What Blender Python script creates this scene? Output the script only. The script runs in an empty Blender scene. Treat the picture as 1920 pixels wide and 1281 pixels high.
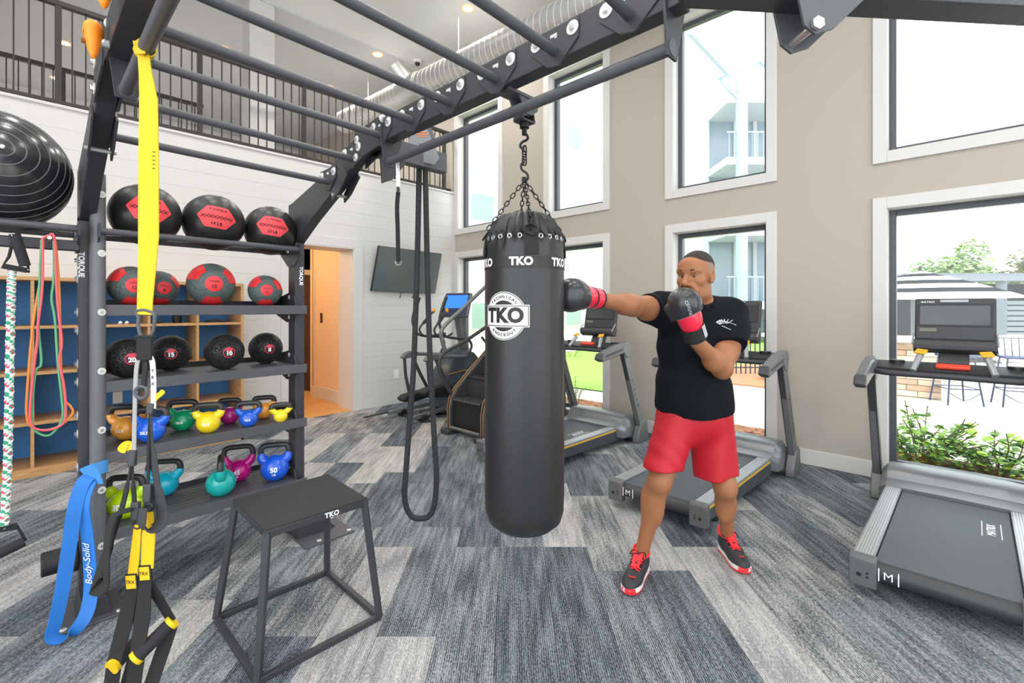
import bpy, bmesh, math, random
import numpy as np
from mathutils import Vector, Matrix
random.seed(7)
SC = bpy.context.scene
COL = SC.collection
R = math.radians
PI = math.pi

# ---------------------------------------------------------------- camera, world, sun, exposure
PHI = 44.2                                            # heading of the view from the X axis
cam_d = bpy.data.cameras.new('camera')
cam_d.sensor_width = 36.0
cam_d.lens = 16.6875
cam_d.shift_y = -0.03255                              # level camera, perspective-corrected frame
cam_d.clip_start = 0.05
cam_d.clip_end = 400
cam = bpy.data.objects.new('camera', cam_d)
COL.objects.link(cam)
cam.location = (0, 0, 1.48)
cam.rotation_euler = (PI / 2, 0, R(PHI - 90))
SC.camera = cam

world = bpy.data.worlds.new('bright_sky')
SC.world = world
world.use_nodes = True
wn = world.node_tree.nodes
wn['Background'].inputs['Color'].default_value = (0.93, 0.97, 1.0, 1)
wn['Background'].inputs['Strength'].default_value = 1.9

sun_d = bpy.data.lights.new('sun', 'SUN')
sun_d.energy = 2.6
sun_d.angle = R(12)
sun_d.color = (1.0, 0.96, 0.9)
sun = bpy.data.objects.new('sun', sun_d)
COL.objects.link(sun)
sun.rotation_euler = (R(22), 0, R(-62))               # high sun from behind the building

SC.view_settings.view_transform = 'Standard'
SC.view_settings.look = 'None'
SC.view_settings.exposure = 0.92
SC.view_settings.gamma = 1.0
SC.view_settings.use_curve_mapping = False
SC.cycles.max_bounces = 10
SC.cycles.diffuse_bounces = 5
SC.cycles.transparent_max_bounces = 16
SC.cycles.sample_clamp_indirect = 6.0
SC.cycles.use_denoising = True

# ---------------------------------------------------------------- materials
def lin(c):
    if isinstance(c, str):
        c = c.lstrip('#')
        c = tuple(int(c[i:i + 2], 16) / 255 for i in (0, 2, 4))
        c = tuple(v / 12.92 if v <= 0.04045 else ((v + 0.055) / 1.055) ** 2.4 for v in c)
    return (c[0], c[1], c[2], 1.0)

MATS = {}
def mat(name, col, rough=0.5, metal=0.0, bump=0.0, bscale=200.0, var=0.0, vscale=6.0, spec=0.5, coat=0.0,
        emit=None, estr=0.0, stretch=None, sheen=0.0, trans=0.0, kind='noise'):
    """Principled surface with an optional noise colour variation and fine relief, in object space."""
    if name in MATS:
        return MATS[name]
    m = bpy.data.materials.new(name)
    m.use_nodes = True
    nt = m.node_tree
    b = nt.nodes['Principled BSDF']
    c = lin(col)
    b.inputs['Base Color'].default_value = c
    b.inputs['Roughness'].default_value = rough
    b.inputs['Metallic'].default_value = metal
    b.inputs['Specular IOR Level'].default_value = spec
    b.inputs['Coat Weight'].default_value = coat
    b.inputs['Coat Roughness'].default_value = 0.08
    b.inputs['Sheen Weight'].default_value = sheen
    b.inputs['Subsurface Weight'].default_value = trans
    if emit:
        b.inputs['Emission Color'].default_value = lin(emit)
        b.inputs['Emission Strength'].default_value = estr
    if bump or var:
        tc = nt.nodes.new('ShaderNodeTexCoord')
        vec = tc.outputs['Object']
        if stretch:
            mp = nt.nodes.new('ShaderNodeMapping')
            mp.inputs['Scale'].default_value = stretch
            nt.links.new(vec, mp.inputs['Vector'])
            vec = mp.outputs['Vector']
    if var:
        n = nt.nodes.new('ShaderNodeTexNoise')
        n.inputs['Scale'].default_value = vscale
        n.inputs['Detail'].default_value = 4
        nt.links.new(vec, n.inputs['Vector'])
        mx = nt.nodes.new('ShaderNodeMix')
        mx.data_type = 'RGBA'
        mx.inputs['A'].default_value = tuple(v * (1 - var) for v in c[:3]) + (1,)
        mx.inputs['B'].default_value = tuple(min(1, v * (1 + var)) for v in c[:3]) + (1,)
        nt.links.new(n.outputs['Fac'], mx.inputs['Factor'])
        nt.links.new(mx.outputs['Result'], b.inputs['Base Color'])
    if bump:
        if kind == 'voronoi':
            t = nt.nodes.new('ShaderNodeTexVoronoi')
            t.inputs['Scale'].default_value = bscale
            out = t.outputs['Distance']
        elif kind == 'wave':
            t = nt.nodes.new('ShaderNodeTexWave')
            t.inputs['Scale'].default_value = bscale
            t.inputs['Distortion'].default_value = 0.5
            out = t.outputs['Fac']
        else:
            t = nt.nodes.new('ShaderNodeTexNoise')
            t.inputs['Scale'].default_value = bscale
            t.inputs['Detail'].default_value = 3
            out = t.outputs['Fac']
        nt.links.new(vec, t.inputs['Vector'])
        bp = nt.nodes.new('ShaderNodeBump')
        bp.inputs['Strength'].default_value = bump
        bp.inputs['Distance'].default_value = 0.004
        nt.links.new(out, bp.inputs['Height'])
        nt.links.new(bp.outputs['Normal'], b.inputs['Normal'])
    MATS[name] = m
    return m

def glass_mat(name, tint=(1, 1, 1), ior=1.3):
    if name in MATS:
        return MATS[name]
    m = bpy.data.materials.new(name)
    m.use_nodes = True
    nt = m.node_tree
    nt.nodes.remove(nt.nodes['Principled BSDF'])
    out = nt.nodes['Material Output']
    tr = nt.nodes.new('ShaderNodeBsdfTransparent')
    tr.inputs['Color'].default_value = (*tint, 1)
    gl = nt.nodes.new('ShaderNodeBsdfGlossy')
    gl.inputs['Roughness'].default_value = 0.02
    lw = nt.nodes.new('ShaderNodeLayerWeight')
    lw.inputs['Blend'].default_value = 0.5
    pw = nt.nodes.new('ShaderNodeMath'); pw.operation = 'POWER'; pw.inputs[1].default_value = 5.0
    ma = nt.nodes.new('ShaderNodeMath'); ma.operation = 'MULTIPLY_ADD'; ma.inputs[1].default_value = 0.5; ma.inputs[2].default_value = 0.03
    mx = nt.nodes.new('ShaderNodeMixShader')
    nt.links.new(lw.outputs['Facing'], pw.inputs[0])
    nt.links.new(pw.outputs[0], ma.inputs[0])
    nt.links.new(ma.outputs[0], mx.inputs['Fac'])
    nt.links.new(tr.outputs['BSDF'], mx.inputs[1])
    nt.links.new(gl.outputs['BSDF'], mx.inputs[2])
    nt.links.new(mx.outputs['Shader'], out.inputs['Surface'])
    MATS[name] = m
    return m

def wood_mat(name, c1, c2, rough=0.45, scale=9.0, stretch=(1, 12, 12)):
    if name in MATS:
        return MATS[name]
    m = mat(name, c1, rough)
    nt = m.node_tree
    b = nt.nodes['Principled BSDF']
    tc = nt.nodes.new('ShaderNodeTexCoord')
    mp = nt.nodes.new('ShaderNodeMapping')
    mp.inputs['Scale'].default_value = stretch
    n = nt.nodes.new('ShaderNodeTexNoise')
    n.inputs['Scale'].default_value = scale
    n.inputs['Detail'].default_value = 6
    n.inputs['Distortion'].default_value = 0.6
    rp = nt.nodes.new('ShaderNodeValToRGB')
    rp.color_ramp.elements[0].color = lin(c1)
    rp.color_ramp.elements[1].color = lin(c2)
    rp.color_ramp.elements[0].position = 0.3
    rp.color_ramp.elements[1].position = 0.7
    nt.links.new(tc.outputs['Object'], mp.inputs['Vector'])
    nt.links.new(mp.outputs['Vector'], n.inputs['Vector'])
    nt.links.new(n.outputs['Fac'], rp.inputs['Fac'])
    nt.links.new(rp.outputs['Color'], b.inputs['Base Color'])
    return m

# ---------------------------------------------------------------- mesh helpers
ORG = {}                                              # world origin of every unrotated parent

class MB:
    """Collects shapes; build() links them as ONE mesh object."""
    def __init__(s):
        s.v = []; s.f = []; s.mi = []; s.cur = 0
    def m(s, i):
        s.cur = i; return s
    def add(s, vs, fs):
        o = len(s.v)
        s.v += [tuple(p) for p in vs]
        s.f += [tuple(i + o for i in f) for f in fs]
        s.mi += [s.cur] * len(fs)
        return s
    def box(s, x0, x1, y0, y1, z0, z1):
        v = [(x0, y0, z0), (x1, y0, z0), (x1, y1, z0), (x0, y1, z0), (x0, y0, z1), (x1, y0, z1), (x1, y1, z1), (x0, y1, z1)]
        return s.add(v, [(0, 3, 2, 1), (4, 5, 6, 7), (0, 1, 5, 4), (1, 2, 6, 5), (2, 3, 7, 6), (3, 0, 4, 7)])
    def bar(s, p, q, w, d, up=(0, 0, 1)):
        """rectangular bar from p to q, w wide and d deep (d along up)"""
        p, q = Vector(p), Vector(q); t = (q - p).normalized(); u = Vector(up)
        sd = t.cross(u)
        if sd.length < 1e-5: sd = t.cross(Vector((1, 0, 0)))
        sd.normalize(); u = sd.cross(t).normalized()
        vs = []
        for c in (p, q):
            for a, b in ((-1, -1), (1, -1), (1, 1), (-1, 1)):
                vs.append(c + sd * (a * w / 2) + u * (b * d / 2))
        return s.add(vs, [(0, 1, 2, 3), (7, 6, 5, 4), (0, 4, 5, 1), (1, 5, 6, 2), (2, 6, 7, 3), (3, 7, 4, 0)])
    def cyl(s, p, q, r, n=16, r2=None, cap=True):
        p, q = Vector(p), Vector(q); t = (q - p).normalized()
        a = t.orthogonal().normalized(); b = t.cross(a)
        r2 = r if r2 is None else r2
        vs = []
        for c, rr in ((p, r), (q, r2)):
            for i in range(n):
                g = 2 * PI * i / n
                vs.append(c + (a * math.cos(g) + b * math.sin(g)) * rr)
        fs = [(i, (i + 1) % n, n + (i + 1) % n, n + i) for i in range(n)]
        if cap:
            fs += [tuple(range(n - 1, -1, -1)), tuple(range(n, 2 * n))]
        return s.add(vs, fs)
    def tube(s, pts, r, n=8, closed=False, rs=None, cap=True):
        pts = [Vector(p) for p in pts]; k = len(pts); vs = []
        nrm = None
        for i in range(k):
            if closed: t = pts[(i + 1) % k] - pts[i - 1]
            else: t = pts[min(i + 1, k - 1)] - pts[max(i - 1, 0)]
            t.normalize()
            if nrm is None: nrm = t.orthogonal().normalized()
            nrm = (nrm - t * nrm.dot(t))
            if nrm.length < 1e-6: nrm = t.orthogonal()
            nrm.normalize(); b = t.cross(nrm)
            rr = rs[i] if rs else r
            for j in range(n):
                g = 2 * PI * j / n
                vs.append(pts[i] + (nrm * math.cos(g) + b * math.sin(g)) * rr)
        fs = []
        for i in range(k if closed else k - 1):
            i2 = (i + 1) % k
            for j in range(n):
                j2 = (j + 1) % n
                fs.append((i * n + j, i * n + j2, i2 * n + j2, i2 * n + j))
        if not closed and cap:
            fs += [tuple(range(n - 1, -1, -1)), tuple((k - 1) * n + j for j in range(n))]
        return s.add(vs, fs)
    def ribbon(s, pts, w, th, side):
        """flat strap following pts; side = width direction (one vector or one per point)"""
        pts = [Vector(p) for p in pts]; k = len(pts); vs = []
        for i in range(k):
            t = (pts[min(i + 1, k - 1)] - pts[max(i - 1, 0)]).normalized()
            sd = Vector(side[i] if isinstance(side, list) else side)
            sd = (sd - t * sd.dot(t)).normalized(); nn = t.cross(sd)
            ww = w[i] if isinstance(w, list) else w
            for a, b in ((-1, -1), (1, -1), (1, 1), (-1, 1)):
                vs.append(pts[i] + sd * (a * ww / 2) + nn * (b * th / 2))
        fs = [(3, 2, 1, 0), tuple((k - 1) * 4 + j for j in range(4))]
        for i in range(k - 1):
            for j in range(4):
                j2 = (j + 1) % 4
                fs.append((i * 4 + j, i * 4 + j2, i * 4 + 4 + j2, i * 4 + 4 + j))
        return s.add(vs, fs)
    def lathe(s, prof, c=(0, 0, 0), n=32, axis='z', cap=True):
        """prof = [(r, h)...] turned about an axis through c"""
        vs = []
        for r, h in prof:
            for i in range(n):
                g = 2 * PI * i / n; x, y = r * math.cos(g), r * math.sin(g)
                if axis == 'z': p = (c[0] + x, c[1] + y, c[2] + h)
                elif axis == 'y': p = (c[0] + y, c[1] + h, c[2] + x)
                else: p = (c[0] + h, c[1] + x, c[2] + y)
                vs.append(p)
        fs = []; k = len(prof)
        for i in range(k - 1):
            for j in range(n):
                j2 = (j + 1) % n
                fs.append((i * n + j, i * n + j2, i * n + n + j2, i * n + n + j))
        if cap:
            fs += [tuple(range(n - 1, -1, -1)), tuple((k - 1) * n + j for j in range(n))]
        return s.add(vs, fs)
    def ball(s, c, r, nu=24, nv=14, sc=(1, 1, 1), M=None):
        prof = []
        vs = []
        for i in range(nv + 1):
            th = -PI / 2 + PI * i / nv
            for j in range(nu):
                g = 2 * PI * j / nu
                p = Vector((math.cos(th) * math.cos(g) * r * sc[0], math.cos(th) * math.sin(g) * r * sc[1], math.sin(th) * r * sc[2]))
                if M is not None: p = M @ p
                vs.append(p + Vector(c))
        fs = []
        for i in range(nv):
            for j in range(nu):
                j2 = (j + 1) % nu
                fs.append((i * nu + j, i * nu + j2, i * nu + nu + j2, i * nu + nu + j))
        return s.add(vs, fs)
    def prism(s, poly, a, b, axis='x'):
        """poly in the other two axes, extruded from a to b along axis"""
        def mk(p, h):
            if axis == 'x': return (h, p[0], p[1])
            if axis == 'y': return (p[0], h, p[1])
            return (p[0], p[1], h)
        n = len(poly)
        vs = [mk(p, a) for p in poly] + [mk(p, b) for p in poly]
        fs = [tuple(range(n - 1, -1, -1)), tuple(range(n, 2 * n))] + [(i, (i + 1) % n, n + (i + 1) % n, n + i) for i in range(n)]
        return s.add(vs, fs)
    def loft(s, rings, cap=True, closed=True):
        n = len(rings[0]); vs = [p for r in rings for p in r]; fs = []
        for i in range(len(rings) - 1):
            for j in range(n if closed else n - 1):
                j2 = (j + 1) % n
                fs.append((i * n + j, i * n + j2, i * n + n + j2, i * n + n + j))
        if cap and closed:
            fs += [tuple(range(n - 1, -1, -1)), tuple((len(rings) - 1) * n + j for j in range(n))]
        return s.add(vs, fs)
    def grid(s, fn, nu, nv):
        vs = [fn(i / nu, j / nv) for j in range(nv + 1) for i in range(nu + 1)]
        fs = [(j * (nu + 1) + i, j * (nu + 1) + i + 1, (j + 1) * (nu + 1) + i + 1, (j + 1) * (nu + 1) + i) for j in range(nv) for i in range(nu)]
        return s.add(vs, fs)
    def build(s, name, mats, parent=None, smooth=True, bevel=0.0, angle=0.6, recalc=True, local=False, segs=2):
        me = bpy.data.meshes.new(name)
        o0 = Vector((0, 0, 0)) if (local or parent is None) else ORG.get(parent.name, Vector((0, 0, 0)))
        bm = bmesh.new()
        bv = [bm.verts.new(Vector(p) - o0) for p in s.v]
        for f, mi in zip(s.f, s.mi):
            try:
                fc = bm.faces.new([bv[i] for i in f]); fc.material_index = mi; fc.smooth = smooth
            except ValueError:
                pass
        if recalc: bmesh.ops.recalc_face_normals(bm, faces=bm.faces)
        if smooth:
            for e in bm.edges:
                if len(e.link_faces) == 2 and e.calc_face_angle(0) > angle: e.smooth = False
        bm.to_mesh(me); bm.free()
        for mm in (mats if isinstance(mats, (list, tuple)) else [mats]): me.materials.append(mm)
        o = bpy.data.objects.new(name, me); COL.objects.link(o)
        if parent is not None:
            o.parent = parent
            ORG[o.name] = o0.copy()
        if bevel:
            b = o.modifiers.new('bevel', 'BEVEL'); b.width = bevel; b.segments = segs; b.limit_method = 'ANGLE'; b.angle_limit = 0.6
        return o

def tag(o, label=None, cat=None, group=None, kind=None):
    if label: o['label'] = label
    if cat: o['category'] = cat
    if group: o['group'] = group
    if kind: o['kind'] = kind
    return o

def thing(name, label, cat, loc=(0, 0, 0), group=None, rz=0):
    o = bpy.data.objects.new(name, None); COL.objects.link(o)
    o.empty_display_size = 0.1
    o.location = loc; o.rotation_euler = (0, 0, rz); ORG[o.name] = Vector(loc)
    return tag(o, label, cat, group)

def struct(o):
    o['kind'] = 'structure'; return o

def dup(root, loc=None, rz=None, label=None, group=None, parent=None):
    r = root.copy(); COL.objects.link(r)
    if parent is not None: r.parent = parent
    if loc is not None: r.location = loc
    if rz is not None: r.rotation_euler = (0, 0, rz)
    if label: r['label'] = label
    if group: r['group'] = group
    for ch in root.children: dup(ch, parent=r)
    return r

def arc(c, r, a0, a1, n, u=(1, 0, 0), v=(0, 0, 1)):
    c, u, v = Vector(c), Vector(u), Vector(v)
    return [c + u * (r * math.cos(a0 + (a1 - a0) * i / n)) + v * (r * math.sin(a0 + (a1 - a0) * i / n)) for i in range(n + 1)]

def smooth_path(pts, n=6):
    """Catmull-Rom through pts"""
    P = [Vector(p) for p in pts]; P = [P[0] * 2 - P[1]] + P + [P[-1] * 2 - P[-2]]; out = []
    for i in range(1, len(P) - 2):
        for k in range(n):
            t = k / n
            out.append(0.5 * ((2 * P[i]) + (P[i + 1] - P[i - 1]) * t + (2 * P[i - 1] - 5 * P[i] + 4 * P[i + 1] - P[i + 2]) * t * t + (3 * P[i] - P[i - 1] - 3 * P[i + 1] + P[i + 2]) * t ** 3))
    return out + [P[-2]]

_tc = {}
def text_data(s, size, bold=0.0, spacing=1.0, sub=0, shear=0.0):
    key = (s, size, bold, spacing, sub, shear)
    if key in _tc: return _tc[key]
    cu = bpy.data.curves.new('lettering', 'FONT')
    cu.body = s; cu.size = size; cu.align_x = 'CENTER'; cu.align_y = 'CENTER'; cu.offset = bold * size; cu.space_character = spacing
    cu.resolution_u = 3; cu.shear = shear
    ob = bpy.data.objects.new('lettering', cu); COL.objects.link(ob)
    dg = bpy.context.evaluated_depsgraph_get()
    me = bpy.data.meshes.new_from_object(ob.evaluated_get(dg))
    bm = bmesh.new(); bm.from_mesh(me)
    bmesh.ops.triangulate(bm, faces=bm.faces)
    for _ in range(sub):
        bmesh.ops.subdivide_edges(bm, edges=[e for e in bm.edges if e.calc_length() > size * 0.12], cuts=1, use_grid_fill=False)
        bmesh.ops.triangulate(bm, faces=bm.faces)
    bm.verts.index_update()
    vs = [v.co.copy() for v in bm.verts]; fs = [tuple(v.index for v in f.verts) for f in bm.faces]
    bm.free(); bpy.data.objects.remove(ob); bpy.data.meshes.remove(me); bpy.data.curves.remove(cu)
    _tc[key] = (vs, fs)
    return vs, fs

def put_text(mb, s, size, fn, bold=0.015, spacing=1.0, sub=0, shear=0.0):
    vs, fs = text_data(s, size, bold, spacing, sub, shear)
    return mb.add([fn(v.x, v.y) for v in vs], fs)

def on_plane(o, u, v):
    o, u, v = Vector(o), Vector(u), Vector(v)
    return lambda x, y: o + u * x + v * y
# ================================================================ THE ROOM
XW, YW = 5.18, 6.42                                   # inner faces of the window wall and the shiplap wall
ZC = 5.7                                              # ceiling
M_beige = mat('wall_paint_beige', '#afa79b', 0.75, bump=0.05, bscale=300)
M_white = mat('shiplap_white', '#cbc8c5', 0.6, bump=0.04, bscale=120)
M_trim = mat('trim_paint', '#cfccc8', 0.5)
M_ceil = mat('ceiling_white', '#e4e4e3', 0.8)
M_ceil2 = mat('ceiling_grey', '#c8c9ca', 0.8)
M_blackfr = mat('window_frame_dark', '#474b51', 0.4)
M_glass = glass_mat('window_glass', (0.97, 1.0, 0.99))
M_iron = mat('railing_bronze', '#3a3331', 0.45, metal=0.3)
M_orange = mat('corridor_wall_paint', '#e3c9a8', 0.7)
M_plate = mat('plastic_white', '#eceae6', 0.4)
M_black = mat('black_plastic', '#1b1c1e', 0.45)

# ---- carpet: planks of four looms laid at 45 degrees, running along the camera's old survey line
def carpet_mat(name, dark, light, mixp, teal, warm, ribs=0.55):
    m = mat(name, dark, 0.95, spec=0.15)
    nt = m.node_tree; b = nt.nodes['Principled BSDF']; L = nt.links
    tc = nt.nodes.new('ShaderNodeTexCoord')
    oi = nt.nodes.new('ShaderNodeObjectInfo')
    sc = nt.nodes.new('ShaderNodeVectorMath'); sc.operation = 'SCALE'; sc.inputs['Scale'].default_value = 37.0
    cb = nt.nodes.new('ShaderNodeCombineXYZ')
    L.new(oi.outputs['Random'], cb.inputs[0]); L.new(oi.outputs['Random'], cb.inputs[1])
    L.new(cb.outputs[0], sc.inputs[0])
    ad = nt.nodes.new('ShaderNodeVectorMath'); ad.operation = 'ADD'
    L.new(tc.outputs['Object'], ad.inputs[0]); L.new(sc.outputs[0], ad.inputs[1])
    def noise(scale, stretch, detail=2.0):
        mp = nt.nodes.new('ShaderNodeMapping'); mp.inputs['Scale'].default_value = stretch
        n = nt.nodes.new('ShaderNodeTexNoise'); n.inputs['Scale'].default_value = scale; n.inputs['Detail'].default_value = detail
        L.new(ad.outputs[0], mp.inputs['Vector']); L.new(mp.outputs[0], n.inputs['Vector'])
        return n.outputs['Fac']
    def ramp(src, p0, p1):
        r = nt.nodes.new('ShaderNodeMapRange'); r.inputs['From Min'].default_value = p0; r.inputs['From Max'].default_value = p1
        L.new(src, r.inputs['Value']); return r.outputs['Result']
    def mix(f, a, bb):
        x = nt.nodes.new('ShaderNodeMix'); x.data_type = 'RGBA'
        L.new(f, x.inputs['Factor'])
        for nm, c in (('A', a), ('B', bb)):
            if isinstance(c, tuple): x.inputs[nm].default_value = c
            else: L.new(c, x.inputs[nm])
        return x.outputs['Result']
    # x runs along the plank, y across it: regular tufted ribs, broken by yarn speckle and lighter runs
    def math_(op, a, b_):
        n = nt.nodes.new('ShaderNodeMath'); n.operation = op
        for i_, v in enumerate((a, b_)):
            if isinstance(v, (int, float)): n.inputs[i_].default_value = v
            else: L.new(v, n.inputs[i_])
        return n.outputs[0]
    yarn = ramp(noise(1.0, (70, 150, 1), 1.0), 0.32, 0.68)
    run = ramp(noise(1.0, (3.2, 34, 1), 2.0), 0.36, 0.64)
    band = ramp(noise(1.0, (2.4, 7, 1), 2.0), mixp - 0.22, mixp + 0.22)
    rib = nt.nodes.new('ShaderNodeTexWave'); rib.bands_direction = 'Y'; rib.inputs['Scale'].default_value = 33; rib.inputs['Distortion'].default_value = 0.25
    L.new(tc.outputs['Object'], rib.inputs['Vector'])
    rib2 = nt.nodes.new('ShaderNodeTexWave'); rib2.bands_direction = 'X'; rib2.inputs['Scale'].default_value = 30; rib2.inputs['Distortion'].default_value = 0.6
    L.new(tc.outputs['Object'], rib2.inputs['Vector'])
    acc = math_('ADD', math_('MULTIPLY', rib.outputs['Fac'], ribs), math_('MULTIPLY', rib2.outputs['Fac'], 0.55 - ribs))
    acc = math_('ADD', acc, math_('MULTIPLY', math_('SUBTRACT', yarn, 0.5), 0.75))
    acc = math_('ADD', acc, math_('MULTIPLY', math_('SUBTRACT', run, 0.5), 0.45))
    acc = math_('ADD', acc, math_('MULTIPLY', math_('SUBTRACT', band, 0.4), 0.45))
    s2 = nt.nodes.new('ShaderNodeMath'); s2.operation = 'ADD'; s2.use_clamp = True
    L.new(acc, s2.inputs[0]); s2.inputs[1].default_value = 0.08
    col = mix(s2.outputs[0], lin(dark), lin(light))
    tl = ramp(noise(1.0, (5, 90, 1), 1.0), 0.66, 0.74)
    tm = nt.nodes.new('ShaderNodeMath'); tm.operation = 'MULTIPLY'; tm.inputs[1].default_value = teal
    L.new(tl, tm.inputs[0]); col = mix(tm.outputs[0], col, lin('#5f8d96'))
    wl = ramp(noise(1.0, (3, 30, 1), 1.0), 0.6, 0.75)
    wm = nt.nodes.new('ShaderNodeMath'); wm.operation = 'MULTIPLY'; wm.inputs[1].default_value = warm
    L.new(wl, wm.inputs[0]); col = mix(wm.outputs[0], col, lin('#a59a8c'))
    L.new(col, b.inputs['Base Color'])
    wv = nt.nodes.new('ShaderNodeTexWave'); wv.bands_direction = 'Y'; wv.inputs['Scale'].default_value = 34
    L.new(tc.outputs['Object'], wv.inputs['Vector'])
    mu = nt.nodes.new('ShaderNodeMath'); mu.operation = 'ADD'
    L.new(wv.outputs['Fac'], mu.inputs[0]); L.new(yarn, mu.inputs[1])
    bp = nt.nodes.new('ShaderNodeBump'); bp.inputs['Strength'].default_value = 0.7; bp.inputs['Distance'].default_value = 0.005
    L.new(mu.outputs[0], bp.inputs['Height']); L.new(bp.outputs['Normal'], b.inputs['Normal'])
    return m

CARPET = [carpet_mat('carpet_slate', '#373d45', '#8f969d', 0.54, 0.35, 0.1),
          carpet_mat('carpet_steel', '#454b52', '#a4a9ad', 0.50, 0.45, 0.15),
          carpet_mat('carpet_fog', '#85858a', '#cbc9c6', 0.46, 0.1, 0.3, 0.3),
          carpet_mat('carpet_streaked', '#474d54', '#bdbdbb', 0.48, 0.5, 0.2),
          carpet_mat('carpet_oatmeal', '#8f8d8a', '#d2cfca', 0.44, 0.05, 0.3, 0.3)]
M_under = mat('subfloor', '#2c2e31', 0.95)
floor = struct(MB().box(-4, XW + 0.25, -3.6, YW, -0.2, -0.008).build('floor', M_under, smooth=False))
PW, PL = 0.268, 1.07
plank_mesh = []
for cm in CARPET:
    t = MB().box(-PL / 2 + 0.0006, PL / 2 - 0.0006, -PW / 2 + 0.0006, PW / 2 - 0.0006, -0.008, 0).build('carpet_plank', cm, smooth=False)
    plank_mesh.append(t.data); bpy.data.objects.remove(t)
rnd = random.Random(21)
cph, sph = math.cos(R(PHI)), math.sin(R(PHI))
def clip_poly(poly, ax, lim, sgn):
    out = []
    for i in range(len(poly)):
        p, q = poly[i], poly[(i + 1) % len(poly)]; dp, dq = sgn * (lim - p[ax]), sgn * (lim - q[ax])
        if dp >= 0: out.append(p)
        if (dp >= 0) != (dq >= 0):
            t = dp / (dp - dq); out.append((p[0] + (q[0] - p[0]) * t, p[1] + (q[1] - p[1]) * t))
    return out
for j in range(-34, 36):
    shift = rnd.choice((0, .25, .5, .75)) * PL
    last = -1
    for i in range(-6, 11):
        f = i * PL + shift; r = j * PW + 0.06
        x, y = f * cph + r * sph, f * sph - r * cph
        k = rnd.choices(range(5), (27, 23, 17, 19, 14))[0]
        if k == last: k = rnd.choice((0, 1, 3))
        last = k
        if not (-1.0 < x < XW + 0.6 and -1.0 < y < YW + 0.6): continue
        cor = [(x + a * cph * (PL / 2 - .0006) + b * -sph * (PW / 2 - .0006), y + a * sph * (PL / 2 - .0006) + b * cph * (PW / 2 - .0006)) for a, b in ((-1, -1), (1, -1), (1, 1), (-1, 1))]
        inside = all(p[0] <= XW and p[1] <= YW for p in cor)
        if inside:
            o = bpy.data.objects.new('carpet_plank', plank_mesh[k]); COL.objects.link(o)
        else:
            pg = clip_poly(clip_poly(cor, 0, XW, 1), 1, YW, 1)
            if len(pg) < 3: continue
            loc = [((p[0] - x) * cph + (p[1] - y) * sph, -(p[0] - x) * sph + (p[1] - y) * cph) for p in pg]
            o = MB().prism(loc, -0.008, 0, 'z').build('carpet_plank', CARPET[k], smooth=False, local=True)
        o.parent = floor; o.location = (x, y, 0.0); o.rotation_euler = (0, 0, R(PHI))
rest = MB()
rest.box(-4, 5.4, -3.6, -1.0, -0.03, -0.004).box(-4, -1.0, -1.0, YW, -0.03, -0.004)
rest.build('carpet_behind', CARPET[1], floor, smooth=False)

# ---- window wall with its eight tall windows
WIN = [(5.33, 6.31), (3.40, 4.30), (1.485, 2.46), (-0.45, 0.534), (-2.4, -1.42)]
LOW, UPP = (0.1, 2.338), (2.83, 4.75)
ys = sorted({-3.6, YW + 0.3} | {v for w in WIN for v in w}); zs = [-0.2, LOW[0], LOW[1], UPP[0], UPP[1], ZC]
wb = MB()
for a, b in zip(ys, ys[1:]):
    for c, d in zip(zs, zs[1:]):
        if any(abs(a - w[0]) < 1e-6 for w in WIN) and (c, d) in (LOW, UPP): continue
        wb.box(XW, XW + 0.25, a, b, c, d)
wb.box(XW, XW + 0.25, YW + 0.3, 13.0, 3.2, ZC)
wall_right = struct(wb.build('wall_right', M_beige, smooth=False))
n = 0
for (y0, y1) in WIN:
    for (z0, z1) in (LOW, UPP):
        n += 1
        w = thing('window_%d' % n, None, None, (XW, (y0 + y1) / 2, z0)); struct(w)
        cw = 0.098; x0 = XW - 0.022
        ytop = min(y1 + cw, YW - 0.004)
        MB().box(x0, XW + 0.001, y0 - cw, y0, z0 - (0.1 if z0 < 1 else cw), z1 + cw).build('casing', M_trim, w, bevel=0.003)
        MB().box(x0, XW + 0.001, y1, ytop, z0 - (0.1 if z0 < 1 else cw), z1 + cw).build('casing', M_trim, w, bevel=0.003)
        MB().box(x0, XW + 0.001, y0, y1, z1, z1 + cw).build('casing', M_trim, w, bevel=0.003)
        MB().box(x0, XW + 0.001, y0, y1, z0 - (0.06 if z0 < 1 else cw), z0).build('casing', M_trim, w, bevel=0.003)
        jb = MB()                                       # painted reveal
        for (a, b, c, d) in ((y0, y0 + 0.004, z0, z1), (y1 - 0.004, y1, z0, z1), (y0, y1, z0, z0 + 0.004), (y0, y1, z1 - 0.004, z1)):
            jb.box(XW - 0.005, XW + 0.24, a, b, c, d)
        jb.build('reveal', M_trim, w, smooth=False)
        fx0, fx1, fw = XW + 0.11, XW + 0.18, 0.052
        fr = MB().box(fx0, fx1, y0, y0 + fw, z0, z1).box(fx0, fx1, y1 - fw, y1, z0, z1)
        fr.box(fx0, fx1, y0 + fw, y1 - fw, z0, z0 + fw).box(fx0, fx1, y0 + fw, y1 - fw, z1 - fw, z1)
        f2 = fr.build('frame', M_blackfr, w, bevel=0.004)
        MB().box(fx0 + 0.03, fx0 + 0.036, y0 + fw - 0.005, y1 - fw + 0.005, z0 + fw - 0.005, z1 - fw + 0.005).build('glass', M_glass, f2, smooth=False)
bbm = MB(); edges = [-3.6] + [v for w in sorted(WIN) for v in (w[0] - 0.098, w[1] + 0.098)] + [YW]
bb = struct(MB().box(XW - 0.016, XW, edges[0], edges[1], 0, 0.145).build('baseboard_right', M_trim, bevel=0.004))
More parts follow.
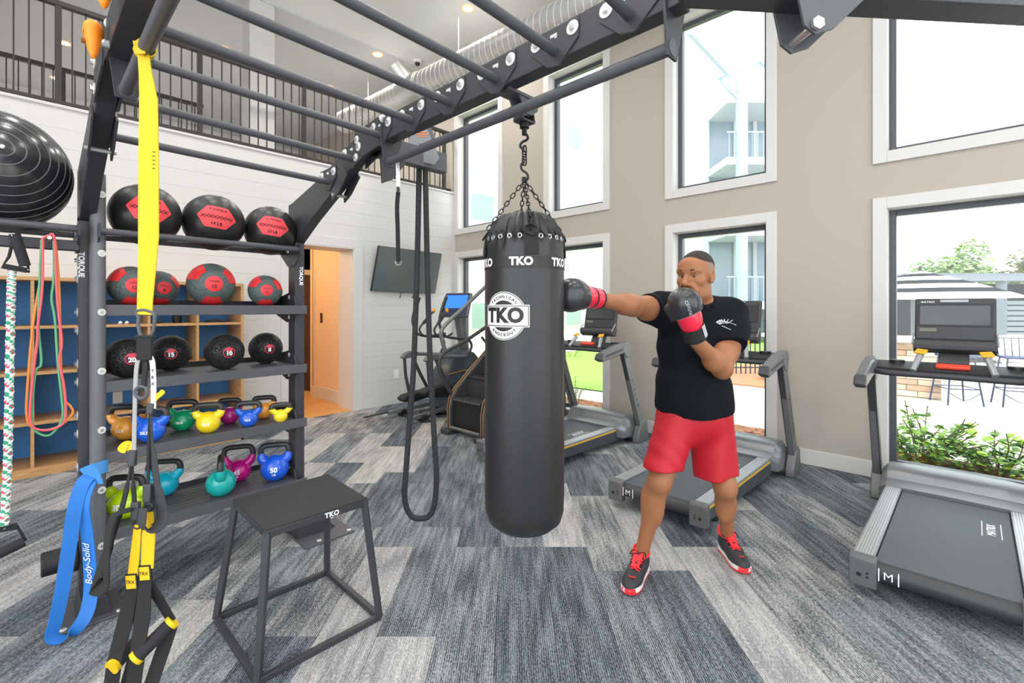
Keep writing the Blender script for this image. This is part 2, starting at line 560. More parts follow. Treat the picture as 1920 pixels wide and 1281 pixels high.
for a, b in zip(edges[2::2], edges[3::2]):
    if b - a > 0.03: MB().box(XW - 0.016, XW, a, b, 0, 0.145).build('baseboard_piece', M_trim, bb, bevel=0.004)

# ---- shiplap wall with the cased opening to the corridor
DX0, DX1, DZ = 2.41, 3.318, 2.34
wl = MB().box(-4, DX0, YW + 0.004, YW + 0.42, -0.2, 3.44).box(DX1, XW + 0.01, YW + 0.004, YW + 0.42, -0.2, 3.44).box(DX0, DX1, YW + 0.004, YW + 0.42, DZ, 3.44)
wall_left = struct(wl.build('wall_left', mat('wall_backing', '#cfccc9', 0.8), smooth=False))
BH = 0.1905; k = 0
while k * BH < 3.43:
    a, b = k * BH + 0.0007, min((k + 1) * BH - 0.0007, 3.44)
    if a < DZ + 0.05:
        spans = [(-4, DX0 - 0.09), (DX1 + 0.09, XW)]
    else:
        spans = [(-4, XW)]
    for (p, q) in spans:
        MB().box(p, q, YW - 0.012, YW + 0.006, max(a, 0), b).build('shiplap_board', M_white, wall_left, smooth=False)
    k += 1
MB().box(DX0 - 0.10, DX0, YW - 0.024, YW + 0.01, 0, DZ + 0.10).build('door_casing', M_white, wall_left, bevel=0.003)
MB().box(DX1, DX1 + 0.14, YW - 0.024, YW + 0.01, 0, DZ + 0.10).build('door_casing', M_white, wall_left, bevel=0.003)
MB().box(DX0 - 0.10, DX1 + 0.14, YW - 0.023, YW + 0.01, DZ + 0.001, 2.478).build('door_casing', M_white, wall_left, bevel=0.003)
MB().box(DX1 - 0.012, DX1, YW - 0.02, YW + 0.43, 0, DZ).box(DX0, DX0 + 0.012, YW - 0.02, YW + 0.43, 0, DZ).box(DX0, DX1, YW - 0.02, YW + 0.43, DZ - 0.012, DZ).build('door_jamb', M_trim, wall_left, smooth=False)
MB().box(-4, XW, YW - 0.03, YW + 0.42, 3.44, 3.47).build('wall_cap', M_white, wall_left, bevel=0.004)

# corridor behind the opening
wood_f = wood_mat('oak_floor', '#c08a4e', '#d9a768', 0.4, 4, (10, 1.2, 1))
cor = struct(MB().box(0.6, 5.0, YW + 0.0, 10.4, -0.15, -0.002).build('floor_corridor', mat('floor_gap', '#6b4726', 0.7), smooth=False))
for i in range(18):
    x0 = 1.2 + i * 0.13
    MB().box(x0 + 0.001, x0 + 0.129, YW + 0.002, 10.4, -0.01, 0.0).build('floor_board', wood_f, cor, smooth=False)
cw_ = struct(MB().box(3.4, 3.5, YW + 0.42, 8.0, 0, 2.62).box(3.4, 4.6, 7.98, 8.1, 0, 2.62).build('wall_corridor_right', M_orange, smooth=False))
MB().box(3.376, 3.402, YW + 0.42, 7.985, 0, 0.17).build('baseboard', M_trim, cw_, bevel=0.004)
MB().box(3.386, 3.402, YW + 0.44, 7.9, 0.172, 0.19).build('panel_moulding', M_trim, cw_, bevel=0.003)
MB().box(3.386, 3.402, 7.9, 7.925, 0.172, 2.1).build('panel_moulding', M_trim, cw_, bevel=0.003)
cl_ = struct(MB().box(1.0, 1.1, YW + 0.42, 10.4, 0, 2.62).build('wall_corridor_left', M_orange, smooth=False))
ce_ = struct(MB().box(1.0, 5.0, 10.3, 10.4, 0, 2.62).build('wall_corridor_end', M_orange, smooth=False))
cc_ = struct(MB().box(1.0, 5.0, YW + 0.42, 10.4, 2.62, 2.7).build('ceiling_corridor', M_ceil, smooth=False))
d1 = struct(MB().box(3.42, 4.5, 8.62, 8.66, 0, 2.08).build('door_1', wood_mat('walnut_door', '#4a2c1c', '#6a422a', 0.5, 5, (12, 12, 1)), smooth=False, bevel=0.003))
MB().box(3.33, 3.42, 8.58, 8.68, 0, 2.17).box(3.33, 4.5, 8.58, 8.68, 2.08, 2.17).build('door_casing', mat('corridor_trim', '#ecd9bd', 0.5), d1, bevel=0.003)
struct(MB().box(3.5, 4.6, 8.66, 8.8, 0, 2.62).box(3.33, 4.6, 8.66, 8.8, 2.17, 2.62).build('wall_corridor_bay', M_orange, smooth=False))
o = MB().box(3.36, 3.40, 7.35, 7.43, 1.22, 1.36)
cbx = thing('call_button', 'dark brown wall panel with a small button in the corridor', 'switch', (3.40, 7.39, 1.22))
MB().box(3.392, 3.401, 7.62, 7.70, 1.24, 1.40).build('plate', mat('bronze_plate', '#3b2a20', 0.4, metal=0.5), cbx, bevel=0.003)
MB().cyl((3.393, 7.66, 1.30), (3.386, 7.66, 1.30), 0.012).build('button', mat('button_amber', '#a88258', 0.4), cbx)

# ---- mezzanine above the shiplap wall
struct(MB().box(-4, XW, YW + 0.05, 13.0, 3.2, 3.43).build('floor_mezzanine', mat('mezz_floor', '#bab8b5', 0.7), smooth=False))
struct(MB().box(-4, XW + 0.25, 12.9, 13.0, 3.3, ZC).build('wall_back', mat('mezz_wall', '#dad9d7', 0.8), smooth=False))
struct(MB().box(-4.0, XW + 0.25, -3.6, 6.95, ZC, ZC + 0.2).build('ceiling', M_ceil, smooth=False))
struct(MB().box(-4.0, XW + 0.25, 6.95, 13.0, ZC - 0.03, ZC + 0.2).build('ceiling_mezzanine', M_ceil2, smooth=False))
struct(MB().box(-4.1, -4.0, 3.2, 13.0, -0.2, ZC).build('wall_far_left', M_white, smooth=False))
wn2 = MB().box(-4.1, XW + 0.25, -3.7, -3.6, 4.8, ZC).box(-4.1, XW + 0.25, -3.7, -3.6, -0.2, 0.2)  # unseen wall; its tall openings are shaped to let in frontal fill light
for a, b in ((-4.1, -3.5), (-1.2, -0.8), (1.5, 1.9), (4.2, XW + 0.25)): wn2.box(a, b, -3.7, -3.6, 0.2, 4.8)
struct(wn2.build('wall_near', M_white, smooth=False))
col = thing('column', 'square white column rising behind the balcony railing', 'column', (2.27, 7.12, 3.43))
MB().box(2.11, 2.43, 6.96, 7.28, 3.43, ZC - 0.03).build('shaft', M_trim, col, bevel=0.004)
MB().box(2.095, 2.445, 6.945, 7.295, 3.43, 3.58).build('plinth', M_trim, col, bevel=0.004)

def railing(name, label, y, x0, x1, posts, z0, z1):
    t = thing(name, label, 'railing', ((x0 + x1) / 2, y, z0))
    MB().box(x0, x1, y - 0.03, y + 0.03, z1 - 0.05, z1).build('handrail', M_iron, t, bevel=0.004)
    MB().box(x0, x1, y - 0.018, y + 0.018, z0 + 0.04, z0 + 0.075).build('bottom_rail', M_iron, t, bevel=0.003)
    for px in posts:
        MB().box(px - 0.025, px + 0.025, y - 0.025, y + 0.025, z0, z1 - 0.02).build('post', M_iron, t, bevel=0.003)
    x = posts[0]; bal = None
    while x - 0.1022 > x0: x -= 0.1022
    while x < x1 - 0.03:
        if min(abs(x - p) for p in posts) > 0.05:
            if bal is None:
                b = MB().box(-0.0065, 0.0065, -0.0065, 0.0065, 0, z1 - z0 - 0.1).build('baluster', M_iron, t, smooth=False, local=True)
                bal = b
            else:
                b = bal.copy(); COL.objects.link(b)
            b.location = Vector((x, y, z0 + 0.06)) - ORG[t.name]
        x += 0.1022
    return t
railing('balcony_railing', 'dark bronze balcony railing with thin upright balusters above the shiplap wall', YW + 0.10, -2.4, XW - 0.01, (0.238, 1.44, 2.65, 3.85, 5.03, -0.96, -2.16), 3.47, 4.53)
railing('stair_railing', 'second dark railing standing further back on the balcony around the stairwell', 8.4, -2.6, 1.9, (-2.5, -0.9, 0.35, 1.85), 3.43, 4.57)

# ---- spiral duct, ceiling lights, camera dome
M_galv = mat('galvanised_steel', '#cfcecb', 0.42, metal=0.75, var=0.1, vscale=3)
M_seam = mat('duct_seam', '#e4e3e0', 0.5, metal=0.3)
du = thing('spiral_duct', 'galvanised spiral air duct hanging below the ceiling along the window wall', 'duct', (4.45, 4.5, 4.9))
DA, DB = Vector((4.62, 1.0, 4.93)), Vector((4.14, 8.4, 4.93)); dd = (DB - DA).normalized()
MB().cyl(DA, DB, 0.19, 32, cap=False).build('pipe', M_galv, du)
for i in range(1, 74):
    c = DA + dd * (0.1 * i)
    if i == 1:
        rib0 = MB().tube(arc((0, 0, 0), 0.191, 0, 2 * PI * 31 / 32, 31, (1, 0, 0), (0, 0, 1)), 0.0055, 4, closed=True).build('seam', M_seam, du, local=True)
        rb = rib0
    else:
        rb = rib0.copy(); COL.objects.link(rb)
    rb.location = c - ORG[du.name]; rb.rotation_euler = (R(8), 0, math.atan2(dd.y, dd.x) - PI / 2)
jc = DA + dd * 5.35
MB().tube([jc, jc + Vector((-0.16, 0.05, 0.16)), jc + Vector((-0.30, 0.08, 0.30))], 0.15, 20).build('takeoff', M_galv, du)
MB().cyl(jc - dd * 0.22, jc + dd * 0.22, 0.21, 32).build('coupling', M_galv, du)
for i, tt in enumerate((1.6, 4.3, 6.6)):
    c = DA + dd * tt
    MB().cyl(c + Vector((0, 0, 0.18)), (c.x, c.y, ZC), 0.006, 6).build('hanger_wire', M_trim, du)

M_lamp = mat('lamp_lens', '#ffe6c8', 0.4, emit='#ffcf9a', estr=7.0)
M_lring = mat('lamp_ring', '#f0b890', 0.5, emit='#ff9a5a', estr=0.6)  # trim ring tinted and made to glow, imitating spill from the lens
def downlight(x, y, z, i, label, power, grp):
    t = thing('recessed_light', label, 'light', (x, y, z), grp)
    MB().lathe([(0.085, -0.001), (0.088, -0.006), (0.066, -0.009), (0.064, -0.002)], (x, y, z), 24, cap=False).build('ring', M_lring, t)
    MB().lathe([(0.075, -0.004), (0.03, -0.008), (0.0005, -0.0085)], (x, y, z), 24, cap=False).build('lens', M_lamp, t)
    ld = bpy.data.lights.new('lamp', 'SPOT'); ld.energy = power; ld.color = (1.0, 0.965, 0.92); ld.spot_size = R(150); ld.spot_blend = 0.8; ld.shadow_soft_size = 0.07
    lo = bpy.data.objects.new('lamp', ld); COL.objects.link(lo); lo.parent = t; lo.location = (0, 0, -0.02)
for x, y, lb in ((4.36, 5.1, 'recessed ceiling light over the gym floor right beside the duct'), (4.07, 7.05, 'recessed ceiling light at the ceiling step near the dome camera'),
                 (4.03, 8.75, 'recessed ceiling light deep over the balcony by the far duct end'), (2.25, 8.66, 'recessed ceiling light over the balcony behind the white column'),
                 (0.45, 10.29, 'recessed ceiling light high above the stairwell railing'), (0.41, 11.97, 'recessed ceiling light seen low between balusters near the back wall')):
    downlight(x, y, ZC - (0.03 if y > 6.95 else 0), 0, lb, 110, None)
for x in (-1.4, 0.6, 2.6):  # out-of-view downlights, added to brighten the room
    for y in (-1.2, 0.9, 3.0, 5.1):
        downlight(x, y, ZC, 9, 'added recessed ceiling light over the open gym floor, out of view', 60, 'added gym floor downlights')
for y in (7.5, 9.2):
    t = thing('corridor_light', 'warm round ceiling light inside the corridor', 'light', (2.4, y, 2.62), 'corridor lights')
    MB().lathe([(0.09, 0), (0.09, -0.02), (0.06, -0.035), (0.001, -0.04)], (2.4, y, 2.62), 24, cap=False).build('lens', mat('corridor_lens', '#ffd9a0', 0.5, emit='#ffb060', estr=6), t)
    ld = bpy.data.lights.new('lamp', 'POINT'); ld.energy = 13; ld.color = (1.0, 0.66, 0.36); ld.shadow_soft_size = 0.08
    lo = bpy.data.objects.new('lamp', ld); COL.objects.link(lo); lo.parent = t; lo.location = (0, 0, -0.12)
dm = thing('dome_camera', 'small white dome camera on the ceiling near the duct', 'camera', (4.68, 6.8, ZC))
MB().lathe([(0.075, 0), (0.075, -0.03), (0.05, -0.04)], (4.68, 6.8, ZC), 20).build('base', M_plate, dm)
MB().ball((4.68, 6.8, ZC - 0.045), 0.045, 16, 10).build('dome', M_black, dm)

# ---- television and plates on the shiplap wall
tv = thing('television', 'dark flat television tilted on a wall bracket beside the cased opening', 'television', (4.16, YW - 0.2, 1.72))
tl = [Vector((3.6, 6.30, 2.41)), Vector((4.79, 6.30, 2.385)), Vector((4.70, 6.385, 1.71)), Vector((3.53, 6.385, 1.725))]
tl = [Vector((3.60, 6.20, 2.39)), Vector((4.74, 6.20, 2.365)), Vector((4.70, 6.33, 1.72)), Vector((3.55, 6.33, 1.735))]
nn = (tl[1] - tl[0]).cross(tl[3] - tl[0]).normalized()
if nn.y > 0: nn = -nn
MB().add([p for p in tl] + [p - nn * 0.035 for p in tl], [(0, 1, 2, 3), (7, 6, 5, 4), (0, 4, 5, 1), (1, 5, 6, 2), (2, 6, 7, 3), (3, 7, 4, 0)]).build('bezel', M_black, tv, smooth=False)
ctr = sum(tl, Vector()) / 4
MB().add([ctr + (p - ctr) * 0.985 + nn * 0.001 for p in tl], [(0, 1, 2, 3)]).build('screen', mat('tv_screen_off', '#5a6163', 0.25), tv, smooth=False)
MB().box(4.05, 4.3, 6.28, YW - 0.01, 2.0, 2.12).box(4.0, 4.35, YW - 0.03, YW - 0.008, 1.9, 2.25).build('bracket', M_black, tv)
for xx in (4.07, 4.3):
    MB().tube([(xx, 6.36, 1.74), (xx + 0.01, 6.37, 1.69), (xx, 6.38, 1.655)], 0.006, 6).ball((xx, 6.38, 1.65), 0.012, 8, 6).build('loose_cable', M_black, tv)
sw = thing('light_switch', 'white switch plate low on the shiplap wall near the elliptical', 'switch', (4.02, YW - 0.012, 0.40))
MB().box(3.98, 4.06, YW - 0.022, YW - 0.011, 0.39, 0.53).build('plate', M_plate, sw, bevel=0.003)
MB().box(4.0, 4.04, YW - 0.027, YW - 0.02, 0.425, 0.495).build('rocker', M_plate, sw, bevel=0.002)

# ---- wooden cubby cabinet
oak = wood_mat('oak_veneer', '#a87b4c', '#c79b68', 0.45, 7, (1.5, 1.5, 14))
oakh = wood_mat('oak_veneer_level', '#a87b4c', '#c79b68', 0.45, 7, (1.5, 14, 14))
M_blue = mat('cubby_back_blue', '#3a82c6', 0.5)
cb = thing('cubby_cabinet', 'oak cubby cabinet with blue backs standing against the shiplap wall', 'cabinet', (0.2, 6.15, 0))
CY0, CY1 = 5.9, YW - 0.012
xs = [-1.6, -1.19, -0.78, -0.37, 0.04, 0.45, 0.86, 1.275, 1.70]
zsh = [0.065, 0.465, 0.905, 1.31, 1.735]
MB().box(xs[0], xs[-1] + 0.03, CY1 - 0.015, CY1, 0, 1.755).build('back_panel', M_blue, cb, smooth=False)
for i, x in enumerate(xs):
    MB().box(x, x + (0.03 if i in (0, len(xs) - 1) else 0.024), CY0 if i in (0, 8) else CY0 + 0.003, CY1 - 0.01, 0, 1.735).build('side_panel' if i in (0, len(xs) - 1) else 'divider', oak, cb, bevel=0.0015)
for i, z in enumerate(zsh):
    if i == 4:
        MB().box(xs[0], xs[-1] + 0.03, CY0 - 0.003, CY1, 1.725, 1.757).build('top_panel', oakh, cb, bevel=0.0015)
    elif i == 0:
        MB().box(xs[0], xs[-1] + 0.03, CY0, CY1, 0.0, 0.075).build('base_panel', oakh, cb, bevel=0.0015)
    else:
        MB().box(xs[0] + 0.03, xs[-1], CY0 + 0.001, CY1 - 0.01, z - 0.013, z + 0.013).build('shelf', oakh, cb, bevel=0.0015)
ot = thing('wall_outlet', 'white outlet plate on the blue back of a cubby', 'outlet', (0.68, CY1 - 0.015, 0.49))
MB().box(0.64, 0.72, CY1 - 0.024, CY1 - 0.0145, 0.49, 0.61).build('plate', M_plate, ot, bevel=0.003)
for dz in (0.525, 0.575): MB().box(0.663, 0.697, CY1 - 0.027, CY1 - 0.022, dz - 0.015, dz + 0.015).build('socket', M_plate, ot, bevel=0.002)
def cubby(x): return x
t = thing('roller', 'short black ridged massage roller standing upright in an oak cubby', 'roller', (1.14, 6.1, 1.323))
pf = [(0.035, 0)]
for i in range(8): pf += [(0.045, 0.01 + i * 0.018), (0.045, 0.02 + i * 0.018), (0.04, 0.024 + i * 0.018)]
MB().lathe(pf + [(0.03, 0.16)], (1.14, 6.1, 1.323), 20).build('grip_body', M_black, t)
MB().lathe([(0.02, 0.158), (0.02, 0.175), (0.012, 0.18)], (1.14, 6.1, 1.323), 16).build('cap', M_black, t)
t = thing('earbuds', 'pair of small white earbuds left on a cubby shelf', 'earbuds', (0.66, 6.0, 1.323))
for dx in (0, 0.05):
    MB().ball((0.66 + dx, 6.0, 1.338), 0.016, 12, 8).tube([(0.66 + dx, 6.0, 1.335), (0.645 + dx, 5.98, 1.329)], 0.006, 8).build('bud', M_plate, t)
t = thing('sunglasses', 'folded black sunglasses lying on a cubby shelf', 'sunglasses', (0.93, 6.02, 1.323))
for dx in (-0.035, 0.035):
    MB().ball((0.93 + dx, 6.0, 1.338), 0.03, 14, 8, (1, 0.25, 0.5)).build('lens', M_black, t)
MB().tube([(0.86, 6.0, 1.34), (0.87, 6.08, 1.33), (1.0, 6.085, 1.329)], 0.004, 6).tube([(1.0, 6.0, 1.34), (0.99, 6.07, 1.331), (0.87, 6.07, 1.329)], 0.004, 6).tube([(0.905, 6.0, 1.345), (0.955, 6.0, 1.345)], 0.004, 6).build('temple_arm', M_black, t)
def heap(name, label, cat, c, sz, m, seed):
    rr = random.Random(seed); t = thing(name, label, cat, c)
    mb = MB(); ph = [rr.uniform(0, 6) for _ in range(6)]
    def fn(u, v):
        a = u * 2 * PI; th = v * PI / 2
        k = 1 + 0.16 * math.sin(3 * a + ph[0]) + 0.1 * math.sin(7 * a + ph[1] + 3 * th) + 0.08 * math.sin(11 * th + ph[2])
        return (c[0] + sz[0] * math.cos(a) * math.cos(th) * k, c[1] + sz[1] * math.sin(a) * math.cos(th) * k, c[2] + sz[2] * math.sin(th) * (1 + 0.2 * math.sin(2 * a + ph[3])))
    mb.grid(fn, 40, 16).build('fabric', m, t)
    return t, mb
t, _ = heap('gym_bag', 'crumpled black drawstring bag slumped in an oak cubby', 'bag', (1.07, 6.1, 0.92), (0.15, 0.12, 0.2), M_black, 3)
MB().tube(smooth_path([(1.12, 6.0, 1.05), (1.2, 5.97, 0.96), (1.1, 5.96, 0.93), (1.02, 5.97, 0.94)], 6), 0.006, 6).build('drawstring', M_black, t)
t, _ = heap('folded_towel', 'dark grey cloth heaped in the end cubby', 'cloth', (1.5, 6.08, 1.324), (0.11, 0.09, 0.035), mat('charcoal_cloth', '#33363c', 0.9, bump=0.2, bscale=300), 9)
MB().ribbon([(1.41, 5.98, 1.33), (1.5, 5.975, 1.331), (1.59, 5.985, 1.33)], 0.02, 0.004, (0, 1, 0.1)).build('hem', M_black, t)
t = thing('phone_strap', 'thin black wrist strap dangling inside a cubby', 'strap', (1.03, 6.0, 0.892))
MB().tube(smooth_path([(0.98, 5.95, 0.89), (0.99, 5.95, 0.83), (1.02, 5.95, 0.79), (1.06, 5.95, 0.80)], 6), 0.007, 6).build('loop', M_black, t)
MB().ball((0.98, 5.95, 0.885), 0.012, 10, 6).build('knot', M_black, t)
# ================================================================ THE TRAINING RACK AND WHAT HANGS ON IT
M_rack = mat('rack_powdercoat', '#37383c', 0.42, bump=0.08, bscale=600, spec=0.45)
M_rack2 = mat('rack_tube', '#4e4f53', 0.45, bump=0.1, bscale=500)
M_bolt = mat('zinc_bolt', '#d6d6d4', 0.3, metal=0.9)
M_wash = mat('zinc_washer', '#dcdcd8', 0.45, metal=0.2)
M_decal = mat('white_decal', '#f2f2f2', 0.5)
M_rubber = mat('black_rubber', '#1f2022', 0.6, bump=0.1, bscale=300)
FDIR = Vector((cph, sph, 0)); RDIR = Vector((sph, -cph, 0)); UP = Vector((0, 0, 1))
XR, XL, YR = 1.25, 0.215, 3.194
def yo(x): return -0.05 * (1.247 - x) / 1.02
rack = thing('training_rack', 'large charcoal steel training rack with shelves, monkey bars and angled wing beam', 'rack', (0.73, 3.2, 0))
def bolt(c, n, r=0.013, t=0.012, par=rack):
    c, n = Vector(c), Vector(n).normalized()
    MB().cyl(c, c + n * 0.003, r * 1.7, 16).m(1).cyl(c, c + n * t, r * 0.8, 6).build('bolt', [M_wash, M_bolt], par)
# uprights
for nm, x in (('r', XR), ('l', XL)):
    y = YR + yo(x)
    up = MB().box(x - 0.03, x + 0.03, y - 0.055, y + 0.055, 0.008, 1.93).build('upright', M_rack, rack, bevel=0.003)
    tb = MB()
    put_text(tb, 'TORQUE', 0.030, on_plane((x - (0.022 if nm == 'l' else -0.008), y - 0.0562, 1.69), (0, 0, -1), (1, 0, 0)), 0.03)
    tb.build('lettering', M_decal, up, smooth=False)
    # boom: deep plate at the post, tapering to the beam
    pf = [(0.056, 1.90), (-0.05, 1.90), (-0.30, 2.02), (-0.614, 2.15), (-0.93, 2.29), (-1.0, 2.295), (-1.0, 2.41), (-0.93, 2.405), (-0.45, 2.255), (0.0, 2.165), (0.056, 2.16)]
    MB().prism([(y + a, b) for a, b in pf], x - 0.03, x + 0.03).build('boom', M_rack, rack, bevel=0.003)
    MB().box(x - 0.031, x + 0.031, 0.56 + yo(x), YR - 0.98 + yo(x), 2.295, 2.41).build('beam', M_rack, rack, bevel=0.004)
    for k in range(6):
        zz = 0.35 + 0.255 * k
        if nm == 'l' and k < 6: bolt((x - 0.03, y + 0.02, zz), (-1, 0, 0))
        if nm == 'l': bolt((x - 0.03, y + 0.02, zz + 0.09), (-1, 0, 0))
# round tube bolted in front of the left upright
yl = YR + yo(XL)
rt = MB().cyl((0.25, yl - 0.092, 0.06), (0.25, yl - 0.092, 2.13), 0.031, 20).build('round_post', mat('round_post_grey', '#636468', 0.45), rack)
for zz in (2.03, 1.745, 1.46, 1.175, 0.89, 0.60, 0.33):
    bolt((0.262, yl - 0.121, zz), (0.35, -0.94, 0), 0.010, 0.005)
MB().prism([(yl - 0.09, 2.05), (yl - 0.05, 2.02), (yl - 0.05, 2.2), (yl - 0.075, 2.22)], 0.244, 0.256).build('gusset', M_rack, rack)
# foot plates
MB().box(0.105, 0.345, yl - 0.20, yl + 0.09, 0.0, 0.012).build('foot_plate', M_rack2, rack, bevel=0.003)
MB().prism([(0.17, 0.012), (0.30, 0.012), (0.28, 0.10), (0.185, 0.10)], yl - 0.15, yl + 0.06, 'y').build('foot_block', M_rack, rack, bevel=0.003)
MB().box(1.20, 1.525, YR - 0.265, YR + 0.06, 0.0, 0.012).build('foot_plate', M_rack2, rack, bevel=0.003)
MB().prism([(1.21, 0.012), (1.46, 0.012), (1.285, 0.20), (1.21, 0.20)], YR - 0.12, YR + 0.05, 'y').build('foot_block', M_rack, rack, bevel=0.003)
for p in ((0.125, yl - 0.17), (0.325, yl - 0.17), (1.50, YR - 0.23), (1.50, YR + 0.03), (1.30, YR - 0.23)): bolt((p[0], p[1], 0.012), (0, 0, 1), 0.008, 0.006)
MB().cyl((XL - 0.03, yl, 0.27), (XL - 0.16, yl, 0.27), 0.055, 24).cyl((XL - 0.03, yl, 0.27), (XL - 0.05, yl, 0.27), 0.07, 24).build('storage_peg', M_rubber, rack, bevel=0.006)
# shelves
SX0, SX1 = XL + 0.032, XR - 0.032
for zt in (1.497, 1.12, 0.772, 0.385):
    dp = 0.40
    sh = MB()
    fl_, fr_ = YR - 0.10 + yo(SX0), YR - 0.10 + yo(SX1)
    sh.add([(SX0, fl_, zt - 0.055), (SX1 + 0.06, fr_, zt - 0.055), (SX1 + 0.06, fr_ + 0.006, zt - 0.055), (SX0, fl_ + 0.006, zt - 0.055),
            (SX0, fl_, zt), (SX1 + 0.06, fr_, zt), (SX1 + 0.06, fr_ + 0.006, zt), (SX0, fl_ + 0.006, zt)],
           [(0, 3, 2, 1), (4, 5, 6, 7), (0, 1, 5, 4), (1, 2, 6, 5), (2, 3, 7, 6), (3, 0, 4, 7)])
    so = sh.build('shelf', M_rack2, rack, bevel=0.002)
    for k in range(8):
        a = 0.007 + k * 0.05
        s2 = MB()
        for x0, x1 in ((SX0, SX1),):
            y0, y1 = fl_ + a, fr_ + a
            s2.add([(x0, y0, zt - 0.012), (x1, y1, zt - 0.012), (x1, y1 + 0.043, zt - 0.012), (x0, y0 + 0.043, zt - 0.012),
                    (x0, y0, zt - 0.001), (x1, y1, zt - 0.001), (x1, y1 + 0.043, zt - 0.001), (x0, y0 + 0.043, zt - 0.001)],
                   [(0, 3, 2, 1), (4, 5, 6, 7), (0, 1, 5, 4), (1, 2, 6, 5), (2, 3, 7, 6), (3, 0, 4, 7)])
        s2.build('slat', M_rack2, so, smooth=False)
    MB().add([(SX0, fl_ + 0.01, zt - 0.05), (SX1, fr_ + 0.01, zt - 0.05), (SX1, fr_ + 0.40, zt - 0.05), (SX0, fl_ + 0.40, zt - 0.05)], [(0, 1, 2, 3)]).build('underside', M_rack, so, smooth=False)
    MB().add([(SX0, fl_ + 0.395, zt - 0.05), (SX1, fr_ + 0.395, zt - 0.05), (SX1, fr_ + 0.40, zt + 0.03), (SX0, fl_ + 0.40, zt + 0.03)], [(0, 1, 2, 3)]).build('back_lip', M_rack, so, smooth=False)
    for x, sgn in ((SX1 - 0.005, -1), (SX0 + 0.005, 1)):
        y = YR + yo(x)
        MB().prism([(y - 0.098, zt - 0.055), (y - 0.098, zt - 0.01), (y - 0.06, zt + 0.055), (y + 0.02, zt + 0.085), (y + 0.16, zt + 0.06), (y + 0.29, zt + 0.02), (y + 0.29, zt - 0.05), (y + 0.06, zt - 0.11), (y - 0.03, zt - 0.10)], x - 0.003, x + 0.003).build('shelf_bracket', M_rack, so, smooth=False)
        bolt((x + sgn * 0.003, y + 0.02, zt + 0.055), (sgn, 0, 0), 0.008, 0.006)
        bolt((x + sgn * 0.003, y + 0.02, zt - 0.075), (sgn, 0, 0), 0.008, 0.006)
# ball rails between the uprights and in the bay beyond the left upright
for (x0, x1) in ((SX0, SX1), (-1.35, XL - 0.032)):
    for dy, zz, r in ((-0.13, 1.852, 0.0165), (0.135, 1.852, 0.0165)):
        MB().cyl((x0, YR + dy + yo(x0), zz), (x1, YR + dy + yo(x1), zz), r, 14).build('ball_rail', M_rack2, rack)
    for x, sgn in ((x1 - 0.004, -1), (x0 + 0.004, 1)):
        y = YR + yo(x)
        MB().prism([(y - 0.165, 1.885), (y - 0.155, 1.82), (y - 0.06, 1.75), (y + 0.04, 1.75), (y + 0.16, 1.83), (y + 0.165, 1.885), (y + 0.10, 1.88), (y + 0.03, 1.83), (y - 0.04, 1.83), (y - 0.10, 1.88)], x - 0.004, x + 0.004).build('rail_bracket', M_rack, rack, smooth=False)
MB().box(-1.35, XL - 0.03, yl - 0.10, yl - 0.05, 1.752, 1.80).build('hook_bar', M_rack, rack, bevel=0.004)
for hx in (-0.03, 0.08, -0.35):
    MB().cyl((hx, yl - 0.10, 1.785), (hx, yl - 0.19, 1.795), 0.008, 10).build('hook', M_bolt, rack)
# monkey bars with their bracket plates
RUNG = [(-0.541, 2.204), (-0.824, 2.275), (-1.114, 2.325), (-1.383, 2.325), (-1.651, 2.325), (-1.930, 2.325), (-2.205, 2.325), (-2.482, 2.325)]
for i, (dy, zz) in enumerate(RUNG):
    yr_, yl_ = YR + dy + yo(XR), YR + dy + yo(XL)
    MB().cyl((XL + 0.03, yl_, zz), (XR - 0.03, yr_, zz), 0.0165, 16).build('monkey_bar', M_rack2, rack)
    for x, y, sgn in ((XR - 0.031, yr_, -1), (XL + 0.031, yl_, 1)):
        xx0, xx1 = (x - 0.006, x + 0.001) if sgn < 0 else (x - 0.001, x + 0.006)
        up_ = 0.075
        MB().prism([(y - 0.10, zz + up_), (y + 0.10, zz + up_), (y + 0.10, zz + 0.02), (y + 0.03, zz - 0.045), (y - 0.02, zz - 0.055), (y - 0.10, zz + 0.012)], xx0, xx1).build('bar_bracket', M_rack, rack, bevel=0.001)
        for b in (-0.078, 0.075): bolt((xx0 if sgn < 0 else xx1, y + b, zz + 0.045), (sgn, 0, 0), 0.0135, 0.014)
        if x > 1:
            t2 = MB(); t2.box(xx0 - 0.0006, xx0, y - 0.014, y + 0.014, zz + 0.054, zz + 0.0555).box(xx0 - 0.0006, xx0, y - 0.014, y + 0.014, zz + 0.046, zz + 0.052).box(xx0 - 0.0006, xx0, y - 0.014, y - 0.004, zz + 0.040, zz + 0.043)
            t2.build('decal', M_decal, rack, smooth=False)
# pull-up bars below both beams, on hanging plates
for x in (XR, XL + 0.02):
    y0, y1 = 0.60 + yo(x), 2.06 + yo(x)
    MB().cyl((x, y0, 2.20), (x, y1, 2.20), 0.019, 18).build('pull_up_bar', M_rack2, rack)
    for y, sg in ((y0, -1), (y1, 1)):
        MB().prism([(x - 0.045, 2.43), (x + 0.075, 2.43), (x + 0.075, 2.32), (x + 0.028, 2.172), (x - 0.028, 2.172), (x - 0.045, 2.31)], y - 0.004, y + 0.004, 'y').build('hanger_plate', M_rack, rack, bevel=0.001)
        MB().cyl((x, y - 0.006, 2.20), (x, y + 0.006, 2.20), 0.024, 18).build('bar_collar', M_rack2, rack)
        bolt((x + 0.055, y - 0.004, 2.36), (0, -1, 0), 0.012); bolt((x - 0.036, y - 0.004, 2.40), (0, -1, 0), 0.012)
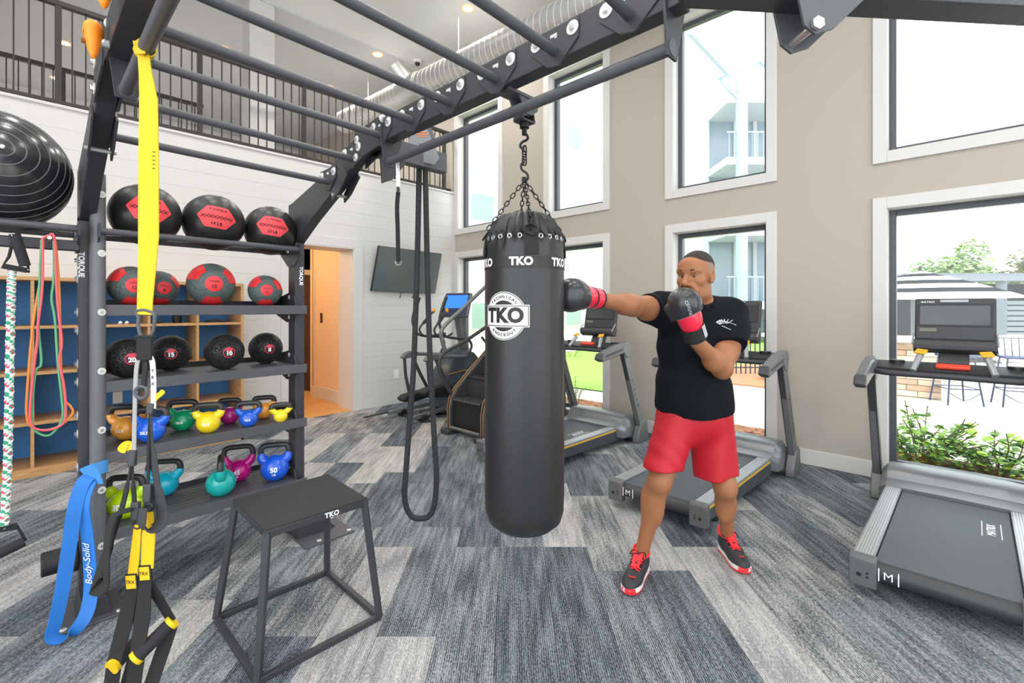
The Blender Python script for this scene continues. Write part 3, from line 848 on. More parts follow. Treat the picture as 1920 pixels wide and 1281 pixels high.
# U bracket on each boom and joint plates
for x in (XR, XL):
    y = YR - 0.62 + yo(x)
    for dx in (-0.036, 0.036):
        MB().prism([(y - 0.16, 2.20), (y - 0.06, 2.12), (y + 0.02, 2.085), (y + 0.03, 2.13), (y - 0.02, 2.17), (y - 0.10, 2.26)], x + dx - 0.004, x + dx + 0.004).build('clevis', M_rack, rack, bevel=0.001)
    MB().cyl((x - 0.05, y - 0.005, 2.115), (x + 0.05, y - 0.005, 2.115), 0.009, 10).build('clevis_pin', M_bolt, rack)
    y = YR - 0.965 + yo(x)
    for dx in (-0.034, 0.034):
        MB().prism([(y - 0.13, 2.42), (y + 0.10, 2.40), (y + 0.12, 2.23), (y + 0.02, 2.26), (y - 0.13, 2.28)], x + dx - 0.004, x + dx + 0.004).build('joint_plate', M_rack, rack, bevel=0.001)
    for a, b in ((-0.09, 2.38), (0.08, 2.36), (0.09, 2.27)): bolt((x - 0.038, y + a, b), (-1, 0, 0), 0.012)
# angled wing beam at the near end and the arm that carries the rope unit
W0 = Vector((1.20, 0.545, 2.355)); wd = Vector((math.cos(R(-41.2)), math.sin(R(-41.2)), 0)); wn_ = Vector((-wd.y, wd.x, 0))
MB().bar(W0, W0 + wd * 2.6, 0.085, 0.13).build('wing_beam', M_rack, rack, bevel=0.004)
c = W0 + wd * 0.35
for off in (-0.046, 0.046):
    ring_ = [(-0.10, 0.05), (0.12, 0.05), (0.13, -0.06), (0.03, -0.155), (-0.02, -0.172), (-0.05, -0.15), (-0.07, -0.06)]
    vs = []
    for s_ in (-0.004, 0.004):
        vs += [c + wd * a + wn_ * (off + s_) + UP * b for a, b in ring_]
    n_ = len(ring_)
    MB().add(vs, [tuple(range(n_ - 1, -1, -1)), tuple(range(n_, 2 * n_))] + [(i, (i + 1) % n_, n_ + (i + 1) % n_, n_ + i) for i in range(n_)]).build('wing_clevis', M_rack2, rack, bevel=0.001)
MB().cyl(c - wd * 0.02 - wn_ * 0.06 - UP * 0.148, c - wd * 0.02 + wn_ * 0.06 - UP * 0.148, 0.010, 12).build('clevis_pin', M_bolt, rack)
MB().cyl(c - wd * 0.02 - wn_ * 0.052 - UP * 0.148, c - wd * 0.02 - wn_ * 0.062 - UP * 0.148, 0.017, 6).build('pin_nut', M_bolt, rack)
MB().box(XR + 0.03, 1.72, 2.20, 2.26, 2.27, 2.38).build('rope_arm', M_rack2, rack, bevel=0.004)
MB().prism([(1.29, 2.27), (1.45, 2.27), (1.36, 2.16), (1.30, 2.13)], 2.205, 2.215, 'y').build('arm_gusset', M_rack, rack, smooth=False)
# heavy-bag hanger under the far side of the right beam
BX, BY = 1.36, 1.255
MB().box(BX - 0.12, BX + 0.05, BY - 0.035, BY + 0.035, 2.285, 2.297).prism([(BX - 0.06, 2.29), (BX + 0.05, 2.29), (BX + 0.045, 2.25), (BX + 0.01, 2.225), (BX - 0.02, 2.225)], BY - 0.03, BY - 0.022, 'y').prism([(BX - 0.06, 2.29), (BX + 0.05, 2.29), (BX + 0.045, 2.25), (BX + 0.01, 2.225), (BX - 0.02, 2.225)], BY + 0.022, BY + 0.03, 'y').build('bag_hanger', M_rack2, rack, bevel=0.001)

# ---------------------------------------------------------------- heavy bag
M_bag = mat('bag_vinyl', '#202123', 0.38, bump=0.12, bscale=90, spec=0.5)
M_bagw = mat('bag_print_white', '#dcdcda', 0.55)
M_bagk = mat('bag_print_black', '#1a1a1b', 0.5)
M_web = mat('black_webbing', '#1c1c1e', 0.8, bump=0.4, bscale=400)
M_chain = mat('black_chain', '#2b2b2c', 0.35, metal=0.7)
BR = 0.154
bag = thing('heavy_bag', 'tall black heavy punching bag hanging by chains from the rack beam', 'punching bag', (BX, BY, 0.62))
def bagp(ang, z, r):
    # ang measured from the side that faces the room's open corner, clockwise seen from above
    d = -FDIR * math.cos(ang) + RDIR * math.sin(ang)
    return Vector((BX, BY, z)) + d * r
prof = [(0.0, 0.625), (0.07, 0.628), (0.115, 0.64), (0.142, 0.665), (0.152, 0.70), (BR, 0.76), (BR + 0.001, 1.0), (BR - 0.001, 1.3), (BR, 1.5), (BR, 1.66), (0.150, 1.715), (0.142, 1.75), (0.130, 1.785), (0.112, 1.815), (0.088, 1.838), (0.055, 1.85), (0.0, 1.852)]
rings = []
fine = []
for (r0, z0), (r1, z1) in zip(prof, prof[1:]):
    kk = 4
    for i in range(kk): fine.append((r0 + (r1 - r0) * i / kk, z0 + (z1 - z0) * i / kk))
fine.append(prof[-1])
for r_, z_ in fine:
    ring = []
    for i in range(96):
        a = 2 * PI * i / 96
        puck = 0.0
        if z_ > 1.69: puck = 0.006 * math.sin(24 * a) * min(1, (z_ - 1.69) / 0.06) * min(1, r_ / 0.1) + 0.003 * math.sin(7 * a + 20 * z_) * min(1, (z_ - 1.69) / .05)
        ring.append(bagp(a, z_, max(0.0004, r_ + puck)))
    rings.append(ring)
body = MB().loft(rings).build('bag_body', M_bag, bag)
MB().loft([[bagp(2 * PI * i / 96, z, BR + 0.002) for i in range(96)] for z in (1.626, 1.630, 1.666, 1.670)], cap=False).build('logo_band', M_bagk, bag)
def on_bag(a0, z0, off): return lambda x, y: bagp(a0 + x / BR, z0 + y, BR + off)
tb = MB()
for k in range(6):
    tb = MB(); put_text(tb, 'TKO', 0.040, on_bag(R(-6 + 60 * k), 1.648, 0.0034), 0.05, 1.05, 2); tb.build('band_lettering', M_bagw, bag, smooth=False)
# round printed emblem
def disc(mb, fn, r0, r1, a0=0, a1=2 * PI, n=48, cx=0, cy=0, sy=1, k=4):
    def g(u, v):
        a = a0 + (a1 - a0) * u; r = r0 + (r1 - r0) * v
        return fn(cx + r * math.cos(a), cy + r * sy * math.sin(a))
    mb.grid(g, n, k)
def rect(mb, fn, x0, x1, y0, y1): mb.grid(lambda u, v: fn(x0 + (x1 - x0) * u, y0 + (y1 - y0) * v), 24, 6)
EA, EZ = R(-31), 1.452
e0 = MB(); disc(e0, on_bag(EA, EZ, 0.0015), 0.0, 0.088); rect(e0, on_bag(EA, EZ, 0.0015), -0.092, 0.098, -0.040, 0.040)
em = e0.build('emblem', M_bagw, bag)
e1 = MB(); fn = on_bag(EA, EZ, 0.0024)
disc(e1, fn, 0.083, 0.0855, 0.5, PI - 0.5, 40); disc(e1, fn, 0.083, 0.0855, PI + 0.5, 2 * PI - 0.5, 40)
for (x0, x1, y0, y1) in ((-0.089, 0.095, 0.0345, 0.037), (-0.089, 0.095, -0.037, -0.0345), (0.0925, 0.095, -0.037, 0.037), (-0.089, -0.0865, -0.037, 0.037)): rect(e1, fn, x0, x1, y0, y1)
def halfmoon(sg):
    def g(u, v):
        x = -0.046 + 0.092 * u; top = math.sqrt(max(0, 0.056 ** 2 - x * x)); y = 0.041 + max(0, top - 0.041) * v
        return fn(x, sg * y)
    e1.grid(g, 20, 3)
halfmoon(1); halfmoon(-1)
put_text(e1, 'TKO', 0.072, fn, 0.05, 1.05, 2)
def ringtext(word, rad, mid, sgn, size):
    n_ = len(word)
    for i, ch in enumerate(word):
        a = mid - sgn * (i - (n_ - 1) / 2) * R(11.5)
        ca, sa = math.cos(a), math.sin(a); q = a - PI / 2 if sgn > 0 else a + PI / 2
        put_text(e1, ch, size, lambda x, y: fn(rad * ca + x * math.cos(q) - y * math.sin(q), rad * sa + x * math.sin(q) + y * math.cos(q)), 0.03, 1, 1)
ringtext('TECHNICAL', 0.069, PI / 2, 1, 0.0155); ringtext('KNOCKOUT', 0.069, -PI / 2, -1, 0.0155)
e1.build('emblem_print', M_bagk, em, smooth=False)
# lacing with eyelets, straps, D rings
for k in range(24):
    a = R(15 * k + 7)
    for z_, r_ in ((1.742, 0.1445),):
        c = bagp(a, z_, r_ + 0.004); nrm_ = (bagp(a, z_, 1) - bagp(a, z_, 0)).normalized(); tv_ = UP.cross(nrm_).normalized()
        upv = nrm_.cross(tv_).normalized()
        MB().tube(arc(c, 0.0075, 0, 2 * PI * 11 / 12, 11, tv_, upv), 0.0022, 6, closed=True).build('eyelet', M_bolt, body)
lc = [bagp(R(7.5 * k), 1.744 + (0.024 if k % 2 else -0.002), 0.147 - (0.012 if k % 2 else 0)) for k in range(48)]
MB().tube(lc, 0.004, 6, closed=True).build('lace', M_web, body)
APEX = Vector((BX, BY, 1.985))
M_link = None
def link_mesh(L_, W_, r_):
    return smooth_path([(0, -W_, -L_ * .6), (0, -W_, 0), (0, -W_, L_ * .6), (0, 0, L_), (0, W_, L_ * .6), (0, W_, 0), (0, W_, -L_ * .6), (0, 0, -L_)], 3)[:-1]
lm = MB().tube(link_mesh(0.0125, 0.0062, 0.0022), 0.0022, 6, closed=True).build('chain_link', M_chain, local=True)
link_data = lm.data; bpy.data.objects.remove(lm)
def chain(p, q, step=0.0195, par=bag, sc=1.0):
    p, q = Vector(p), Vector(q); t = (q - p); n_ = max(1, round(t.length / (step * sc))); t.normalize()
    qt = t.to_track_quat('Z', 'Y')
    for i in range(n_ + 1):
        o = bpy.data.objects.new('chain_link', link_data); COL.objects.link(o); o.parent = par
        o.location = p + (q - p) * (i / n_) - ORG[par.name]
        o.rotation_mode = 'QUATERNION'; o.rotation_quaternion = qt @ Matrix.Rotation(PI / 2 * (i % 2), 4, 'Z').to_quaternion()
        o.scale = (sc, sc, sc)
for k, a in enumerate((R(8), R(98), R(188), R(278))):
    top = bagp(a, 1.765, 0.150)
    MB().ribbon([bagp(a, z, r) for z, r in ((1.674, BR + 0.003), (1.70, BR + 0.003), (1.73, 0.153), (1.757, 0.149))], 0.052, 0.005, (bagp(a + 0.1, 1, 1) - bagp(a - 0.1, 1, 1))).build('strap', M_web, bag)
    tdir = (bagp(a + 0.1, 1, 1) - bagp(a - 0.1, 1, 1)).normalized()
    MB().tube(arc(bagp(a, 1.763, 0.148), 0.026, 0, 2 * PI * 15 / 16, 15, tdir, (APEX - top).normalized()), 0.0035, 6, closed=True).build('strap_ring', M_chain, bag)
    chain(bagp(a, 1.79, 0.138), APEX - Vector((0, 0, 0.006)))
MB().tube(smooth_path([(BX, BY, 1.975), (BX + 0.012, BY - 0.008, 1.985), (BX + 0.008, BY - 0.006, 2.005), (BX - 0.008, BY + 0.006, 2.02), (BX - 0.01, BY + 0.007, 2.04), (BX, BY, 2.05)], 5), 0.0045, 8).build('hook', M_chain, bag)
chain((BX, BY, 2.052), (BX, BY, 2.095), 0.019, bag, 1.5)
MB().tube(smooth_path([(BX, BY, 2.10), (BX - 0.012, BY + 0.01, 2.108), (BX - 0.008, BY + 0.007, 2.125), (BX + 0.01, BY - 0.008, 2.14), (BX + 0.006, BY - 0.004, 2.158), (BX - 0.006, BY + 0.004, 2.16)], 5), 0.005, 8).build('hook', M_chain, bag)
sv = MB().cyl((BX, BY, 2.155), (BX, BY, 2.185), 0.010, 12).cyl((BX, BY, 2.182), (BX, BY, 2.205), 0.019, 16)
sv.build('swivel', M_chain, bag)
MB().bar((BX - 0.035, BY, 2.205), (BX + 0.035, BY, 2.205), 0.05, 0.008).bar((BX - 0.035, BY, 2.205), (BX - 0.025, BY, 2.245), 0.05, 0.006, (1, 0, 0)).bar((BX + 0.035, BY, 2.205), (BX + 0.025, BY, 2.245), 0.05, 0.006, (1, 0, 0)).build('yoke', M_rack, bag, bevel=0.001)
MB().cyl((BX - 0.045, BY, 2.238), (BX + 0.045, BY, 2.238), 0.007, 10).build('yoke_pin', M_bolt, bag)
MB().tube(arc((BX, BY, 0.622), 0.012, PI, 2 * PI, 10, RDIR, UP), 0.003, 6).build('bottom_ring', M_chain, bag)

# ---------------------------------------------------------------- balls
def sphere_map(c, r, n, up=(0, 0, 1), off=0.0, roll=0.0):
    c, n = Vector(c), Vector(n).normalized(); e1 = Vector(up).cross(n).normalized(); e2 = n.cross(e1)
    if roll: e1, e2 = e1 * math.cos(roll) + e2 * math.sin(roll), e2 * math.cos(roll) - e1 * math.sin(roll)
    def fn(x, y):
        l = math.hypot(x, y)
        if l < 1e-9: return c + n * (r + off)
        a = l / r
        return c + (n * math.cos(a) + (e1 * x + e2 * y) * (math.sin(a) / l)) * (r + off)
    return fn
CAMP = Vector((0, 0, 1.48))
def to_front(c, yaw=0.0, dz=0.0):
    """outward direction on the side of a ball that faces the open floor"""
    d = Vector((0, 0, 1.48)) - Vector(c); d.z = 0; d.normalize()
    d = Matrix.Rotation(yaw, 3, 'Z') @ d; d.z = dz; return d.normalized()
M_wb = mat('wall_ball_leather', '#232223', 0.38, bump=0.06, bscale=160)
M_red = mat('ball_red', '#e23338', 0.45)
M_redl = mat('wall_ball_red', '#e8454b', 0.5)
M_ink = mat('black_ink', '#1c1416', 0.6)
wbg = 'wall balls on the upper rails'
for (x, y, z, r, word, lab) in ((0.452, 3.155, 1.975, 0.160, '', 'black wall ball with red hexagon panel, behind the yellow strap'),
                                (0.772, 3.172, 1.977, 0.160, '14 LB', 'black wall ball with red hexagon panel reading 14, middle of three on the rails'),
                                (1.086, 3.185, 1.968, 0.152, '10 LB', 'black wall ball with red hexagon panel reading 10, beside the slanting boom')):
    c = Vector((x, y, z)); t = thing('wall_ball', lab, 'ball', (x, y, z - r), wbg)
    MB().ball(c, r, 48, 28).build('cover', M_wb, t)
    n = to_front(c, 0.10, -0.02 + 0.08); fn0 = sphere_map(c, r, n, off=0.0022, roll=R(-7))
    hexa = [(-1, 0), (-0.55, 0.62), (0.5, 0.62), (1, 0), (0.5, -0.62), (-0.55, -0.62)]; s_ = r * 0.62
    pm = MB()
    for i in range(6):
        a, b = hexa[i], hexa[(i + 1) % 6]
        pm.grid(lambda u, v: fn0(s_ * v * (a[0] + (b[0] - a[0]) * u), s_ * v * (a[1] + (b[1] - a[1]) * u)), 10, 8)
    po = pm.build('hexagon_panel', M_redl, t)
    fn1 = sphere_map(c, r, n, off=0.0032, roll=R(-7)); st = MB()
    for i in range(8):
        cx_ = (-0.78 + 0.2 * i + 0.08) * s_ * 1.0; d_ = 0.1 * s_
        for sg in (-1, 1):
            st.tube([fn1(cx_ - d_, -sg * d_ * 0.9), fn1(cx_, 0), fn1(cx_ + d_, sg * d_ * 0.9)], 0.0016, 5)
    st.build('stitching', M_ink, po)
    tx = MB()
    if word: put_text(tx, word, r * 0.15, lambda a, b: fn1(a, b - s_ * 0.38), 0.03, 1, 1)
    put_text(tx, 'II TORQUE', r * 0.11, lambda a, b: fn1(a, b + s_ * 0.42), 0.02, 1, 1)
    tx.build('lettering', M_ink, po, smooth=False)
    sm = MB()
    for ang in (60, 0, 180, 240, 300, 120):
        e = [fn1(math.cos(R(ang)) * s_ * q, math.sin(R(ang)) * s_ * q) for q in (1.0, 1.25, 1.5, 1.8)]
        sm.tube([p - (p - c).normalized() * 0.0025 for p in e], 0.0012, 5)
    sm.build('seam', M_ink, t)

M_mb = mat('medicine_ball_grey', '#55605f', 0.6, bump=0.9, bscale=75, kind='voronoi')
mbg = 'medicine balls on the top shelf'
ZT1 = 1.496
def patch(fn, a0, a1, r0, r1, nm, m_, par):
    g = MB()
    def f(u, v):
        rr = r0 + (r1 - r0) * v; w = 1.0 - 0.22 * (1 - v)
        aa = (a0 + a1) / 2 + (u - 0.5) * (a1 - a0) * w
        return fn(rr * math.cos(aa), rr * math.sin(aa))
    return g.grid(f, 16, 12).build(nm, m_, par)
for (x, y, r, num, yaw, lab) in ((0.393, 3.165, 0.102, '12', 0.0, 'grey and red medicine ball at the shelf end behind the yellow strap'),
                                 (0.533, 3.32, 0.098, '8', 0.15, 'grey and red medicine ball marked 8, set back behind its neighbour'),
                                 (0.768, 3.215, 0.124, '15', 0.0, 'grey and red medicine ball marked 15, the biggest on its shelf'),
                                 (1.058, 3.20, 0.096, '11', 0.0, 'small grey and red medicine ball marked 11 beside the upright'),
                                 (1.14, 3.40, 0.092, '', 0.2, 'grey and red medicine ball mostly hidden behind the one marked 11')):
    c = Vector((x, y, ZT1 + r - 0.001)); t = thing('medicine_ball', lab, 'ball', (x, y, ZT1), mbg)
    MB().ball(c, r, 40, 24).build('grey_shell', M_mb, t)
    n = to_front(c, 0.12 + yaw, 0.0); fn0 = sphere_map(c, r, n, off=0.0018)
    pm = MB(); disc(pm, fn0, 0.0, r * 0.36, k=5); po = pm.build('centre_badge', M_red, t)
    for a in (140, 30, 268, 205 + 180):
        if a > 360: continue
        patch(fn0, R(a - 31), R(a + 31), r * 0.66, r * 1.55, 'red_panel', M_red, t)
    fn1 = sphere_map(c, r, n, off=0.0026); tx = MB()
    if num: put_text(tx, num, r * 0.22, lambda a, b: fn1(a, b - r * 0.12), 0.03, 1, 1)
    put_text(tx, 'TORQUE', r * 0.11, lambda a, b: fn1(a, b + r * 0.11), 0.02, 1, 1)
    tx.build('lettering', M_ink, po, smooth=False)

def tread_mat(name):
    m = mat(name, '#2a2a2c', 0.42)
    nt = m.node_tree; b = nt.nodes['Principled BSDF']
    tc = nt.nodes.new('ShaderNodeTexCoord'); v = nt.nodes.new('ShaderNodeTexVoronoi'); v.inputs['Scale'].default_value = 88; v.feature = 'DISTANCE_TO_EDGE'
    mr = nt.nodes.new('ShaderNodeMapRange'); mr.inputs['From Max'].default_value = 0.12
    bp = nt.nodes.new('ShaderNodeBump'); bp.inputs['Strength'].default_value = 1.0; bp.inputs['Distance'].default_value = 0.011
    nt.links.new(tc.outputs['Object'], v.inputs['Vector']); nt.links.new(v.outputs['Distance'], mr.inputs['Value'])
    nt.links.new(mr.outputs['Result'], bp.inputs['Height']); nt.links.new(bp.outputs['Normal'], b.inputs['Normal'])
    return m
M_sb = tread_mat('slam_ball_tread')
for (x, y, r, num, yaw, lab) in ((0.379, 3.17, 0.102, '20', 0.16, 'black treaded slam ball marked 20 at the shelf end'),
                                 (0.594, 3.345, 0.102, '15', 0.02, 'black treaded slam ball marked 15 set back on the shelf'),
                                 (0.828, 3.18, 0.105, '10', 0.22, 'black treaded slam ball marked 10'),
                                 (1.10, 3.31, 0.101, '8', 0.22, 'black treaded slam ball marked 8 next to the shelf bracket')):
    z0 = 1.119; c = Vector((x, y, z0 + r - 0.001)); t = thing('slam_ball', lab, 'ball', (x, y, z0), 'slam balls on the second shelf')
    MB().ball(c, r, 40, 24).build('treaded_shell', M_sb, t)
    n = to_front(c, yaw, 0.02); fn0 = sphere_map(c, r, n, off=0.002); pm = MB(); disc(pm, fn0, 0, r * 0.29, k=4); po = pm.build('badge', M_ink, t)
    fn1 = sphere_map(c, r, n, off=0.003); pm = MB(); disc(pm, fn1, r * 0.25, r * 0.29, k=1); disc(pm, fn1, 0.0, r * 0.24, 0.6, PI - 0.6, 20, 0, 0, 1, 3); pm.build('badge_ring', mat('badge_red', '#c8304a', 0.4), po)
    fn2 = sphere_map(c, r, n, off=0.0042); tx = MB(); put_text(tx, num, r * 0.30, lambda a, b: fn2(a, b - r * 0.06), 0.04, 1, 1); tx.build('number', M_decal, po, smooth=False)

# ---------------------------------------------------------------- kettlebells
M_kbh = mat('kettlebell_handle', '#2a2a2b', 0.42, bump=0.25, bscale=260, spec=0.6)
def kettlebell(lab, colr, x, y, z, d, W, H_, rz, words, grp):
    """d = body diameter, W = outer handle width, H_ = full height; handle lies along local x, number on local -y"""
    t = thing('kettlebell', lab, 'kettlebell', (x, y, z), grp, rz)
    m_ = mat('vinyl_' + colr[1:], colr, 0.25, coat=0.4)
    rad = d / 2; zc = rad * 0.93; tr_ = 0.0135 + 0.02 * d
    pr_ = []
    for i in range(25):
        a = -PI / 2 + PI * i / 24
        zz = zc + rad * math.sin(a); rr = rad * math.cos(a)
        if zz < 0: zz = 0.0; rr = min(rr, rad * 0.55) if i else 0.0
        pr_.append((max(rr, 0.0003), zz))
    MB().lathe(pr_, n=36).build('body', m_, t, local=True)
    hw, h1 = W / 2 - tr_, H_ - tr_; zb = zc + rad * 0.55; hm = zb + (h1 - zb) * 0.42
    for sg in (-1, 1):
        MB().tube(smooth_path([(sg * rad * 0.40, 0, zc + rad * 0.45), (sg * (rad * 0.55 + hw * 0.3), 0, zb + (hm - zb) * 0.35), (sg * hw * 0.97, 0, hm), (sg * hw, 0, hm + 0.10 * (h1 - zb))], 5), 0.1, 14, rs=[float(v) for v in np.interp(np.linspace(0, 1, 16), [0, .4, .8, 1], [rad * 0.46, rad * 0.25 + tr_ * 0.45, tr_ * 1.18, tr_ * 1.1])]).build('horn', m_, t, local=True)
    path = smooth_path([(-hw, 0, hm + 0.04 * (h1 - zb)), (-hw, 0, hm + (h1 - hm) * 0.4), (-hw * 0.90, 0, hm + (h1 - hm) * 0.82), (-hw * 0.62, 0, h1 * 0.995), (0, 0, h1), (hw * 0.62, 0, h1 * 0.995), (hw * 0.90, 0, hm + (h1 - hm) * 0.82), (hw, 0, hm + (h1 - hm) * 0.4), (hw, 0, hm + 0.04 * (h1 - zb))], 5)
    MB().tube(path, tr_, 14).build('handle', M_kbh, t, local=True)
    fn = sphere_map((0, 0, zc), rad, (0, -1, -0.03), off=0.0016); tx = MB()
    if len(words) > 1:
        put_text(tx, words[0], d * 0.24, lambda a, b: fn(a, b + d * 0.05), 0.04, 1, 1); put_text(tx, words[1], d * 0.12, lambda a, b: fn(a, b - d * 0.12), 0.03, 1, 1)
    elif words[0]:
        put_text(tx, words[0], d * 0.15, lambda a, b: fn(a, b), 0.03, 1, 1)
    if words[0]: tx.build('number', M_decal, t, smooth=False, local=True)
    return t
G3, G4 = 'small kettlebells on the third shelf', 'large kettlebells on the bottom shelf'
Z3, Z4 = 0.771, 0.384
ft = R(-33)
kettlebell('orange kettlebell marked 25 at the shelf end', '#ffac44', 0.385, 3.285, Z3, 0.13, 0.178, 0.192, ft, ('25LB',), G3)
kettlebell('royal blue kettlebell in front of the orange one at the shelf end', '#1f5fd6', 0.470, 3.135, Z3, 0.134, 0.178, 0.188, ft, ('20LB',), G3)
kettlebell('green kettlebell marked 18', '#12a06a', 0.642, 3.29, Z3, 0.125, 0.168, 0.182, R(-28), ('18LB',), G3)
kettlebell('large yellow kettlebell in front of the green one', '#f4d21c', 0.735, 3.135, Z3, 0.123, 0.163, 0.172, R(-26), ('15LB',), G3)
kettlebell('small magenta kettlebell at the back of the third shelf', '#b8247e', 0.882, 3.28, Z3, 0.106, 0.138, 0.16, R(-26), ('',), G3)
kettlebell('small blue kettlebell with a shiny grey handle', '#1c5ccc', 0.940, 3.12, Z3, 0.103, 0.15, 0.155, R(-24), ('10LB',), G3)
kettlebell('small orange kettlebell at the back beside the upright', '#ffac44', 1.080, 3.28, Z3, 0.104, 0.146, 0.148, R(-20), ('',), G3)
kettlebell('tiny yellow kettlebell at the front beside the bracket', '#f5d62a', 1.117, 3.10, Z3, 0.08, 0.132, 0.122, R(-16), ('',), G3)
kettlebell('lime green kettlebell at the end of the bottom shelf', '#b9dd12', 0.372, 3.185, Z4, 0.158, 0.192, 0.226, R(-36), ('30', 'LB'), G4)
kettlebell('sky blue kettlebell behind the black straps', '#18bfe0', 0.575, 3.40, Z4, 0.142, 0.195, 0.214, R(-32), ('',), G4)
kettlebell('teal kettlebell turned sideways so its handle shows end on', '#12a8a4', 0.805, 3.165, Z4, 0.156, 0.195, 0.228, R(74), ('40', 'LB'), G4)
kettlebell('magenta kettlebell marked 45', '#cc1488', 0.950, 3.345, Z4, 0.143, 0.195, 0.232, R(-24), ('45', 'LB'), G4)
kettlebell('large blue kettlebell marked 50', '#1a5ad8', 1.118, 3.20, Z4, 0.168, 0.192, 0.24, R(-24), ('50', 'LB'), G4)

# ---------------------------------------------------------------- big exercise ball
SBC = Vector((-0.095, 3.155, 2.098)); SBR = 0.265
t = thing('exercise_ball', 'large shiny black exercise ball with ring grooves resting on the rails', 'ball', tuple(SBC - UP * SBR))
ax = Vector((0.12, -0.95, 0.20)).normalized(); qb = ax.to_track_quat('Z', 'Y')
Mq = qb.to_matrix()
MB().ball(SBC, SBR, 64, 40, M=Mq).build('ball_skin', mat('ball_vinyl', '#232427', 0.22, spec=0.6), t)
for th in (8, 16, 26, 35, 44, 53, 62, 71, 80, 89, 98, 107):
    rr, hh = SBR * math.sin(R(th)), SBR * math.cos(R(th))
    MB().tube([SBC + Mq @ Vector((rr * math.cos(2 * PI * i / 64), rr * math.sin(2 * PI * i / 64), hh)) for i in range(64)], 0.0022, 5, closed=True).build('ridge', mat('ball_ridge', '#6a6b6e', 0.4), t)
MB().ball(SBC + ax * (SBR + 0.001), 0.009, 12, 8).build('valve_plug', M_plate, t)

# ---------------------------------------------------------------- plyometric box
ply = thing('plyo_box', 'black steel plyo box with splayed legs and a rubber top', 'plyo box', (0.905, 2.295, 0))
bt = [(0.635, 2.57), (1.175, 2.575), (1.178, 2.025), (0.64, 2.018)]; tp = [(0.70, 2.505), (1.145, 2.51), (1.13, 2.08), (0.695, 2.075)]
for i in range(4):
    a, b = bt[i], bt[(i + 1) % 4]
    MB().bar((a[0], a[1], 0.0135), (b[0], b[1], 0.0135), 0.025, 0.025).build('base_bar', M_rack, ply, bevel=0.002)
    MB().bar((bt[i][0], bt[i][1], 0.012), (tp[i][0], tp[i][1], 0.56), 0.027, 0.027, (1, 1, 0)).build('leg', M_rack, ply, bevel=0.002)
MB().add([(p[0] + (0.012 if p[0] > 0.9 else -0.012), p[1] + (0.012 if p[1] > 2.3 else -0.012), z) for z in (0.540, 0.570) for p in tp], [(3, 2, 1, 0), (4, 5, 6, 7), (0, 1, 5, 4), (1, 2, 6, 5), (2, 3, 7, 6), (3, 0, 4, 7)]).build('top_frame', M_rack, ply, bevel=0.003)
MB().add([(p[0] + (0.010 if p[0] > 0.9 else -0.010), p[1] + (0.010 if p[1] > 2.3 else -0.010), z) for z in (0.570, 0.576) for p in tp], [(3, 2, 1, 0), (4, 5, 6, 7), (0, 1, 5, 4), (1, 2, 6, 5), (2, 3, 7, 6), (3, 0, 4, 7)]).build('rubber_top', mat('rubber_top', '#2c2c2d', 0.85, bump=0.5, bscale=220), ply, smooth=False)
tx = MB(); put_text(tx, 'TKO', 0.030, on_plane((0.965, 2.0645, 0.555), (1, 0.011, 0), (0, 0, 1)), 0.045, 1.1); tx.build('lettering', M_decal, ply, smooth=False)

# ---------------------------------------------------------------- hanging climbing rope with its pulley unit
rope_m = mat('climbing_rope', '#26282b', 0.75, bump=1.0, bscale=95, kind='voronoi')
rp = thing('rope_trainer', 'thick black rope loop hanging from a steel pulley unit on the rack arm', 'rope trainer', (1.62, 2.23, 0.28))
RC = Vector((1.60, 2.23, 0)); Fr = RC.dot(FDIR)
def rpt(r, z, df=0.0): return FDIR * (Fr + df) + RDIR * r + UP * z
left = [(-0.528, 2.36), (-0.530, 2.2), (-0.540, 1.72), (-0.560, 1.15), (-0.585, 0.80), (-0.603, 0.56), (-0.612, 0.42)]
right = [(-0.434, 0.42), (-0.430, 0.54), (-0.440, 0.70), (-0.462, 1.10), (-0.478, 1.55), (-0.492, 2.2), (-0.494, 2.36)]
bot = [(-0.600, 0.345), (-0.570, 0.295), (-0.523, 0.282), (-0.475, 0.295), (-0.446, 0.345)]
MB().tube(smooth_path([rpt(r, z, 0.02 * (i % 3) * 0) for i, (r, z) in enumerate(left + bot + right)], 5), 0.016, 12).build('rope', rope_m, rp)
for s_ in (-1, 1):
    c = rpt(-0.51, 2.37, s_ * 0.05)
    MB().add([c + RDIR * a + UP * b + FDIR * e for e in (-0.004, 0.004) for a, b in ((-0.075, -0.06), (0.08, -0.09), (0.105, -0.05), (0.02, 0.15), (-0.03, 0.15), (-0.085, 0.0))], [(5, 4, 3, 2, 1, 0), (6, 7, 8, 9, 10, 11)] + [(i, (i + 1) % 6, 6 + (i + 1) % 6, 6 + i) for i in range(6)]).build('side_plate', mat('unit_grey', '#77787a', 0.45, metal=0.4), rp, bevel=0.001)
wc = rpt(-0.51, 2.39)
MB().cyl(wc - FDIR * 0.02, wc + FDIR * 0.02, 0.034, 24).cyl(wc - FDIR * 0.06, wc + FDIR * 0.06, 0.008, 10).build('pulley', M_rack, rp)
wc2 = rpt(-0.50, 2.45)
MB().cyl(wc2 - FDIR * 0.046, wc2 + FDIR * 0.046, 0.06, 24).build('brake_drum', M_rack2, rp)
op = MB()
for dz, w_ in ((0.012, 0.05), (0.0, 0.07), (-0.012, 0.045)): op.add([wc2 + RDIR * a + UP * (b + dz) - FDIR * 0.0565 for a, b in ((-w_ / 2, -0.003), (w_ / 2, -0.003), (w_ / 2, 0.003), (-w_ / 2, 0.003))], [(0, 1, 2, 3)])
op.build('orange_label', mat('orange_print', '#e07a3a', 0.5), rp, smooth=False)
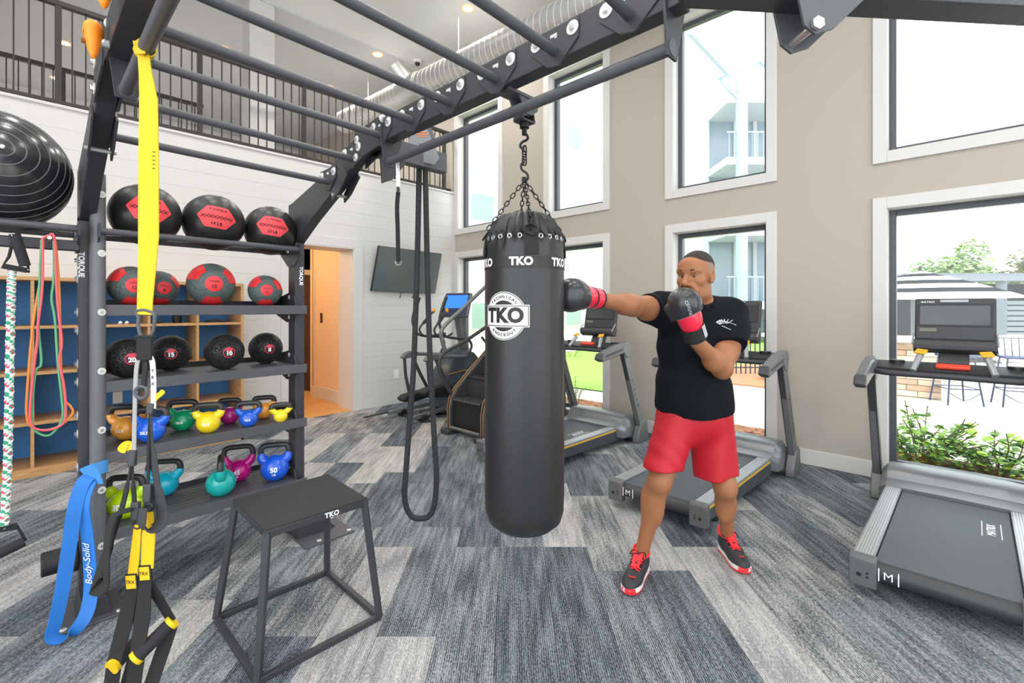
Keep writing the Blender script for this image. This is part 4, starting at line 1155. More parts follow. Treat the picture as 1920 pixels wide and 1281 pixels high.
ds = thing('hanging_strap', 'narrow black strap with a steel D ring hanging from the rack arm', 'strap', (1.40, 2.215, 1.70))
MB().ribbon(smooth_path([(1.392, 2.20, 2.10), (1.388, 2.205, 2.02), (1.395, 2.21, 1.9), (1.402, 2.215, 1.73)], 5), 0.023, 0.003, RDIR).build('webbing', M_web, ds)
MB().ribbon([(1.385, 2.20, 2.275), (1.392, 2.2, 2.16), (1.394, 2.2, 2.13)], 0.022, 0.004, RDIR).build('steel_tab', M_bolt, ds)
MB().bar((1.392, 2.2, 2.125), (1.392, 2.2, 2.09), 0.03, 0.012, RDIR).build('buckle', M_black, ds, bevel=0.003)
MB().tube(arc((1.402, 2.215, 1.728), 0.016, PI * 0.9, PI * 2.1, 12, RDIR, UP), 0.0028, 6).build('d_ring', M_bolt, ds)

# ---------------------------------------------------------------- braided tube with handles
M_foam = mat('black_foam', '#222226', 0.85, bump=0.3, bscale=300)
bt_ = thing('braided_tube', 'braided green and white resistance tube with black foam handles on a rack hook', 'resistance tube', (-0.04, 2.97, 0.5))
core = smooth_path([(-0.035, 2.985, 1.66), (-0.037, 2.97, 1.6), (-0.040, 2.965, 1.43), (-0.044, 2.955, 1.086), (-0.049, 2.94, 0.789), (-0.058, 2.91, 0.55)], 12)
strm = [mat('strand_green', '#2f9a72', 0.7), mat('strand_white', '#e4e8e2', 0.7), mat('strand_white', '#e4e8e2', 0.7), mat('strand_grey', '#b9c6bf', 0.7), mat('strand_red', '#c9485a', 0.7)]
ln = len(core)
for k in range(8):
    pts = []; cw = 1 if k % 2 else -1
    for i in range(ln * 7):
        q = i / (ln * 7 - 1) * (ln - 1); a, b = core[int(q)], core[min(int(q) + 1, ln - 1)]
        p = a.lerp(b, q - int(q)); g = cw * q * 2.4 + (k // 2) * PI / 2
        pts.append(p + Vector((math.cos(g), math.sin(g), 0)) * (0.0098 + 0.0014 * math.sin(2 * g + k)))
    MB().tube(pts, 0.0046, 5).build('strand', strm[(0, 1, 2, 0, 3, 1, 2, 4)[k]], bt_)
MB().tube(core, 0.008, 8).build('core', strm[1], bt_)
MB().cyl((-0.028, 2.97, 1.80), (0.004, 2.965, 1.665), 0.019, 18).build('foam_grip', M_foam, bt_)
MB().tube([(-0.028, 2.97, 1.80), (-0.045, 2.97, 1.70), (-0.065, 2.97, 1.655), (0.018, 2.97, 1.64), (0.012, 2.967, 1.665)], 0.006, 6).bar((-0.062, 2.97, 1.66), (0.01, 2.968, 1.645), 0.02, 0.022).build('handle_strap', M_web, bt_)
MB().cyl((-0.11, 2.88, 0.455), (0.0, 2.90, 0.485), 0.020, 18).build('foam_grip', M_foam, bt_)
MB().bar((-0.075, 2.905, 0.56), (-0.02, 2.91, 0.555), 0.02, 0.022).tube([(-0.11, 2.88, 0.455), (-0.08, 2.905, 0.56), (-0.02, 2.91, 0.555), (0.005, 2.90, 0.487)], 0.006, 6).build('handle_strap', M_web, bt_)

# ---------------------------------------------------------------- loop bands on the next hook
loops = {
 'orange': ('#f08a3c', 'thin orange rubber loop band hanging from the rack hook', [(0.062, 2.99, 1.793), (0.052, 2.99, 1.618), (0.028, 2.99, 1.404), (0.012, 2.99, 1.146), (0.009, 2.99, 1.005), (0.028, 2.99, 0.95), (0.076, 2.99, 0.932), (0.125, 2.99, 0.95), (0.157, 2.99, 0.994), (0.15, 2.99, 1.027), (0.125, 2.99, 1.084), (0.116, 2.99, 1.305), (0.112, 2.99, 1.572), (0.098, 2.99, 1.79)]),
 'pink': ('#e85a62', 'thin pink rubber loop band hanging from the rack hook', [(0.058, 2.97, 1.791), (0.057, 2.97, 1.57), (0.043, 2.97, 1.404), (0.041, 2.97, 1.334), (0.025, 2.97, 1.147), (0.02, 2.97, 0.983), (0.05, 2.97, 0.94), (0.101, 2.97, 0.938), (0.131, 2.97, 0.977), (0.129, 2.97, 1.111), (0.112, 2.97, 1.24), (0.12, 2.97, 1.33), (0.105, 2.97, 1.523), (0.096, 2.97, 1.788)]),
 'green': ('#5aa878', 'thin green rubber loop band hanging lowest on the rack hook', [(0.055, 2.98, 1.784), (0.045, 2.98, 1.428), (0.054, 2.98, 1.238), (0.035, 2.98, 1.192), (0.025, 2.98, 0.981), (0.045, 2.98, 0.925), (0.084, 2.98, 0.911), (0.122, 2.98, 0.976), (0.119, 2.98, 1.086), (0.107, 2.98, 1.233), (0.098, 2.98, 1.427), (0.087, 2.98, 1.523), (0.094, 2.98, 1.62), (0.093, 2.98, 1.788)])}
for nm, (cl, lab, pts) in loops.items():
    pts = pts + [(0.078, pts[0][1], 1.806)]
    sp = smooth_path(pts + [pts[0]], 6)[:-1]
    o = MB().tube(sp, 0.0047, 8, closed=True).build('loop_band', mat('band_' + nm, cl, 0.5), None)
    tag(o, lab, 'band', None)

# ---------------------------------------------------------------- blue power band looped on the round post
M_bb = mat('band_blue', '#2474c8', 0.55, bump=0.1, bscale=40, var=0.12, vscale=14)
pb = thing('power_band', 'wide blue rubber power band knotted round the rack post', 'band', (0.2, 2.95, 0.03))
lp = smooth_path([(0.235, 2.965, 0.70), (0.19, 2.95, 0.672), (0.160, 2.93, 0.56), (0.143, 2.92, 0.415), (0.120, 2.91, 0.231), (0.098, 2.905, 0.10), (0.086, 2.90, 0.045), (0.105, 2.895, 0.02), (0.150, 2.895, 0.024), (0.195, 2.905, 0.075), (0.214, 2.92, 0.16), (0.212, 2.93, 0.30), (0.203, 2.935, 0.44), (0.192, 2.94, 0.58), (0.225, 2.965, 0.69)], 5)
k = len(lp); sides = []
for i in range(k):
    q = i / (k - 1)
    a = np.interp(q, [0, .1, .35, .48, .52, .6, .75, 1], [0.5, 0.9, 1.15, 1.5, 1.5, 0.9, 0.15, 0.0])
    sides.append(RDIR * math.cos(a) + FDIR * math.sin(a) * 1.0)
MB().ribbon(lp, 0.054, 0.0045, sides).build('band_loop', M_bb, pb)
kn = MB()
kn.ribbon([Vector((0.25, yl - 0.092, 0.70)) + (RDIR * math.sin(g) - FDIR * math.cos(g)) * 0.036 + UP * 0.012 * math.sin(g) for g in np.linspace(-2.4, 2.4, 18)], 0.060, 0.006, UP)
kn.ribbon([(0.20, 2.955, 0.745), (0.225, 2.95, 0.70), (0.235, 2.955, 0.655)], 0.07, 0.006, RDIR)
kn.build('knot', mat('band_blue_knot', '#4c95da', 0.55), pb)
i0 = int(k * 0.80)
tx = MB(); o_ = Vector((0.2075, 2.9275, 0.30)) - FDIR * 0.004
put_text(tx, 'Body-Solid', 0.044, on_plane(o_, (lp[int(k * .86)] - lp[int(k * .76)]).normalized(), -RDIR), 0.0, 1.0, 0, 0.25)
tx.build('lettering', M_decal, pb, smooth=False)

# ---------------------------------------------------------------- orange climbing holds on the left beam
for i, (x, y, z, lab) in enumerate(((0.178, 1.93, 2.30, 'orange heart-shaped climbing hold at the joint of the rack beam'), (0.178, 1.66, 2.335, 'orange heart-shaped climbing hold further out along the rack beam'))):
    t = thing('climbing_hold', lab, 'climbing hold', (x, y, z - 0.07), 'orange climbing holds')
    g = MB()
    def fn(u, v):
        a = 2 * PI * u; h = -0.062 + 0.125 * v
        w = 0.036 * math.sqrt(max(0.0, min(1, (v) * 1.25))) * (1 if v < 0.75 else math.sqrt(max(0.002, 1 - ((v - 0.75) / 0.25) ** 2)))
        return (x + 0.026 * math.cos(a) * (w / 0.036) - 0.03, y + w * math.sin(a) + 0.02 * (v - 0.5), z + h - (0.018 if abs(math.sin(a)) < 0.35 and v > 0.7 else 0))
    g.grid(fn, 32, 18).build('hold_body', mat('hold_orange', '#f58608', 0.55, bump=0.1, bscale=120), t)
    MB().cyl((x - 0.04, y, z - 0.01), (x - 0.0575, y, z - 0.01), 0.008, 12).build('bolt_hole', mat('hold_recess', '#8a4a10', 0.6), t)
    MB().cyl((x - 0.02, y, z), (XL - 0.029, y, z), 0.012, 10).build('mount_bolt', M_bolt, t)

# ---------------------------------------------------------------- yellow anchor strap and suspension trainer
M_yel = mat('strap_yellow', '#dcb400', 0.65, bump=0.15, bscale=500)
SX, SY = 0.237, 1.655; SF = Vector((SX, SY, 0)).dot(FDIR); SR = Vector((SX, SY, 0)).dot(RDIR)
def sp_(r, z, df=0.0): return FDIR * (SF + df) + RDIR * (SR + r) + UP * z
an = thing('anchor_strap', 'long flat yellow anchor strap looped over the pull-up bar', 'strap', tuple(sp_(0, 1.46)))
MB().ribbon([sp_(0.002, 2.19, -0.012), sp_(0.004, 2.13, -0.006), sp_(0.008, 2.06), sp_(0.008, 1.9), sp_(0.008, 1.68), sp_(0.004, 1.60), sp_(-0.002, 1.50), sp_(-0.003, 1.462)], [0.030, 0.036, 0.050, 0.056, 0.057, 0.050, 0.043, 0.042], 0.003, RDIR).build('webbing', M_yel, an)
MB().ribbon([Vector((SX - 0.002, SY, 2.20)) + (Vector((1, 0, 0)) * math.cos(g) + UP * math.sin(g)) * 0.023 for g in np.linspace(-0.5 * PI, 1.45 * PI, 26)], 0.034, 0.003, (0, 1, 0)).build('bar_loop', M_yel, an)
MB().ribbon([sp_(0.005, 2.21, -0.028), sp_(0.006, 2.175, -0.026)], [0.036, 0.026], 0.003, RDIR).build('sewn_tab', mat('strap_yellow_tab', '#cfa800', 0.6), an)
tk = MB()
for i in range(5): tk.add([sp_(0.024 + a, 1.915 - i * 0.0115 + b, -0.0035) for a, b in ((-0.004, -0.001), (0.004, -0.001), (0.004, 0.001), (-0.004, 0.001))], [(0, 1, 2, 3)])
tk.build('printed_ticks', M_ink, an, smooth=False)
tr = thing('suspension_trainer', 'black and yellow suspension trainer with foam handles hanging from the yellow strap', 'suspension trainer', tuple(sp_(-0.03, 0.4)))
# carabiner
MB().tube(smooth_path([sp_(-0.020, 1.455), sp_(-0.027, 1.47), sp_(-0.004, 1.475), sp_(0.022, 1.465), sp_(0.024, 1.44), sp_(0.015, 1.405), sp_(-0.012, 1.402), sp_(-0.022, 1.435)], 4), 0.0045, 8, closed=True).build('carabiner', M_rack2, tr)
MB().bar(sp_(-0.002, 1.402), sp_(-0.002, 1.335), 0.042, 0.012, FDIR).bar(sp_(-0.002, 1.405), sp_(-0.002, 1.397), 0.052, 0.016, FDIR).build('anchor_loop', M_web, tr, bevel=0.003)
gray_m = mat('grey_webbing', '#9a9a98', 0.8, bump=0.3, bscale=400)
MB().ribbon(smooth_path([sp_(-0.018, 1.345), sp_(-0.026, 1.31), sp_(-0.030, 1.22), sp_(-0.033, 1.075)], 5), 0.011, 0.003, RDIR).build('main_strap', gray_m, tr)
MB().ribbon(smooth_path([sp_(0.012, 1.345), sp_(0.019, 1.325), sp_(0.022, 1.26), sp_(0.021, 1.20)], 5), 0.014, 0.003, RDIR).build('main_strap', mat('light_webbing', '#c9cac8', 0.8), tr)
tx = MB()
for i, chh in enumerate('TRX'): put_text(tx, chh, 0.012, on_plane(sp_(0.021, 1.305 - i * 0.018, -0.003), RDIR, UP), 0.02)
tx.build('lettering', M_ink, tr, smooth=False)
MB().tube(arc(sp_(-0.012, 1.245), 0.017, 0, 2 * PI * 19 / 20, 19, RDIR, UP), 0.005, 8, closed=True).build('equalizer_ring', M_rack2, tr)
MB().bar(sp_(0.0, 1.33), sp_(-0.006, 1.25), 0.012, 0.006, FDIR).build('ring_strap', M_web, tr)
MB().bar(sp_(-0.036, 1.085), sp_(-0.038, 1.04), 0.020, 0.012, FDIR).build('buckle', M_rack, tr, bevel=0.003)
MB().bar(sp_(0.015, 1.215), sp_(0.013, 1.185), 0.019, 0.012, FDIR).build('buckle', M_rack, tr, bevel=0.003)
MB().ribbon(smooth_path([sp_(-0.035, 1.082), sp_(-0.048, 1.098), sp_(-0.062, 1.092), sp_(-0.070, 1.078)], 4), [0.006] + [0.024] * 11 + [0.01], 0.002, UP + RDIR * 0.3).build('pull_tab', M_yel, tr)
MB().ribbon(smooth_path([sp_(0.016, 1.216), sp_(0.030, 1.232), sp_(0.040, 1.240), sp_(0.050, 1.250)], 4), [0.006] + [0.014] * 11 + [0.008], 0.002, UP - RDIR * 0.5).build('pull_tab', M_yel, tr)
# long thin runs and the hanging slack loops
MB().ribbon(smooth_path([sp_(-0.038, 1.04), sp_(-0.034, 0.98), sp_(-0.030, 0.90)], 4), [0.006] * 4 + [0.012] * 4 + [0.018], 0.003, RDIR).build('run_strap', M_web, tr)
MB().ribbon(smooth_path([sp_(0.013, 1.185), sp_(0.008, 1.10), sp_(0.006, 0.95)], 4), 0.008, 0.003, RDIR).build('run_strap', M_web, tr)
MB().ribbon(smooth_path([sp_(-0.040, 1.045), sp_(-0.062, 0.94), sp_(-0.100, 0.82), sp_(-0.130, 0.74), sp_(-0.118, 0.715, -0.02), sp_(-0.085, 0.735, -0.03), sp_(-0.083, 0.83, -0.03), sp_(-0.072, 0.905, -0.02), sp_(-0.030, 0.925, -0.01)], 6), [0.012] * 4 + [0.026] * 8 + [0.045] * 19 + [0.040] * 12 + [0.022] * 6, 0.003, RDIR * 0.8 - FDIR * 0.5).build('slack_loop', M_web, tr)
MB().ribbon(smooth_path([sp_(0.013, 1.185), sp_(0.020, 1.08), sp_(0.034, 0.97), sp_(0.046, 0.90), sp_(0.040, 0.875, -0.02), sp_(0.015, 0.885, -0.03), sp_(0.008, 0.93, -0.02)], 6), [0.010] * 6 + [0.03] * 6 + [0.052] * 18 + [0.035] * 7, 0.003, RDIR * 0.85 - FDIR * 0.4).build('slack_loop', mat('charcoal_webbing', '#37383b', 0.8, bump=0.3, bscale=400), tr)
for r0, z0 in ((-0.028, 0.905), (0.006, 0.955)):
    MB().bar(sp_(r0, z0 + 0.035), sp_(r0, z0 - 0.015), 0.022, 0.014, FDIR).build('cam_buckle', M_rack, tr, bevel=0.003)
    MB().tube(arc(sp_(r0 + 0.004, z0 - 0.03), 0.010, 0, 2 * PI * 13 / 14, 13, RDIR, UP), 0.003, 6, closed=True).build('clip', M_black, tr)
MB().ribbon([sp_(-0.022, 0.875), sp_(-0.028, 0.81), sp_(-0.036, 0.735)], [0.020, 0.024, 0.028], 0.003, RDIR).build('foot_loop', M_yel, tr)
MB().ribbon([sp_(0.008, 0.912), sp_(0.008, 0.84), sp_(0.004, 0.755)], [0.024, 0.036, 0.034], 0.003, RDIR).build('foot_loop', M_yel, tr)
for r0, z0 in ((-0.040, 0.718), (-0.002, 0.742)):
    MB().bar(sp_(r0, z0 + 0.022), sp_(r0 + 0.003, z0 - 0.022), 0.034, 0.007, FDIR).build('tag_frame', M_web, tr, bevel=0.001)
    tg = MB().bar(sp_(r0, z0 + 0.018, -0.0035), sp_(r0 + 0.003, z0 - 0.018, -0.0035), 0.027, 0.003, FDIR).build('tag', M_yel, tr)
    tx = MB(); put_text(tx, 'TRX', 0.013, on_plane(sp_(r0, z0, -0.0056), RDIR, UP), 0.01); tx.build('lettering', M_ink, tg, smooth=False)
def handle(a, b, top, m_):
    a, b = Vector(a), Vector(b); d = (b - a).normalized()
    MB().cyl(a, b, 0.0185, 18).build('foam_handle', M_foam, tr)
    for e, sg in ((a, -1), (b, 1)):
        MB().cyl(e - d * sg * 0.004, e + d * sg * 0.007, 0.0205, 18).build('handle_end', M_yel, tr)
    for e, w in ((a, 0.042), (b, 0.030)):
        MB().ribbon([Vector(top), Vector(top).lerp(e, 0.5) + FDIR * 0.004, e + UP * 0.006], [0.034, w, w * 0.9], 0.003, RDIR).build('handle_web', M_web, tr)
    MB().ribbon(smooth_path([b - UP * 0.004, b.lerp(a, 0.35) - UP * 0.07, a.lerp(b, 0.2) - UP * 0.14, a - UP * 0.10 - RDIR * 0.01, a - UP * 0.004], 5), 0.036, 0.003, RDIR + FDIR * 0.3).build('foot_cradle', M_web, tr)
handle(sp_(-0.0896, 0.482, 0.0), sp_(-0.0795, 0.505, 0.08), sp_(-0.038, 0.70), 0)
handle(sp_(-0.0084, 0.522, -0.02), sp_(0.050, 0.583, 0.03), sp_(0.0, 0.722), 0)
# ================================================================ CARDIO MACHINES
M_silver = mat('machine_silver', '#9a9da0', 0.38, metal=0.5)
M_silver2 = mat('machine_grey', '#6f7072', 0.45, metal=0.35)
M_dark = mat('machine_charcoal', '#35373a', 0.5)
M_skirt = mat('deck_skirt', '#3d4147', 0.45)
M_belt = mat('running_belt', '#4b5055', 0.62, bump=0.15, bscale=350)
M_yline = mat('yellow_line', '#d9a92c', 0.45)
M_screen = mat('screen_glass', '#3a3c3e', 0.12, spec=0.6)
M_red2 = mat('stop_red', '#e0452f', 0.4)
M_ylw = mat('paddle_yellow', '#e8a520', 0.45)

def make_treadmill(label):
    t = thing('treadmill', label, 'treadmill', (0, 0, 0), 'treadmills facing the windows')
    B = lambda mb, n, m_, bv=0.0, p=None: mb.build(n, m_, p or t, bevel=bv, local=True)
    B(MB().box(0.05, 1.42, -0.262, 0.262, 0.10, 0.186), 'belt', M_belt, 0.004)
    B(MB().cyl((0.055, -0.262, 0.135), (0.055, 0.262, 0.135), 0.047, 24), 'rear_roller', M_dark)
    for s in (-1, 1):
        y0, y1 = sorted((s * 0.266, s * 0.358))
        r = B(MB().box(0.04, 1.50, y0, y1, 0.165, 0.198), 'side_rail', M_silver, 0.003)
        for k in range(6):
            yy = s * (0.28 + k * 0.0125)
            B(MB().box(0.06, 1.40, yy - 0.0035, yy + 0.0035, 0.197, 0.2005), 'tread_rib', mat('rib_light', '#b8babd', 0.4, metal=0.5), 0, r)
        y0, y1 = sorted((s * 0.300, s * 0.362))
        B(MB().prism([(0.05, 0.085), (1.55, 0.055), (1.55, 0.165), (0.05, 0.165)], y0, y1, 'y'), 'frame_side', M_skirt, 0.003)
        ys_ = s * 0.3635
        B(MB().box(0.06, 1.56, min(ys_, ys_ - s * 0.004), max(ys_, ys_ - s * 0.004), 0.166, 0.178), 'accent_stripe', M_yline)
        y0, y1 = sorted((s * 0.252, s * 0.368))
        e = B(MB().prism([(0.0, 0.05), (0.06, 0.05), (0.06, 0.203), (0.012, 0.203), (0.0, 0.19)], y0, y1, 'y'), 'end_cap', mat('cap_grey', '#5c5d5f', 0.5), 0.006)
        B(MB().cyl((-0.001, s * 0.325, 0.11), (0.004, s * 0.325, 0.11), 0.011, 12).cyl((-0.001, s * 0.29, 0.125), (0.004, s * 0.29, 0.125), 0.006, 10).cyl((-0.001, s * 0.29, 0.105), (0.004, s * 0.29, 0.105), 0.006, 10), 'cap_hole', M_black, 0, e)
        B(MB().cyl((0.30, s * 0.30, 0.0), (0.30, s * 0.30, 0.09), 0.028, 14), 'foot', M_black)
        # upright with its dark inner face, foot block, top corner and grip
        yc = s * 0.445
        B(MB().bar((1.745, yc, 0.12), (1.385, yc, 1.00), 0.052, 0.105, (1, 0, 0.4)), 'upright', M_silver2, 0.008)
        B(MB().bar((1.685, yc - s * 0.004, 0.16), (1.342, yc - s * 0.004, 0.99), 0.05, 0.02, (1, 0, 0.4)), 'upright_edge', M_dark, 0.004)
        tx = MB(); ud = (Vector((1.385, 0, 1.0)) - Vector((1.745, 0, 0.12))).normalized()
        wv = Vector((ud.z, 0, -ud.x))
        put_text(tx, 'MATRIX', 0.07, on_plane((1.565, yc + s * 0.0268, 0.56), ud * (1 if s < 0 else -1), wv * (-1 if s < 0 else 1) * (1 if s < 0 else 1)), 0.01, 1.6)
        B(tx, 'lettering', M_dark)
        B(MB().prism([(1.60, 0.0), (1.83, 0.0), (1.84, 0.04), (1.81, 0.22), (1.76, 0.25), (1.68, 0.21), (1.60, 0.06)], yc - 0.036, yc + 0.036, 'y'), 'foot_block', M_silver2, 0.010)
        B(MB().prism([(1.37, 0.95), (1.45, 0.96), (1.47, 1.09), (1.43, 1.125), (1.32, 1.12), (1.30, 1.03)], yc - 0.034, yc + 0.034, 'y'), 'top_corner', M_silver2, 0.012)
        g = B(MB().prism([(0.90, 0.965), (0.93, 0.945), (1.32, 1.005), (1.32, 1.11), (1.20, 1.105), (0.93, 1.035)], yc - 0.032, yc + 0.032, 'y'), 'grip', M_silver2, 0.012)
        B(MB().prism([(0.86, 0.97), (0.935, 0.942), (0.94, 1.036), (0.89, 1.028)], yc - 0.033, yc + 0.033, 'y'), 'grip_end', M_dark, 0.010, g)
        B(MB().prism([(0.97, 0.985), (1.30, 1.035), (1.30, 1.062), (0.97, 1.008)], yc + s * 0.030, yc + s * 0.0335, 'y'), 'grip_groove', M_dark, 0, g)
        # thumb paddle
        pd = B(MB().tube([(1.27, s * 0.20, 1.05), (1.31, s * 0.185, 1.10), (1.36, s * 0.165, 1.155)], 0.02, 10, rs=[0.018, 0.019, 0.022]), 'speed_paddle', M_silver)
        B(MB().bar((1.335, s * 0.172, 1.165), (1.39, s * 0.155, 1.19), 0.062, 0.012, (-0.4, 0, 1)), 'paddle_pad', M_ylw, 0.004, pd)
    B(MB().bar((0.94, -0.07, 0.1875), (0.95, 0.0, 0.1875), 0.001, 0.0005), 'belt_seam', M_belt)
    tx = MB(); put_text(tx, 'MATRIX', 0.052, on_plane((0.93, -0.175, 0.1868), (1, 0, 0), (0, 1, 0)), 0.02)
    for yy in (-0.215, -0.135): tx.box(0.80, 1.06, yy - 0.002, yy + 0.002, 0.1866, 0.1872)
    B(tx, 'belt_lettering', M_decal)
    tx = MB(); put_text(tx, 'M', 0.055, on_plane((0.0045, 0.205, 0.135), (0, -1, 0), (0, 0, 1)), 0.0)
    for yy in (0.165, 0.243): tx.box(0.003, 0.0055, yy - 0.0025, yy + 0.0025, 0.105, 0.168)
    B(tx, 'roller_mark', M_decal)
    # motor hood: rounded cover with a concave rear face
    pr_ = [(1.36, 0.10), (1.34, 0.205), (1.42, 0.215), (1.455, 0.23), (1.468, 0.265), (1.495, 0.295), (1.55, 0.312), (1.66, 0.308), (1.74, 0.285), (1.80, 0.22), (1.82, 0.06)]
    rings = []
    for y, k, dx in ((-0.405, 0.55, 0.06), (-0.395, 0.80, 0.03), (-0.36, 0.97, 0.006), (-0.25, 1.0, 0), (0, 1.02, 0), (0.25, 1.0, 0), (0.36, 0.97, 0.006), (0.395, 0.80, 0.03), (0.405, 0.55, 0.06)):
        rings.append([(x + (dx if x < 1.6 else -dx), y, 0.06 + (z - 0.06) * k) for x, z in pr_])
    B(MB().loft(rings), 'motor_hood', mat('hood_silver', '#7f8184', 0.38, metal=0.45), 0.0)
    B(MB().box(1.405, 1.425, -0.262, 0.262, 0.186, 0.2), 'belt_gap', M_black)
    # dash, bar, stop key
    B(MB().tube(smooth_path([(1.30, -0.44, 1.03), (1.24, -0.30, 1.025), (1.215, 0, 1.03), (1.24, 0.30, 1.025), (1.30, 0.44, 1.03)], 6), 0.019, 12), 'cross_bar', M_dark)
    dl = []
    for y in np.linspace(-0.41, 0.41, 9):
        q = 0.10 * (1 - (y / 0.42) ** 2)
        dl.append([(1.36 - q * 0.5, y, 1.03), (1.50, y, 1.03), (1.54, y, 1.085), (1.46 - q * .2, y, 1.095 + q * 0.05), (1.36 - q * 0.6, y, 1.055)])
    B(MB().loft(dl), 'dash', M_dark, 0.0)
    B(MB().bar((1.345, -0.085, 1.085), (1.345, 0.085, 1.085), 0.05, 0.022, (-0.4, 0, 1)), 'stop_bar', M_red2, 0.006)
    for s in (-1, 1):
        B(MB().cyl((1.44, s * 0.30, 1.075), (1.44, s * 0.30, 1.105), 0.045, 18), 'cup_holder', M_black)
    # console on its mast, tipped towards the runner
    B(MB().bar((1.53, 0, 1.06), (1.665, 0, 1.30), 0.16, 0.06, (1, 0, 0)), 'mast', M_dark, 0.006)
    cz, cxx = 1.355, 1.585; tilt = R(12); ex = Vector((0, -1, 0)); ez = Vector((math.sin(tilt), 0, math.cos(tilt))); en = Vector((-math.cos(tilt), 0, math.sin(tilt)))
    O = Vector((cxx, 0, cz))
    def plate(x0, x1, z0, z1, d0, d1): 
        v = [O + ex * a + ez * b + en * d for d in (d0, d1) for a, b in ((x0, z0), (x1, z0), (x1, z1), (x0, z1))]
        return MB().add(v, [(0, 1, 2, 3), (7, 6, 5, 4), (0, 4, 5, 1), (1, 5, 6, 2), (2, 6, 7, 3), (3, 7, 4, 0)])
    cn = B(plate(-0.212, 0.212, -0.105, 0.20, -0.045, 0.0), 'console', M_dark, 0.012)
    B(plate(-0.195, 0.195, -0.005, 0.155, 0.0, 0.004), 'screen_bezel', M_black, 0.001, cn)
    B(plate(-0.183, 0.183, 0.006, 0.145, 0.004, 0.0055), 'screen', M_screen, 0, cn)
    B(plate(-0.075, 0.075, 0.168, 0.19, 0.0, 0.006), 'camera_bar', M_silver, 0.003, cn)
    B(plate(-0.185, -0.09, -0.045, -0.02, 0.0, 0.003), 'nfc_label', mat('label_khaki', '#6a6a5c', 0.5), 0, cn)
    tx = MB(); put_text(tx, 'MATRIX', 0.018, lambda a, b: O + ex * (a - 0.14) + ez * (b + 0.173) + en * 0.0015, 0.02, 1.2)
    B(tx, 'lettering', M_decal, 0, cn)
    prof = [(-0.10, 0.0), (-0.115, 0.045), (-0.15, 0.062), (-0.18, 0.055), (-0.20, 0.0), (-0.19, -0.05), (-0.10, -0.045)]
    B(MB().loft([[O + ex * a + ez * z + en * d for z, d in prof] for a in (-0.215, -0.1, 0.1, 0.215)]), 'tray', M_dark, 0.004)
    for s in (-1, 1): B(MB().tube([O + ex * (s * 0.215) + ez * -0.06 + en * 0.002, O + ex * (s * 0.218) + ez * -0.11 + en * 0.04, O + ex * (s * 0.218) + ez * -0.15 + en * 0.066], 0.006, 8), 'tray_rail', M_silver)
    B(MB().cyl((1.50, -0.366, 0.115), (1.50, -0.362, 0.115), 0.012, 12), 'indicator', mat('indicator_green', '#c6d43a', 0.4))
    return t
t1 = make_treadmill('treadmill with a bare deck next to the corner windows, behind the punching bag')
t1.location = (3.06, 3.1, 0)
t2 = dup(t1, (3.06, 1.60, 0), None, 'treadmill directly behind the boxing man'); 
t3 = dup(t1, (3.0, 0.10, 0), None, 'treadmill in front of the window with the striped umbrella and leafy shrub')

# ---------------------------------------------------------------- stair climber
M_cop = mat('copper_trim', '#b98d5c', 0.4, metal=0.4)
sc_ = thing('stair_climber', 'black stair climber with copper edge trim beside the punching bag', 'stair climber', (4.1, 4.15, 0))
side = [(3.50, 0.04), (3.50, 0.30), (3.53, 0.42), (3.60, 0.52), (3.87, 0.745), (4.00, 0.85), (4.45, 1.22), (4.85, 1.25), (4.95, 1.0), (4.95, 0.04)]
for y in (4.45, 3.86):
    MB().prism(side, y - 0.035, y + 0.035, 'y').build('side_panel', M_dark, sc_, bevel=0.010)
    for dy in (-0.037, 0.037):
        MB().tube([(p[0] - 0.004, y + dy * 0.55, p[1] + 0.006) for p in side[:7]], 0.0045, 6).build('edge_trim', M_cop, sc_)
for k in range(4):
    x0, z1 = 3.50 + 0.25 * k, 0.43 + 0.225 * k
    MB().box(x0 + (0.02 if k == 0 else 0), x0 + 0.29, 3.895, 4.415, z1 - 0.035, z1).build('step_tread', M_rubber, sc_, bevel=0.008)
    MB().box(x0 + 0.255, x0 + 0.275, 3.90, 4.41, z1 - 0.02, z1 + 0.20).build('riser', M_dark, sc_)
    for j in range(12):
        MB().box(x0 + 0.014, x0 + 0.03, 3.92 + j * 0.04, 3.945 + j * 0.04, z1 - 0.03, z1 - 0.012).build('nosing_stud', M_silver2, sc_)
MB().box(3.54, 3.57, 3.895, 4.415, 0.06, 0.40).build('kick_panel', M_black, sc_)
MB().box(3.43, 4.95, 4.38, 4.52, 0.0, 0.06).build('base_skid', M_dark, sc_, bevel=0.01)
MB().box(3.43, 4.95, 3.80, 3.93, 0.0, 0.06).build('base_skid', M_dark, sc_, bevel=0.01)
MB().cyl((3.50, 3.9, 0.08), (3.50, 4.41, 0.08), 0.02, 10).build('base_tube', M_silver2, sc_)
for y in (4.46, 3.85):
    MB().tube(smooth_path(([(3.56, y, 0.45), (3.43, y, 0.64), (3.37, y, 0.79), (3.42, y, 0.94)] if y > 4 else [(3.86, y, 0.7), (3.74, y, 0.9)]) + [(3.76, y, 1.075), (4.08, y, 1.225), (4.5, y, 1.42)], 6), 0.022, 12).build('lower_handrail', M_dark, sc_)
MB().tube(smooth_path([(3.50, 4.47, 0.92), (3.42, 4.47, 1.10), (3.435, 4.47, 1.25), (3.74, 4.47, 1.48), (4.08, 4.47, 1.73), (4.55, 4.47, 2.05)], 6), 0.024, 12).build('upper_handrail', M_silver2, sc_)
MB().tube(smooth_path([(4.45, 3.85, 1.40), (4.48, 3.85, 1.7), (4.55, 3.85, 1.95)], 5), 0.024, 12).build('upper_handrail', M_silver2, sc_)
